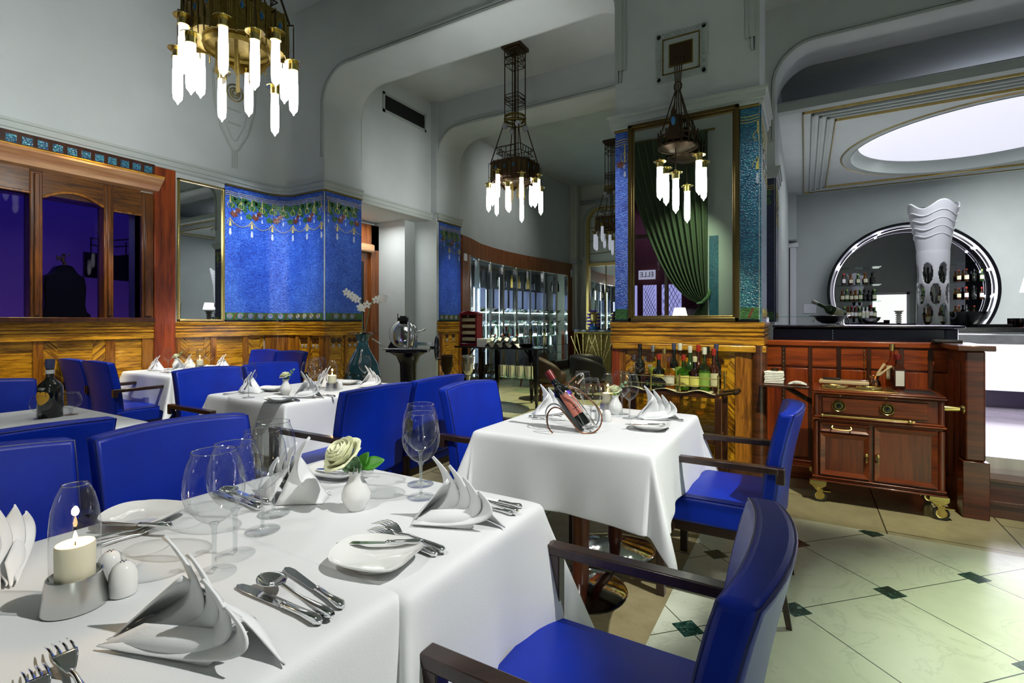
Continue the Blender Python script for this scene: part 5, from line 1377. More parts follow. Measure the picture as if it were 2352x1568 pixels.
# ======================= slicer on its pedestal =======================
sx_, sy_ = -5.0, 5.55
r = empty('ham_slicer', (sx_, sy_, 0), 0, 'antique chrome flywheel meat slicer on a black pedestal', 'meat slicer')
L = lambda a, b_, c_: tuple(cam_x*a + cam_y*b_ + Vector((0, 0, c_)))
MB().lathe([(0, 0), (.26, 0), (.27, .03), (.14, .09), (.11, .3), (.12, .62), (.17, .74), (.28, .80), (.28, .82), (0, .82)], 28).build('pedestal', 'navy_black', r)
b = MB(); b.M = Matrix.Rotation(TH, 4, 'Z'); b.box(-.34, -.14, .835, .34, .14, .855); b.build('carriage_rail', 'steel', r, bevel=.004)
b = MB(); b.M = Matrix.Rotation(TH, 4, 'Z'); b.box(-.30, -.12, .80, .30, .12, .835); b.prism([(-.30, .855), (.02, .855), (.02, 1.02), (-.05, 1.06), (-.16, 1.03), (-.25, .95)], -.02, .10, lambda p, q, w: (p, w, q)); b.build('slicer_body', 'navy_black', r, bevel=.006)
b = MB(); b.M = Matrix.Rotation(TH, 4, 'Z') @ Matrix.Translation((-.06, -.04, 1.06)) @ Matrix.Rotation(PI/2-.15, 4, 'X'); b.lathe([(0, .03), (.10, .028), (.20, .012), (.21, 0), (.20, -.03), (0, -.03)], 40); b.build('blade', 'chrome', r, smooth=60)
b = MB(); b.M = Matrix.Rotation(TH, 4, 'Z'); b.tube([(.04, -.06, .86), (.06, -.08, 1.0), (.06, -.07, 1.15), (.02, -.05, 1.24)], [.05, .06, .055, .03], 12); b.build('blade_guard', 'chrome', r)
b = MB(); b.M = Matrix.Rotation(TH, 4, 'Z'); b.box(-.13, -.08, 1.25, .01, .02, 1.30); b.box(-.11, -.06, 1.30, -.02, .0, 1.325); b.cyl((-.14, -.05, 1.25), (-.14, -.05, 1.36), .006); b.build('sharpener', 'black_matt', r, bevel=.004)
b = MB(); b.M = Matrix.Rotation(TH, 4, 'Z'); b.box(.10, -.10, .90, .36, -.02, .945); b.box(.10, -.06, .86, .14, -.02, .98); b.tube([(.12, -.05, 1.09), (.20, -.05, 1.10), (.26, -.06, 1.13)], [.02, .012, .016], 8); b.build('meat_table', 'silver', r, bevel=.003)
b = MB(); b.M = Matrix.Rotation(TH, 4, 'Z'); b.tube([(-.33, -.05, .86), (-.42, -.08, .94), (-.50, -.12, 1.00)], .011, 8); b.build('feed_handle', 'steel', r)
b = MB(); b.M = Matrix.Rotation(TH, 4, 'Z') @ Matrix.Translation((.42, 0, .86)) @ Matrix.Rotation(PI/2, 4, 'Y')
b.tube([(.17*math.cos(t), .17*math.sin(t), 0) for t in [2*PI*i/32 for i in range(32)]], .014, 8, closed=True)
for i in range(4): b.tube([(0, 0, 0), (.17*math.cos(i*PI/2), .17*math.sin(i*PI/2), 0)], .009, 6)
b.lathe([(0, -.1), (.02, -.1), (.03, 0), (.02, .03), (0, .03)], 12); b.tube([(.17, 0, 0), (.17, 0, .12)], .010, 8)
b.build('flywheel', 'navy_black', r)
# ======================= half-round service table =======================
TX, TY = -3.92, 6.32
r = empty('service_table', (TX, TY, 0), 0, 'black half-round table on tapered legs before the wine wall', 'table')
n = 28; half = [(.76*math.cos(PI*i/n), .56*math.sin(PI*i/n)) for i in range(n+1)]
MB().prism(half + [(-.76, -.10), (.76, -.10)][:0] + [(-.76, -.08), (.76, -.08)], .84, .865).build('tabletop', 'black', r, bevel=.004)
MB().prism([(x*.8, y*.8) for x, y in half] + [(-.6, -.04), (.6, -.04)], .40, .415).build('glass_shelf', 'glass_shelf', r, smooth=0)
for x, y in ((-.62, .0), (.62, .0), (-.3, .44), (.32, .42), (-.30, -.02)):
    b = MB(); b.tube([(x, y, .84), (x, y, .5), (x*1.02, y*1.02, .05)], [.045, .042, .022], 4); b.build('leg', 'black', r, smooth=0)
    MB().ball((x*1.02, y*1.02, .026), .025, 10, 6).build('caster', 'rubber', r)
for x, y in ((-.62, 0), (.62, 0)):
    s = 1 if x < 0 else -1; b = MB(); b.tube([(x, y, .62), (x+s*.18, y, .83)], .014, 4); b.build('brace', 'black', r)
ts = lambda a, b_, z=.865: (TX+a, TY+b_, z)
h = empty('cigar_humidor', ts(-.56, .06), 0, 'dark red cigar humidor with glass front at the left end of the black table', 'cabinet')
h.rotation_euler = (0, 0, .15)
b = MB().box(-.15, -.07, 0, -.12, .13, .50).box(.12, -.07, 0, .15, .13, .50).box(-.15, .11, 0, .15, .13, .50).box(-.15, -.07, 0, .15, .13, .04).prism([(-.16, .48), (.16, .48), (.16, .50), (.08, .53), (0, .545), (-.08, .53), (-.16, .50)], -.075, .135, lambda p, q, w: (p, w, q)); b.build('case', 'red_box', h, bevel=.004)
for k in range(4): MB().box(-.12, -.04, .08+.10*k, .12, .10, .13+.10*k).build('drawer', 'board', h, bevel=.003)
MB().box(-.12, -.066, .04, .12, -.062, .48).build('glass_door', 'pane', h, smooth=0)
b = MB(); b.M = Matrix.Translation((0, -.072, .46)) @ Matrix.Rotation(PI/2, 4, 'X'); b.lathe([(0, .004), (.022, .004), (.024, 0), (0, 0)], 20); b.build('hygrometer', 'silver', h)
for k, (a, z, s, lb) in enumerate(((-.30, .0, 1, 'stack of folded white cloths on the black half-round table'), (.42, 0, .8, 'stack of dark plates at the right end of the black table'))):
    for j in range(6):
        if k == 0: 
            b = MB().box(-.09, -.06, .02*j, .09+.003*(j % 2), .06, .02*j+.018); o = b.build('folded_cloth', 'paper', bevel=.006); o.location = ts(a, .05); tag(o, 'folded white cloth in the stack on the black half-round table', 'cloth', 'folded cloths on the black table')
        elif j < 5:
            o = MB().lathe([(0, .0), (.07, 0), (.11, .012), (.112, .014), (.07, .005), (0, .005)], 28).build('dark_plate', 'black'); o.location = (TX+a, TY+.1, .866+.010*j); tag(o, 'dark plate in the low stack on the black half-round table', 'plate', 'dark plates on the black table')
wbm = bottle_maker('w', .30, .038, 'bottle_dark', 'x', 'cap_wine', 'label_white', name='wine_bottle')
inst('wb', wbm, ts(-.05, .30), 0, 'upright wine bottle at the back of the black half-round table', 'bottle', None)
rkk = MB()
for k in range(4): rkk.prism([(-.30+.15*k, 0), (-.18+.15*k, 0), (-.24+.15*k, .06)], -.10, .10, lambda p, q, w: (p+.08, w+.04, q))
tag(rkk.build('bottle_rack', 'black_matt', loc=ts(0, 0)), 'low dark rack holding four slanting wine bottles', 'bottle rack')
for k in range(4):
    o = inst('wb', wbm, ts(-.22+.13*k, .10, .905), .25, ('first', 'second', 'third', 'fourth')[k]+' from left of the slanting wine bottles on the low rack', 'bottle', 'slanting bottles on the black table', tilt=(-1.15, 0, .5))
b = MB().prism([(-.12, 0), (.12, 0), (.05, .05)], -.08, .08, lambda p, q, w: (p, w, q)); tag(b.build('menu_card', 'paper', loc=ts(.26, .02)), 'white folded menu card lying on the black table', 'menu')
for k in range(4):
    x = TX+.02+.15*k; o = MB().lathe([(.0, 0), (.07, 0), (.075, .02), (.078, .17), (.082, .18), (.078, .18), (.072, .02), (0, .015)], 24).build('ice_bucket', 'chrome'); o.location = (x, TY+.10, .416); tag(o, ('first', 'second', 'third', 'last')[k]+' of the chrome buckets on the black table\'s glass shelf, from left', 'bucket', 'chrome buckets under the black table')
b = MB(); rr = random.Random(4)
for k in range(14):
    x, y = rr.uniform(-.15, .15), rr.uniform(-.1, .1); b.tube([(x+.07*math.cos(t)*(1+.3*math.sin(3*t+k)), y+.07*math.sin(t), .10+.08*math.sin(2*t+k)) for t in [2*PI*i/14 for i in range(14)]], .004, 5, closed=True)
tag(b.build('wire_stand', 'bronze', loc=(TX-.42, TY+.12, .416)), 'tangled dark wire stands on the lower shelf of the black table', 'wire stand')
# two champagne coolers on tall stands
for (x, y, m_, lb) in ((-4.02, 5.20, 'bronze', 'dark metal champagne cooler on a tall stand, left of the shiny one'), (-3.74, 5.28, 'silver', 'shiny silver champagne cooler on a tall stand')):
    r = empty('champagne_cooler', (x, y, 0), 0, lb, 'wine cooler', 'champagne coolers on stands')
    MB().lathe([(0, .56), (.035, .56), (.062, .60), (.068, .62), (.078, .79), (.088, .80), (.086, .81), (.072, .79), (.062, .63), (0, .61)], 28).build('cooler_bucket', m_, r)
    MB().lathe([(0, 0), (.13, 0), (.13, .012), (.03, .04), (.017, .1), (.017, .46), (.035, .54), (.035, .56), (0, .56)], 24).build('cooler_stand', m_, r)
    for s in (-1, 1): b = MB(); b.tube([(s*.073, 0, .66), (s*.10, 0, .67), (s*.10, 0, .71), (s*.076, 0, .72)], .006, 6); b.build('handle', m_, r)
# lounge chairs and small glass table before the wine wall
def tub(m1, m2):
    def mk():
        r = empty('tub_chair')
        b = MB()
        def f(u, v):
            a = -PI*.18+PI*1.36*u; R_ = .27; s = 1-abs(2*u-1)**2.2; return (R_*math.cos(a), R_*math.sin(a)*.95, .30+(.18+.20*s)*v)
        b.grid(f, 24, 6); b.build('shell_back', m1, r, thick=.05, smooth=80)
        MB().lathe([(0, .26), (.25, .26), (.26, .29), (.26, .40), (.24, .43), (0, .435)], 28).build('seat', m2, r, smooth=60)
        MB().lathe([(.0, .22), (.27, .22), (.275, .26), (0, .27)], 28).build('seat_rail', 'table_leg', r)
        for a in (.7, 2.4, 3.9, 5.5): b = MB(); b.tube([(.2*math.cos(a), .2*math.sin(a), .24), (.25*math.cos(a), .25*math.sin(a), 0)], [.025, .014], 6); b.build('leg', 'table_leg', r)
        return r
    return mk
inst('tubA', tub('brown_leather', 'brown_leather'), (-3.55, 7.3, 0), 2.1, 'brown leather tub chair with splayed wooden legs, nearest the black table', 'chair', 'tub chairs by the wine wall')
inst('tubB', tub('black_matt', 'black_matt'), (-3.35, 8.35, 0), 3.3, 'black tub chair beside the small glass table', 'chair', 'tub chairs by the wine wall')
inst('tubB', tub('black_matt', 'black_matt'), (-4.5, 8.5, 0), 4.6, 'black tub chair close to the wine wall', 'chair', 'tub chairs by the wine wall')
inst('tubB', tub('black_matt', 'black_matt'), (-3.05, 7.75, 0), 2.5, 'black tub chair right of the brown one', 'chair', 'tub chairs by the wine wall')
r = empty('cocktail_table', (-3.95, 7.95, 0), 0, 'round glass-topped cocktail table on a twisted dark foot', 'table')
MB().lathe([(0, .70), (.33, .70), (.33, .712), (0, .712)], 36).build('tabletop', 'glass_shelf', r)
b = MB()
for k in range(3): b.tube([(.03*math.cos(z*12+k*2.1), .03*math.sin(z*12+k*2.1), z) for z in [.02+.034*i for i in range(21)]], .014, 6)
b.lathe([(0, 0), (.2, 0), (.2, .015), (.04, .03), (0, .03)], 24); b.build('table_foot', 'bronze', r)

# ======================= wine cabinets =======================
NPAN = 8; q0, q1 = .32, Lw-.55; step = (q1-q0)/NPAN
for i in range(NPAN):
    a, b_ = q0+i*step, q0+(i+1)*step
    r = empty('wine_cabinet', (0,0,0), 0, 'glass-doored wine cabinet bay with chrome uprights, %s from the pilaster' % ('first second third fourth fifth sixth seventh eighth'.split()[i]), 'wine cabinet', 'glass wine cabinets along the curved wall')
    f = MB(); F = lambda p, q, w: P_WINE.f(p, q, w)
    for c_ in (a, b_-.03): f.prism([(c_, .22), (c_+.03, .22), (c_+.03, 2.46), (c_, 2.46)], -.02, .075, F)
    f.prism([(a, 2.43), (b_, 2.43), (b_, 2.46), (a, 2.46)], -.02, .07, F); f.prism([(a, .22), (b_, .22), (b_, .25), (a, .25)], -.02, .07, F)
    f.build('door_frame', 'chrome', r, smooth=0)
    m_ = MB(); c_ = b_-.09; m_.prism([(c_, .9), (c_+.02, .9), (c_+.02, 1.9), (c_, 1.9)], .05, .10, F); m_.build('door_handle', 'chrome', r, smooth=0)
    m_ = MB(); m_.prism([(a+.03, .25), (b_-.03, .25), (b_-.03, 2.43), (a+.03, 2.43)], .03, .034, F); m_.build('glass_door', 'pane', r, smooth=0)
    for z in (.62, .88, 1.14, 1.42):
        s_ = MB(); s_.prism([(a+.01, z), (b_-.01, z), (b_-.01, z+.012), (a+.01, z+.012)], -.56, -.04, F); s_.build('shelf', 'glass_shelf', r, smooth=0)
    s_ = MB()
    for z in (1.16, 1.44, .90): s_.prism([(a+.01, z), (b_-.01, z), (b_-.01, z+.015), (a+.01, z+.015)], -.59, -.57, F)
    s_.build('shelf_light', 'strip_white', r, smooth=0)
    s_ = MB(); s_.prism([(a+.035, .3), (a+.055, .3), (a+.055, 2.2 if i > 2 else 1.9), (a+.035, 2.2 if i > 2 else 1.9)], -.06, -.04, F)
    s_.build('upright_light', 'strip_blue' if i % 2 == 0 else 'strip_white', r, smooth=0)
    if i >= 3:
        s_ = MB(); s_.prism([(a+.04, 1.5), (b_-.04, 1.5), (b_-.04, 2.0), (a+.04, 2.0)], -.585, -.575, F); s_.build('back_panel', 'cab_back', r, smooth=0)
def cab_bottle(body, label):
    def mk():
        o = MB().lathe([(0, 0), (.036, 0), (.038, .01), (.038, .18), (.03, .205), (.0145, .235), (.0145, .30), (0, .30)], 10).build('wine_bottle', body, smooth=50); return o
    return mk
kinds = [('cbA', cab_bottle('bottle_dark', 0)), ('cbB', cab_bottle('bottle_green', 0)), ('cbC', cab_bottle('label_white', 0)), ('cbD', cab_bottle('liquor_gold', 0)), ('cbE', cab_bottle('bottle_brown', 0))]
rr = random.Random(8)
for i in range(NPAN):
    a = q0+i*step
    for si, z in enumerate((.635, .895, 1.155, 1.435, 2.02)):
        n = 5 if si < 4 else 4
        for k in range(n):
            if si == 4 and i not in (3, 4, 5, 7): continue
            s_ = a+.08+(step-.18)*(k+.5)/n; P_ = P_WINE.f(s_, z, -.20 if si < 4 else -.15); kd = kinds[[0, 1, 0, 4, 1, 2][rr.randrange(6)] if si < 4 else (3 if i == 4 else 0)]
            d_ = P_WINE.at(s_+.05)-P_WINE.at(s_); yaw = math.atan2(d_.y, d_.x)
            lying = si in (2, 3)
            loc = (P_[0], P_[1], z+(.04 if lying else 0))
            inst(kd[0], kd[1], loc, 0, 'wine bottle %s %s shelf of the lit wine cabinets' % ('lying on the' if lying else 'standing on the', ('lowest', 'second', 'middle', 'fourth', 'top')[si]), 'wine bottle', 'bottles in the wine cabinets', tilt=((0, 0, yaw-PI/2) if not lying else (-1.35, 0, 0)), scale=.95 if not lying else .9)
            if lying: ins = PROTO[kd[0]]
b = MB()
for s_ in (.12,): 
    P_ = P_WINE.f(.10, 2.38, .06); b = MB().box(P_[0], P_[1]-.05, 2.33, P_[0]+.02, P_[1]+.05, 2.46); tag(b.build('wall_control_box', 'white_lacquer', bevel=.004), 'small white wall control box on red wood next to the far pilaster', 'wall control')
P_ = P_WINE.f(Lw-.32, 2.3, .06); b = MB().box(P_[0], P_[1]-.10, 2.42, P_[0]+.02, P_[1]+.10, 2.62); tag(b.build('wall_control_box', 'white_lacquer', bevel=.004), 'small pale wall plate at the far end of the wine wall', 'wall control')
# gold console with pharaoh-style bust
gx, gy = -4.55, 11.9
r = empty('gold_console', (gx, gy, 0), 0, 'golden fan-ray console cabinet with a dark top below the arched mirror', 'console')
MB().box(-.50, -.2, .98, .50, .2, 1.04).build('console_top', 'black', r, bevel=.008)
b = MB().box(-.48, -.17, 0, -.45, .17, .98).box(.45, -.17, 0, .48, .17, .98).box(-.48, .14, 0, .48, .17, .98).box(-.02, -.18, 0, .02, -.15, .98).box(-.48, -.18, .94, .48, -.15, .98); b.build('console_body', 'brass_dark', r)
b = MB()
for s in (-1, 1):
    for k in range(7):
        a = PI/2 + (k-3)*.22; c0 = s*.24; b.tube([(c0, -.17, .12), (c0+math.cos(a)*.85*(.55 if abs(k-3) > 2 else .9), -.17, .12+math.sin(a)*.82)], [.006, .016], 6)
b.build('ray_ornament', 'gold', r)
b = MB()
for s in (-1, 1):
    for k in range(5):
        for j in range(7): a = PI/2+(k-2)*.2; b.ball((s*.24+math.cos(a)*.1*(j+2), -.18, .12+math.sin(a)*.1*(j+2)), .014, 6, 4)
b.build('bead', 'brass', r)
r = empty('gilt_bust', (gx-.02, gy-.02, 1.04), TH, 'gilt head with blue and gold striped headcloth on the dark console', 'bust')
MB().lathe([(0, 0), (.11, 0), (.12, .06), (.07, .12), (.06, .2), (0, .2)], 20).build('bust_chest', 'blue_stone', r)
b = MB(); b.lathe([(0, .14), (.05, .16), (.08, .22), (.088, .30), (.08, .37), (.05, .42), (0, .43)], 24, (0, -.04, 0)); b.tube([(0, -.12, .27), (0, -.145, .24), (0, -.12, .23)], [.008, .016, .010], 6); b.tube([(0, -.12, .17), (0, -.14, .08)], [.012, .016], 8); b.build('face', 'gold', r, smooth=80)
b = MB()
for s in (-1, 1): b.ball((s*.033, -.118, .29), .011, 8, 6, .6); b.tube([(s*.015, -.122, .31), (s*.035, -.120, .318), (s*.055, -.108, .31)], .0035, 5)
b.tube([(-.022, -.122, .205), (0, -.13, .203), (.022, -.122, .205)], .004, 5); b.build('eye_paint', 'ink', r)
for k in range(11):
    z0 = .02+.042*k; w = .145+.035*math.sin(PI*min(1, k/9)); 
    if k > 8: w = .13-.03*(k-9)
    b = MB(); b.lathe([(w*.62, z0), (w, z0+.004), (w, z0+.038), (w*.62, z0+.042)], 24, (0, .03, 0)); 
    b.v = [(x, y*.62 + (.03 if abs(x) < .085 and y < 0 else 0), z) for x, y, z in b.v]; b.build('headcloth_stripe', 'gold' if k % 2 else 'purple', r, smooth=40)
up_ = empty('floor_uplight', (-3.15, 9.3, 0), 0, 'small bright floor spotlight glowing beyond the bottle table glasses', 'spotlight')
MB().lathe([(0, 0), (.05, 0), (.05, .08), (.04, .1), (0, .1)], 16).build('lamp_can', 'black_matt', up_); MB().ball((0, 0, .11), .045).build('lamp_lens', 'flame', up_)

# ======================= drinks trolley before the pillar =======================
tx0, tx1, ty0, ty1, tz = -1.24, -.53, 3.82, 4.15, .73
r = empty('drinks_trolley', ((tx0+tx1)/2, (ty0+ty1)/2, 0), 0, 'dark wooden drinks trolley with brass gallery rails in front of the pillar', 'trolley')
hx, hy = (tx1-tx0)/2, (ty1-ty0)/2
for z in (tz, .40, .17): MB().box(-hx, -hy, z-.035, hx, hy, z).build('tray', 'wood_darkh', r, bevel=.004)
for sx in (-1, 1):
    for sy in (-1, 1):
        MB().box(sx*hx-.022, sy*hy-.022, .06, sx*hx+.022, sy*hy+.022, tz-.03).build('post', 'wood_dark', r, bevel=.003)
        b = MB(); b.lathe([(0, 0), (.03, 0), (.03, .02), (0, .02)], 16); b.v = [(x+sx*hx, z+sy*hy, y+.03) for x, y, z in b.v]; b.build('caster', 'rubber', r)
for z, zz in ((tz, .11), (.40, .07)):
    b = MB()
    for h in (.45, .95): b.tube([(-hx, -hy, z+zz*h), (hx, -hy, z+zz*h), (hx, hy, z+zz*h), (-hx, hy, z+zz*h)], .0035, 6, closed=True)
    b.build('gallery_rail', 'brass', r)
    for x, y in ((-hx, -hy), (-hx*.35, -hy), (hx*.25, -hy), (hx, -hy), (hx, hy), (-hx, hy)): MB().lathe([(0, 0), (.008, 0), (.006, .03), (.008, .06), (.006, zz), (.009, zz+.01), (.006, zz+.02), (0, zz+.022)], 10, (x, y, z)).build('gallery_post', 'brass', r)
b = MB()
for y in (-.10, .10): b.tube([(hx, y, tz-.015), (hx+.10, y, tz+.005)], .010, 8)
b.tube([(hx+.10, -.13, tz+.005), (hx+.11, -.05, tz+.005), (hx+.10, .0, tz+.005), (hx+.11, .05, tz+.005), (hx+.10, .13, tz+.005)], [.012, .017, .012, .017, .012], 8); b.build('push_handle', 'bronze', r)
b = MB(); b.grid(lambda u, v: (-hx+.02+(2*hx-.04)*u, -hy-.012+(2*hy)*v*.9, tz+.004+(.012*math.sin(u*17)*(1-v))), 30, 4); tag(b.build('tray_cloth', 'label_cream', loc=((tx0+tx1)/2, (ty0+ty1)/2, 0), thick=.002), 'cream cloth spread under the bottles of the drinks trolley', 'cloth')
BT = [  # u, depth, h, r, body, cap, label, liquor, text
 (1457, .02, .25, .050, 'glass', 'glass_solid', None, 'bottle_dark', 'clear decanter with dark spirit at the left end'), (1482, .04, .24, .050, 'glass', 'glass_solid', None, 'bottle_brown', 'clear decanter with brown spirit, second from left'),
 (1470, .20, .33, .040, 'bottle_dark', 'black', None, None, 'tall dark bottle behind the left decanter'), (1500, .20, .32, .036, 'glass', 'steel', None, 'liquor_green', 'clear bottle with a silver cap behind the decanters'),
 (1513, .03, .26, .046, 'bottle_dark', 'cap_red', 'label_pale', None, 'round dark bottle with red wax cap and yellow label'), (1537, .04, .245, .048, 'glass_amber', 'glass_solid', 'label_white', 'liquor_gold', 'squat golden liqueur bottle with a white label'),
 (1526, .20, .30, .040, 'glass', 'gold', None, 'liquor_green', 'clear bottle with gold foil neck'), (1548, .24, .34, .035, 'bottle_dark', 'cap_blue', 'label_cream', None, 'tall slim bottle with a dark capsule in the middle'),
 (1562, .22, .34, .040, 'glass', 'label_white', 'label_green', 'label_green', 'tall clear bottle with a pale stopper'), (1570, .03, .26, .048, 'glass_green', 'cap_red', 'label_pale', 'liquor_green', 'round green bottle with red wax cap'),
 (1585, .22, .32, .036, 'bottle_green', 'label_white', 'label_cream', None, 'green bottle with white capsule at the back'), (1596, .05, .25, .046, 'glass_brown', 'label_cream', 'label_pale', 'bottle_brown', 'dark cognac bottle with yellow label'),
 (1604, .24, .33, .040, 'bottle_brown', 'label_red', 'label_cream', None, 'bottle with red and white neck band at the back'), (1618, .04, .32, .042, 'glass_green', 'label_white', 'label_green', 'liquor_green', 'green bottle with round pale label in front'),
 (1625, .20, .32, .040, 'glass_amber', 'ink', 'label_cream', 'liquor_gold', 'amber pear-shaped bottle near the right end'), (1640, .10, .31, .036, 'bottle_brown', 'cap_red', 'label_cream', None, 'brown bottle near the right end of the tray'), (1645, .24, .34, .036, 'bottle_dark', 'cap_blue', None, None, 'tall bottle with a blue capsule at the right end')]
for i, (u_, dep, h, rad, body, cap, lb, fl_, tx) in enumerate(BT):
    a_, b_ = ray = ((u_-1176)/FPX*CT-ST, (u_-1176)/FPX*ST+CT); Y0 = ty0+.045+dep*.85; X0 = a_*Y0/b_
    X0 = min(max(X0, tx0+.06), tx1-.05)
    o = bottle_maker('t%d' % i, h, rad, body, 'x', cap, lb, shoulder=.50, nr=.014, labz=(.12, .42), name='liquor_bottle', full=True, fill=fl_)()
    o.location = (X0, Y0, tz+.006); tag(o, tx+' of the drinks trolley', 'bottle', 'bottles on the drinks trolley')
b = MB().prism([(-.075, 0), (.075, 0), (.085, .05), (.05, .085), (-.04, .09), (-.08, .06)], -.006, .006, lambda p, q, w: (p, w, q)); pc = b.build('brand_card', 'granite', loc=(-.985, ty0+.02, tz+.008)); tag(pc, 'small dark carved sign standing among the trolley bottles', 'sign')
text_part('MARTELL', .028, 'lettering', 'label_green', pc, (0, -.0075, .03), (PI/2, 0, 0))
def inv_glass():
    r = empty('upturned_snifter'); MB().lathe([(.033, 0), (.044, .03), (.046, .05), (.038, .075), (.006, .092), (.004, .115), (.030, .122), (.030, .124), (0, .124)], 24).build('glass_body', 'glass', r, smooth=80); return r
k = 0
for j in range(3):
    for i in range(7):
        inst('ig', inv_glass, (tx0+.07+.095*i+.02*j, ty0+.06+.10*j, .401), 0, 'upside-down snifter on the lower shelf of the drinks trolley', 'glass', 'upturned glasses on the trolley')
tag(MB().box(-.13, -.10, 0, .13, .10, .03).build('folded_cloth', 'paper', loc=(-.70, 3.98, .17), bevel=.01), 'folded white cloth on the bottom shelf of the drinks trolley', 'cloth')

# ======================= panelled partition with post =======================
yp = 4.75; zt = 1.09
MB().box(-.3, yp, 0, .96, yp+.08, 1.06).build('wall_partition', 'wood_red', kind='structure', smooth=0)
b = MB().box(-.3, yp-.03, 1.045, .96, yp+.14, 1.09); b.build('trim_17', 'wood_redh', kind='structure', bevel=.008)
xs = [-.3, -.15, .04, .235, .43, .63, .80, .92]
pu, pl_, ps = MB(), MB(), MB()
for a, b_ in zip(xs, xs[1:]):
    pu.box(a+.012, yp-.014, .88, b_-.012, yp+.001, 1.04); pl_.box(a+.012, yp-.014, .14, b_-.012, yp+.001, .865)
    ps.box(b_-.014, yp-.020, .12, b_+.014, yp+.001, 1.045)
pu.build('trim_18', 'wood_redh', kind='structure', bevel=.004); pl_.build('trim_18', 'wood_red', kind='structure', bevel=.004); ps.build('trim_18', 'wood_dark', kind='structure', smooth=0)
for x in (-.15, .40):
    b = MB()
    for i in range(26): b.box(x-.003, yp-.024, .16+.034*i, x+.003, yp-.018, .18+.034*i)
    tag(b.build('piano_hinge', 'brass'), 'brass piano hinge on the partition, %s one' % ('left' if x < 0 else 'right'), 'hinge')
MB().box(-.3, yp-.05, 0, .96, yp, .12).box(-.3, yp-.16, .0, .2, yp, .10).build('baseboard_partition', 'wood_redh', kind='structure', bevel=.006)
po = empty('wooden_post', (0,0,0), 0, 'dark wooden newel post with plinth and flat cap at the end of the partition', 'post')
MB().box(.885, 4.22, .36, .985, 4.32, 1.06).build('post_shaft', 'post_wood', po, bevel=.012, seg=3)
MB().box(.870, 4.20, 0, 1.00, 4.34, .36).build('plinth', 'post_wood', po, bevel=.004)
MB().box(.84, 4.18, 1.06, 1.025, 4.78, 1.095).build('post_cap', 'wood_darkh', po, bevel=.006)
MB().box(.90, 4.32, 0, .97, 4.80, 1.06).build('wing_panel', 'wood_v', po, smooth=0)
b = MB()
for y0 in (4.40, 4.55): b.box(.892, y0, .2, .902, y0+.11, .98)
b.build('raised_panel', 'wood_red', po, bevel=.003)
MB().box(.80, 4.62, 1.09, .96, 4.74, 1.115).build('cap_block', 'black_matt', po, bevel=.01)

# ======================= flambé cart =======================
cx0, cx1, cy0, cy1 = .035, .775, 4.03, 4.48; cm = ((cx0+cx1)/2, (cy0+cy1)/2)
r = empty('flambe_cart', (cm[0], cm[1], 0), 0, 'mahogany flambé trolley with brass burners, doors and casters', 'serving cart')
hx, hy = (cx1-cx0)/2, (cy1-cy0)/2
b = MB().box(-hx+.03, -hy+.03, .18, hx-.03, hy-.02, .57); b.build('cabinet_body', 'cart_wood', r, bevel=.004)
for z, o_, h_ in ((.15, .005, .012), (.164, -.004, .012), (.178, .004, .010), (.560, -.012, .012), (.574, .004, .012), (.588, -.006, .012), (.742, -.006, .01), (.753, .006, .012), (.766, .0, .012)):
    MB().box(-hx+.015-o_, -hy+.012-o_, z, hx-.015+o_, hy-.01, z+h_).build('moulding', 'cart_woodh', r, bevel=.005)
MB().box(-hx+.035, -hy+.035, .598, hx-.035, hy-.02, .745).build('burner_box', 'cart_wood', r, bevel=.004)
MB().box(-hx+.07, -hy+.024, .62, hx-.10, -hy+.036, .73).build('burner_panel', 'cart_woodh', r, bevel=.008)
for sx in (-1, 1): MB().lathe([(.018, .18), (.018, .56)], 12, (sx*(hx-.035), -hy+.035, 0)).lathe([(.016, .6), (.016, .742)], 12, (sx*(hx-.035), -hy+.035, 0)).build('corner_column', 'cart_wood', r)
def framed(x0, x1, z0, z1, name, y):
    d = MB().box(x0, y, z0, x1, y+.018, z1).build(name, 'cart_wood', r, bevel=.002)
    f = MB(); w = .032 if z1-z0 > .1 else .018; F = lambda p, q, w_: (p, y-w_, q)
    f.add([(x0, y, z0), (x1, y, z0), (x1, y, z1), (x0, y, z1), (x0+.004, y-.012, z0+.004), (x1-.004, y-.012, z0+.004), (x1-.004, y-.012, z1-.004), (x0+.004, y-.012, z1-.004), (x0+w, y-.001, z0+w), (x1-w, y-.001, z0+w), (x1-w, y-.001, z1-w), (x0+w, y-.001, z1-w)],
          [(0, 1, 5, 4), (1, 2, 6, 5), (2, 3, 7, 6), (3, 0, 4, 7), (4, 5, 9, 8), (5, 6, 10, 9), (6, 7, 11, 10), (7, 4, 8, 11)])
    f.build('door_moulding', 'cart_woodh', d, smooth=0); return d
Yf = -hy+.014
dr = framed(-hx+.055, -.035, .495, .555, 'drawer', Yf); dl = framed(-hx+.055, -.035, .20, .487, 'door', Yf); d2 = framed(-.012, hx-.055, .20, .555, 'door', Yf)
b = MB(); b.tube(smooth_pts([(-.24, Yf-.012, .540), (-.245, Yf-.022, .528), (-.23, Yf-.028, .520), (-.19, Yf-.03, .518), (-.15, Yf-.028, .520), (-.135, Yf-.022, .528), (-.14, Yf-.012, .540)]), .004, 6); b.build('drawer_pull', 'brass', dr)
for x, d in ((-.052, dl), (.010, d2)):
    b = MB(); b.ball((x, Yf-.018, .365), .013, 12, 8); b.tube([(x, Yf-.022, .352), (x, Yf-.022, .335), (x, Yf-.022, .325), (x, Yf-.022, .315)], [.003, .004, .008, .004], 8); b.build('door_pull', 'brass', d)
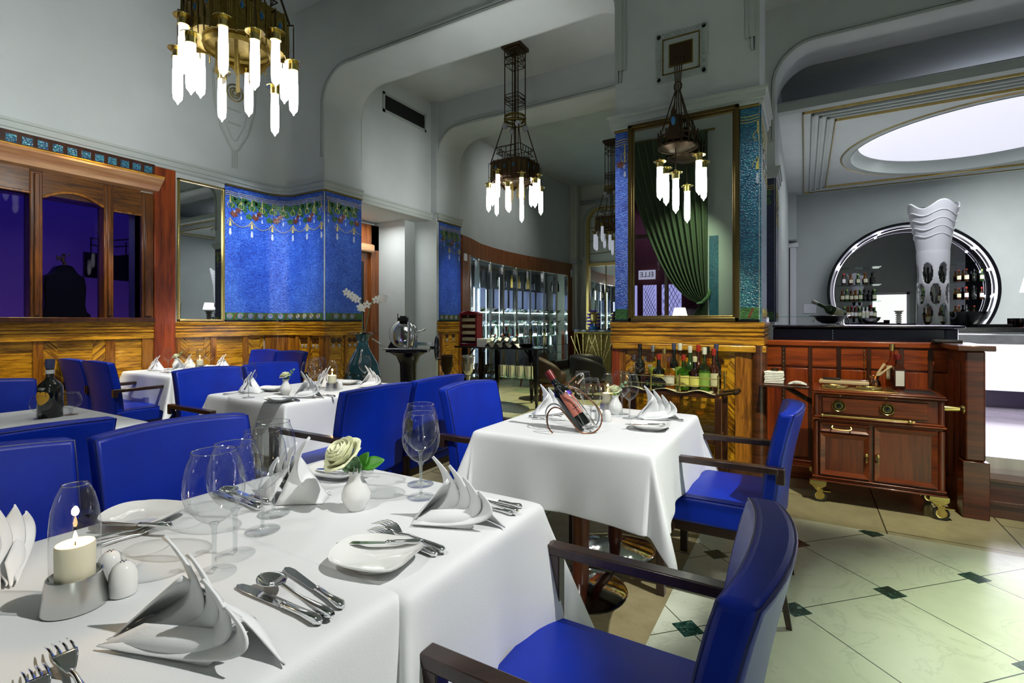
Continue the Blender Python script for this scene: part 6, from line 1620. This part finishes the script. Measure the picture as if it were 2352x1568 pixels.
for x in (-.205, .06):
    b = MB(); b.M = Matrix.Translation((x, -hy+.024, .675)) @ Matrix.Rotation(PI/2, 4, 'X'); b.lathe([(.0, .002), (.024, .002), (.030, .014), (.036, .018), (.042, .010), (.044, 0)], 28); b.build('burner_bezel', 'brass', r)
    b = MB(); b.M = Matrix.Translation((x, -hy+.022, .675)) @ Matrix.Rotation(PI/2, 4, 'X'); b.lathe([(0, .026), (.012, .024), (.017, .016), (.017, 0)], 20); b.build('burner_knob', 'black', r)
b = MB(); b.tube([(-.31, -hy+.0, .607), (.20, -hy+.0, .607)], .006, 8); b.ball((-.30, -hy-.002, .607), .012); b.ball((.175, -hy-.002, .607), .013); b.build('towel_rail', 'brass', r)
b = MB(); b.tube([(hx-.03, 0, .68), (hx+.02, 0, .68), (hx+.09, 0, .68)], [.018, .022, .016], 14); b.ball((hx+.115, 0, .68), .030); b.build('push_handle', 'brass', r, smooth=60)
b = MB().box(-.30, -.17, .778, .12, .10, .784); b.build('hob_plate', 'gold', r, bevel=.003)
b = MB()
for x in (-.22, -.02):
    for R_ in (.03, .055, .075): b.tube([(x+R_*math.cos(t), -.04+R_*math.sin(t), .790) for t in [2*PI*i/20 for i in range(20)]], .004, 5, closed=True)
    for a in range(4): b.tube([(x, -.04, .79), (x+.085*math.cos(a*PI/2+.4), -.04+.085*math.sin(a*PI/2+.4), .79)], .004, 5)
b.build('pan_support', 'brass', r)
b = MB().box(.17, -.12, .777, .33, .10, .780); b.build('recess_liner', 'black_matt', r, smooth=0)
for sx in (-1, 1):
    for sy in (-1, 1):
        x, y = sx*(hx-.045), sy*(hy-.05)
        kk = MB().box(x-.05, y-.025, .118, x+.05, y+.025, .150).prism([(x-.05, .118), (x+.05, .118), (x+.02, .095), (x-.02, .095)], y-.02, y+.02, lambda p, q, w: (p, w, q)).lathe([(.022, .085), (.026, .098), (.0, .10)], 16, (x, y, 0)).build('caster_fork', 'brass', r, bevel=.003)
        b = MB(); b.prism([(-.02, .09), (.02, .09), (.012, .03), (-.0, .028)], -.019, -.015, lambda p, q, w: (x+p+.008, y+w, q)).prism([(-.02, .09), (.02, .09), (.012, .03), (-.0, .028)], .015, .019, lambda p, q, w: (x+p+.008, y+w, q)).box(x+.0, y-.02, .075, x+.075, y+.02, .082); b.build('caster_bracket', 'brass', kk)
        for (r0, r1, m_) in ((.034, .042, 'rubber'), (0, .026, 'brass')):
            b = MB(); b.M = Matrix.Translation((x+.012, y, .042)) @ Matrix.Rotation(PI/2, 4, 'X')
            if r0: b.lathe([(r0, -.012), (r1-.003, -.012), (r1, -.006), (r1, .006), (r1-.003, .012), (r0, .012)], 28, closed=True)
            else: b.lathe([(0, -.016), (.008, -.016), (.010, -.010), (.022, -.008), (.030, -.010), (.034, -.004), (.034, .004), (.030, .010), (.022, .008), (.010, .010), (.008, .016), (0, .016)], 28)
            b.build('caster_wheel', m_, kk)
lf = MB().box(-hx-.33, -.13, .765, -hx-.005, .14, .782); lf.build('side_leaf', 'wood_dark', r, bevel=.004)
b = MB()
for y in (-.06, .08): b.tube([(-hx+.01, y, .66), (-hx-.16, y, .762)], .010, 6)
b.build('leaf_bracket', 'bronze', r)
ct = lambda a, b_, z=.786: (cm[0]+a, cm[1]+b_, z)
for j in range(7):
    o = MB().box(-.065, -.06, 0, .065-.003*(j % 2), .06, .012).build('folded_towel', 'napkin', bevel=.005); o.location = ct(-hx-.235+.002*(j % 3), .02, .783+.0125*j); tag(o, 'folded white napkin in the stack on the cart\'s side leaf', 'napkin', 'napkin stack on the cart leaf')
b = MB(); b.grid(lambda u, v: (-.06+.12*u, -.05+.10*v, .003+.024*math.sin(PI*u)**.7*math.sin(PI*(.1+.8*v))), 12, 8); tag(b.build('rolled_napkin', 'napkin', loc=ct(-hx-.08, -.02, .783), thick=.003), 'single bunched napkin holding forks at the right of the napkin stack', 'napkin')
b = MB()
for k in range(5): b.tube([(-.03+.012*k, -.06, .01), (-.01+.008*k, .0, .012), (.0+.006*k, .03, .008)], .002, 5)
tag(b.build('small_forks', 'brass_dark', loc=ct(-hx-.08, -.03, .79)), 'bundle of small forks lying on the bunched napkin', 'cutlery')
tag(MB().lathe([(.02, 0), (.025, 0), (.025, .018), (.02, .018)], 20, closed=True).build('napkin_ring', 'bronze', loc=ct(-hx-.23, .03, .873)), 'dark napkin ring on top of the napkin stack', 'napkin ring')
b = MB().box(-.15, -.07, 0, .15, .07, .022); cb_ = b.build('cutting_board', 'board', loc=ct(-.16, .10, .797), bevel=.004); cb_.rotation_euler = (0, 0, -.08); tag(cb_, 'pale wooden cutting board on the flambé cart', 'cutting board')
kn = empty('carving_knife', ct(-.20, .09, .822), -.1, 'black-handled carving knife lying on the cutting board', 'knife')
MB().box(-.09, -.012, 0, .02, .012, .014).build('handle', 'black_matt', kn, bevel=.004); MB().prism([(.02, -.012), (.16, -.004), (.19, .010), (.02, .012)], .004, .007).build('blade', 'silver', kn)
cp = empty('copper_coffee_pot', ct(.02, .09), 0, 'small copper coffee pot with two turned wooden handles', 'pot')
MB().lathe([(0, 0), (.035, 0), (.040, .012), (.032, .045), (.025, .06), (.030, .075), (.034, .080), (.031, .080), (.022, .06), (0, .02)], 28).build('pot_body', 'copper', cp)
for a, d_ in ((.0, (.06, 0, .10)), (.0, (.10, -.01, .085))): b = MB(); b.tube([(.01, 0, .065), (d_[0]*.4, d_[1]*.4, .065+d_[2]*.35), (d_[0]*.6, d_[1]*.6, .065+d_[2]*.6), (d_[0], d_[1], .065+d_[2])], [.005, .010, .007, .010], 8); b.build('handle', 'board', cp)
lb_ = bottle_maker('lq', .235, .046, 'bottle_brown', 'x', 'cap_wine', 'label_white', shoulder=.56, nr=.016, labz=(.08, .52), name='liqueur_bottle', square=True)()
lb_.location = ct(.15, .07); lb_.rotation_euler = (0, 0, .25); tag(lb_, 'square brown liqueur bottle with a cream label on the cart', 'bottle')
ob = bottle_maker('lq2', .30, .038, 'glass_amber', 'x', 'gold', 'label_cream', shoulder=.5, nr=.014, fill='liquor_gold', name='liqueur_bottle')(); ob.location = ct(.13, .17); tag(ob, 'tall amber bottle with gold capsule behind the square one on the cart', 'bottle')

# ======================= grand piano on the podium =======================
r = empty('grand_piano', (0,0,0), 0, 'glossy black grand piano standing behind the wooden partition', 'piano')
pl2 = [(-.24, 4.97), (.93, 4.97), (1.02, 5.05), (1.05, 5.3), (.98, 5.6), (.80, 5.8), (.45, 6.0), (-.24, 6.05)]
MB().prism(pl2, .98, 1.19).build('piano_case', 'navy_black', r, bevel=.01)
MB().prism([(x*1.02+(.02 if x > 0 else -.0), y-.02 if y < 5.2 else y+.02) for x, y in pl2], 1.192, 1.212).build('piano_lid', 'navy_black', r, bevel=.008)
b = MB()
for i in range(7): b.box(.20, 4.962, 1.03+.022*i, .206, 4.97, 1.045+.022*i)
b.build('lid_hinge', 'chrome', r, smooth=0)
for x, y in ((-.1, 5.1), (.8, 5.15), (.1, 5.85)): MB().lathe([(.02, .32), (.03, .36), (.045, .7), (.06, .98)], 16, (x, y, 0)).build('leg', 'navy_black', r)
# champagne bowl on its stand, lying bottle
bx, by = at(1908, 752, 1.2)[:2]; bx, by = .20, 5.48
r = empty('champagne_bowl', (bx, by, 1.213), 0, 'steel champagne bowl in a curved wire stand on the piano', 'wine bowl')
MB().lathe([(0, .012), (.06, .015), (.10, .04), (.125, .075), (.16, .085), (.16, .09), (.12, .085), (.09, .05), (0, .03)], 36).build('bowl', 'steel', r, smooth=60)
b = MB()
for s in (-1, 1): b.tube([tuple(cam_x*(s*(.10+.07*math.sin(t))) + cam_y*(.10*math.cos(t)*0-.02) + Vector((0, 0, .004+.085*math.cos(t)))) for t in [-1.5+.25*i for i in range(13)]], .005, 6)
b.build('wire_foot', 'chrome', r)
b = MB().box(-.42, -.16, .075, .30, .16, .083); b.M = None; tag(b.build('glass_tray', 'glass_shelf', loc=(bx-.15, by+.25, 1.213)), 'long glass tray behind the champagne bowl', 'tray')
b = MB()
for x in (-.38, .26):
    for y in (-.12, .12): b.cyl((x, y, 0), (x, y, .075), .008)
tag(b.build('tray_stand', 'chrome', loc=(bx-.15, by+.25, 1.213)), 'chrome feet carrying the long glass tray', 'stand')
ch = bottle_maker('ch', .32, .044, 'bottle_green', 'x', 'steel', 'label_cream', shoulder=.45, nr=.015, labz=(.1, .35), name='champagne_bottle')()
ch.rotation_mode = 'QUATERNION'; ch.rotation_quaternion = Vector((0, 0, 1)).rotation_difference((-cam_x*.93+Vector((0, 0, .42))).normalized()); ch.location = Vector((bx, by, 1.30)) + cam_x*.13; tag(ch, 'champagne bottle lying in the steel bowl, neck to the left', 'bottle')

# ======================= bar =======================
r = empty('bar_counter', (0,0,0), 0, 'bar counter with a glowing white front and dark stone top', 'bar counter')
MB().box(.6, 7.22, 1.13, 5.0, 8.05, 1.18).build('bar_top', 'granite', r, bevel=.006)
MB().box(.65, 7.28, 1.0, 5.0, 7.34, 1.13).build('metal_band', 'bar_metal', r, smooth=0)
MB().box(.65, 7.34, .50, 5.0, 7.40, 1.0).build('glowing_front', 'bar_glow', r, smooth=0)
MB().box(.65, 7.30, .32, 5.0, 7.42, .50).build('bar_plinth', 'purple_plinth', r, smooth=0)
MB().box(.65, 7.42, .32, .70, 8.0, 1.13).build('bar_side', 'bar_metal', r, smooth=0)
b = MB(); b.tube([(.7, 7.14, 1.11), (5.0, 7.14, 1.11)], .012, 8)
for i in range(6): b.tube([(.9+.75*i, 7.14, 1.11), (.9+.75*i, 7.28, 1.11)], .01, 6)
b.build('bar_rail', 'chrome', r)
tag(MB().box(1.66, 7.45, 1.18, 1.96, 7.68, 1.215).build('rubber_bar_mat', 'black_matt', bevel=.006), 'flat black tray lying on the bar top right of the white tower', 'tray')
# white sculptural tower with oval openings
tw = empty('sculptural_tower', (1.31, 7.62, 1.18), 0, 'white crown-topped tower with oval openings displaying bottles on the bar', 'display tower')
NU, NV = 120, 110; HT = 1.42; vs = []; fs = []
def trad(z):
    t = z/HT
    return .150 - .010*math.sin(PI*min(1, t/.6)) if t < .62 else .148 + .088*((t-.62)/.38)**1.25
def topz(a): return HT + .045*math.sin(a*4+.6)
for j in range(NV+1):
    for i in range(NU):
        a = 2*PI*i/NU; t = j/NV; z = t*topz(a) if t > .85 else t*HT
        if t > .85: z = .85*HT + (t-.85)/.15*(topz(a)-.85*HT)
        R_ = trad(t*HT); vs.append((R_*math.cos(a), R_*math.sin(a), z))
holes = []
for row, z in enumerate((.145, .385, .625)):
    for k in range(6): holes.append((2*PI*(k+(.5 if row % 2 else 0))/6 + TH-PI/2, z))
def inhole(a, z):
    for ha, hz in holes:
        d = (a-ha+PI) % (2*PI)-PI
        if (abs(d)*.148/.052)**2.2 + (abs(z-hz)/.122)**2.2 < 1: return True
    return False
for j in range(NV):
    for i in range(NU):
        a = 2*PI*(i+.5)/NU; z = (j+.5)/NV*HT
        if not inhole(a, z): k = (i+1) % NU; fs.append((j*NU+i, j*NU+k, (j+1)*NU+k, (j+1)*NU+i))
MB().add(vs, fs).build('tower_shell', 'white_lacquer', tw, thick=.012, smooth=60)
for q_ in range(4):
    b = MB(); zz = 1.32-.085*q_; b.tube([((trad(zz)+.006)*math.cos(a), (trad(zz)+.006)*math.sin(a), zz+.030*math.sin(a*4+.6)*(1-.12*q_)) for a in [2*PI*i/64 for i in range(64)]], .008, 6, closed=True); b.build('wave_line', 'white_lacquer', tw)
for z in (.02, .262, .502): MB().lathe([(0, z), (.135, z), (.135, z+.006), (0, z+.006)], 32).build('tower_shelf', 'glass_shelf', tw)
lqA = bottle_maker('a', .25, .036, 'bottle_dark', 'x', 'black', None, shoulder=.55, name='liquor_bottle'); lqB = bottle_maker('b', .23, .036, 'glass_amber', 'x', 'cap_red', 'label_cream', shoulder=.55, fill='bottle_brown', name='liquor_bottle', full=False)
lqC = bottle_maker('c', .25, .034, 'bottle_brown', 'x', 'cap_red', 'label_white', shoulder=.55, name='liquor_bottle'); lqD = bottle_maker('d', .24, .036, 'bottle_green', 'x', 'label_green', 'label_cream', shoulder=.55, name='liquor_bottle'); lqE = bottle_maker('e', .24, .034, 'label_white', 'x', 'label_white', 'label_cream', shoulder=.55, name='liquor_bottle')
LQ = [('lqA', lqA), ('lqB', lqB), ('lqC', lqC), ('lqD', lqD), ('lqE', lqE)]
for z, row in ((.028, 'bottom'), (.268, 'middle'), (.508, 'top')):
    for k in range(5):
        a = 2*PI*k/5+TH-PI/2+z; kd = LQ[{'bottom': [2, 3, 2, 0, 1], 'middle': [1, 2, 3, 3, 0], 'top': [0, 0, 0, 0, 0]}[row][k]]
        inst(kd[0], kd[1], (1.31+.085*math.cos(a), 7.62+.085*math.sin(a), 1.18+z), 0, 'bottle inside the %s level of the white tower on the bar' % row, 'bottle', 'bottles inside the white tower, %s level' % row, scale=.82)
# round mirror with bottle shelves
rm = empty('round_mirror', (0,0,0), 0, 'huge round mirror with lit rim on the back bar wall', 'mirror')
cx_, cz_, R_ = 1.757, 1.84, 1.30; yb = 12.7
def RG(R0, R1, y0, y1, name, mat):
    b = MB(); n = 96; b.M = Matrix.Translation((cx_, 0, cz_)) @ Matrix.Rotation(PI/2, 4, 'X') ; b.lathe([(R0, -y0), (R1, -y0), (R1, -y1), (R0, -y1)], n, closed=True); b.build(name, mat, rm)
RG(R_, R_+.05, yb-.30, yb, 'outer_ring', 'black'); RG(R_-.035, R_, yb-.29, yb-.27, 'inner_ring', 'white_lacquer'); RG(R_-.075, R_-.065, yb-.26, yb-.25, 'light_ring', 'ring_glow')
b = MB(); b.M = Matrix.Translation((cx_, yb-.01, cz_)) @ Matrix.Rotation(PI/2, 4, 'X'); b.lathe([(0, .0), (R_, .0)], 96); b.build('mirror_glass', 'mirror_bar', rm, smooth=0)
for a in (155, 133, 112, 62, 38, 17, -5): MB().ball((cx_+(R_-.05)*math.cos(math.radians(a)), yb-.30, cz_+(R_-.05)*math.sin(math.radians(a))), .022, 10, 6).build('spot_lamp', 'led', rm)
for side, x0, x1, zs in (('left', .58, 1.34, (1.31, 1.66, 2.0, 2.36)), ('right', 2.42, 3.02, (1.31, 1.66, 2.0, 2.36))):
    for j, z in enumerate(zs):
        w = math.sqrt(max(.05, (R_-.05)**2-(z-cz_)**2)); a, b_ = (max(x0, cx_-w), x1) if side == 'left' else (x0, min(x1, cx_+w))
        o = MB().box(a, yb-.26, z-.008, b_, yb-.02, z).build('glass_shelf', 'glass_shelf', smooth=0); tag(o, '%s glass shelf at the %s side of the round mirror' % (('lowest', 'second', 'third', 'top')[j], side), 'shelf', 'glass shelves on the round mirror')
        if j == 3: continue
        n = (9, 8, 5)[j] if side == 'left' else (3, 4, 4)[j]
        for k in range(n):
            kd = LQ[rr.choice([1, 1, 2, 3, 4, 0] if side == 'left' else [1, 2, 3, 0, 1])]
            x = a+.07+(b_-a-.14)*(k+.5)/n; 
            inst(kd[0], kd[1], (x, yb-.14, z), 0, 'liquor bottle on the %s shelf, %s side of the round mirror' % (('lowest', 'middle', 'upper')[j], side), 'bottle', 'bottles on the %s %s mirror shelf' % (('lowest', 'middle', 'upper')[j], side), scale=.92+.16*rr.random())
o = MB().lathe([(0, 0), (.12, 0), (.22, .10), (.25, .18), (.24, .18), (.2, .1), (0, .02)], 36).build('punch_bowl', 'silver', loc=(1.62, 7.85, 1.18)); tag(o, 'polished steel bowl on the bar just right of the white tower', 'bowl')
for k, (x, y) in enumerate(((1.99, 7.62), (2.05, 7.72), (2.03, 7.52))): inst('tumb', lambda: MB().lathe([(0, 0), (.03, 0), (.034, .01), (.036, .10), (.034, .10), (.032, .012), (0, .01)], 20).build('tumbler', 'glass_brown'), (x, y, 1.18), 0, 'small dark tumbler at the right end of the bar top, %s' % ('left one', 'back one', 'right one')[k], 'glass', 'tumblers on the bar')
tl = empty('bar_lamp', (2.27, 7.85, 1.18), 0, 'stacked-disc table lamp base at the right edge of the bar', 'lamp')
b = MB()
for k in range(12): b.lathe([(0, .03*k), (.05+.02*(k % 2)+.012*(k > 8)*(k-8), .03*k), (.05+.02*(k % 2)+.012*(k > 8)*(k-8), .03*k+.026), (0, .03*k+.026)], 20)
b.build('lamp_base', 'bronze', tl); MB().lathe([(.15, .40), (.11, .58), (.107, .58), (.146, .40)], 32, closed=True).build('lamp_shade', 'lamp_shade', tl)
o = MB().box(-.13, -.005, -.10, .13, .0, .10); 

# switch plates by the bar
tag(MB().box(-.02, 12.685, 1.42, .22, 12.70, 1.62).build('switch_panel', 'white_lacquer', bevel=.004), 'white switch panel on the bar wall, left of the round mirror', 'switch')

# ======================= lights of the room, with added fills =======================
def spot(x, y, z, tx_, ty_, tz_, e, col=(1, 1, 1), size=50, blend=.6, rad=.03):  # ceiling spots, plus added fills that have no fixture
    l = bpy.data.lights.new('spot_and_fill', 'SPOT'); l.energy = e; l.color = col; l.spot_size = math.radians(size); l.spot_blend = blend; l.shadow_soft_size = rad
    o = bpy.data.objects.new('spot_and_fill', l); COL.objects.link(o); o.location = (x, y, z)
    o.rotation_euler = (Vector((tx_, ty_, tz_))-Vector((x, y, z))).to_track_quat('-Z', 'Y').to_euler(); return o
def area(x, y, z, tx_, ty_, tz_, e, col, w, h):  # unseen area lamps added to carry glows and dusk
    l = bpy.data.lights.new('area_fill', 'AREA'); l.shape = 'RECTANGLE'; l.size = w; l.size_y = h; l.energy = e; l.color = col
    o = bpy.data.objects.new('area_fill', l); COL.objects.link(o); o.location = (x, y, z)
    o.rotation_euler = (Vector((tx_, ty_, tz_))-Vector((x, y, z))).to_track_quat('-Z', 'Y').to_euler(); return o
W_ = (1, .99, .97)
spot(1.25, 1.5, 3.7, -1.40, .55, .75, 330, W_, 34, .3)          # near tables
spot(1.45, 1.75, 3.9, -1.0, 2.35, .75, 520, W_, 28, .35)             # bottle table
spot(-1.0, 1.9, 4.2, -3.2, 2.4, .75, 480, W_, 30, .5)           # middle table
spot(-3.9, 2.6, 4.3, -5.4, 2.8, .75, 450, W_, 32, .5)           # farthest table
spot(-1.6, .5, 3.9, -3.4, .8, .75, 90, W_, 40, .6)             # brandy table
spot(1.9, 4.0, 4.15, 1.75, 2.2, 0, 1150, (.90, 1, .74), 50, .9)     # floor at the right
spot(1.2, 2.4, 3.9, .4, 4.4, .55, 340, (1, .90, .66), 32, .6)    # cart
spot(.1, 2.3, 4.0, -.85, 4.1, .85, 420, (1, .95, .58), 26, .7)   # drinks trolley
spot(-.1, 3.9, 2.6, .25, 4.74, .98, 26, (1, .75, .35), 50, .9)   # partition
spot(-.9, -1.5, 3.9, -1.0, 1.8, .6, 170, W_, 28, .8, .2)          # added fill from behind the camera on the near tables' front faces
spot(-3.3, 1.6, 2.6, -6.1, 1.8, 3.9, 190, W_, 95, .9, .2)     # added wash on the wall over the windows, from beside the chandelier
spot(-3.2, 5.6, 2.7, -5.4, 5.8, 3.5, 110, W_, 60, .9, .2)
for y, e in ((1.1, 600), (2.05, 760), (3.25, 620)): spot(-5.2, y, 4.6, -6.1, y, 1.0, e, (1, .84, .38), 20, .85)
spot(-5.2, 2.66, 3.6, -6.1, 2.62, 1.75, 60, (1, .70, .30), 14, .8)
spot(-4.9, 5.0, 4.2, -4.9, 4.3, 1.0, 0, W_, 20, .8)
spot(-4.4, 3.0, 4.6, -6.0, 3.95, 1.75, 700, (.86, .92, 1), 34, .95)     # wide mosaic
spot(-4.2, 4.7, 4.3, -5.28, 4.6, 1.7, 90, (.85, .92, 1), 30, .9)
spot(-3.9, 6.6, 4.3, -5.28, 6.95, 1.6, 150, (.7, .8, 1), 20, .9)
spot(-3.9, 6.6, 4.3, -5.28, 6.95, .9, 60, (1, .8, .3), 12, .9)
spot(-1.55, 3.6, 4.1, -1.39, 4.3, 1.45, 170, (.85, .92, 1), 24, .9)
spot(-.15, 3.3, 4.2, -.38, 4.3, 1.7, 60, (.8, 1, 1), 26, .9)
spot(-5.3, 3.0, 4.4, -5.6, 4.3, .8, 260, (1, .85, .4), 20, .9)
area(-5.9, 5.6, 2.85, -5.9, 5.6, 0, 14, (1, 1, .98), .5, .8)
spot(-2.6, 7.8, 4.6, -3.2, 6.9, 0, 800, (1, 1, .62), 60, .9)    # floor by the wine wall
spot(-3.6, 9.4, 4.7, -5.7, 9.0, 3.3, 60, W_, 90, .9)
area(-7.3, 2.0, .45, -8.3, 2.2, 1.3, 14, (.70, .40, .8), 3, .4)    # added lamp pair giving the dusk glow outside the windows
area(-7.0, 2.0, 4.3, -8.3, 2.0, 2.9, 22, (.10, .12, 1), 3, .5)
area(1.9, 7.0, 1.1, 1.9, 5.4, .32, 25, (.85, .75, 1), 3.0, .4)    # bar front spill
spot(2.6, 9.4, 1.95, 3.5, 12.7, 1.9, 300, (1, 1, .96), 80, .95)  # added level spot spreading the bar lamp's glow over the back wall
area(2.4, 10.1, 4.15, 2.4, 10.1, 0, 28, (.97, 1, .97), 2.4, 2.4)
spot(.8, 9.0, 1.4, 1.0, 9.0, 4.0, 60, W_, 120, .9, .2)
spot(-3.3, 5.7, 2.2, -3.3, 5.2, 4.6, 40, W_, 100, .9, .2)
spot(-2.6, 3.9, 3.0, -2.6, 4.6, 4.42, 26, W_, 90, .9, .2)
spot(-4.9, 2.35, 3.3, -6.05, 2.31, 1.75, 70, (1, .72, .30), 9, .6)
spot(-4.9, 1.8, 3.3, -6.05, 1.76, 1.7, 40, (1, .78, .35), 9, .6)
spot(1.2, 6.2, 3.8, 1.31, 7.62, 2.2, 130, (.95, .96, 1), 26, .6)
spot(-1.2, -.2, 4.4, -2.3, -1.9, 2.0, 330, (.85, 1, .7), 50, .9)   # curtain
area(-3.0, -2.9, 3.8, -3.0, -3.6, 2.0, 12, (.8, .6, 1), 1.5, .3)
spot(-3.4, -1.0, 3.9, -5.4, 1.9, .6, 190, W_, 32, .8)  # added fill on the chair backs by the farthest table
spot(-.6, -1.6, 3.9, -2.0, 2.15, .8, 190, W_, 22, .8)  # added fill on the chair backs along the middle table
spot(1.4, 3.0, 3.6, -1.6, 2.4, .8, 60, W_, 14, .8)  # added fill on the chair left of the bottle table
spot(-1.4, 2.2, 3.8, -3.8, 2.2, .75, 70, W_, 18, .8)  # added fill on the chairs across the middle table
spot(-1.9, 1.5, 3.8, -4.1, .9, .8, 90, W_, 16, .8)  # added fill on the chair across the brandy table
spot(-5.6, 1.6, 2.9, -6.33, 2.035, 1.88, 14, (1, .9, .6), 9, .5, .01)  # added fill picking out the clock's gilt figure
spot(-2.6, 2.2, 3.0, -4.19, 3.9, 1.35, 45, W_, 16, .8)  # added fill brightening the orchid
w = bpy.data.worlds.new('World'); SC.world = w; w.use_nodes = True; w.node_tree.nodes['Background'].inputs[0].default_value = (.25, .32, .36, 1); w.node_tree.nodes['Background'].inputs[1].default_value = .015

# ======================= camera =======================
cd_ = bpy.data.cameras.new('camera'); cam = bpy.data.objects.new('camera', cd_); COL.objects.link(cam)
cam.location = (0, 0, EYE); cam.rotation_euler = (PI/2, 0, TH)
cd_.sensor_width = 36; cd_.lens = FPX/2352*36; cd_.shift_y = -47/2352; cd_.clip_start = .05
SC.camera = cam
SC.view_settings.view_transform = 'Standard'; SC.view_settings.look = 'None'; SC.view_settings.exposure = .35; SC.view_settings.gamma = 1; SC.view_settings.use_curve_mapping = False
cy = SC.cycles; cy.use_denoising = True; cy.caustics_reflective = False; cy.caustics_refractive = False; cy.max_bounces = 6; cy.transparent_max_bounces = 14; cy.sample_clamp_indirect = 5; cy.diffuse_bounces = 2; cy.glossy_bounces = 3; cy.transmission_bounces = 6
cy.use_adaptive_sampling = True; cy.adaptive_threshold = .1; cy.adaptive_min_samples = 20; cy.use_light_tree = True
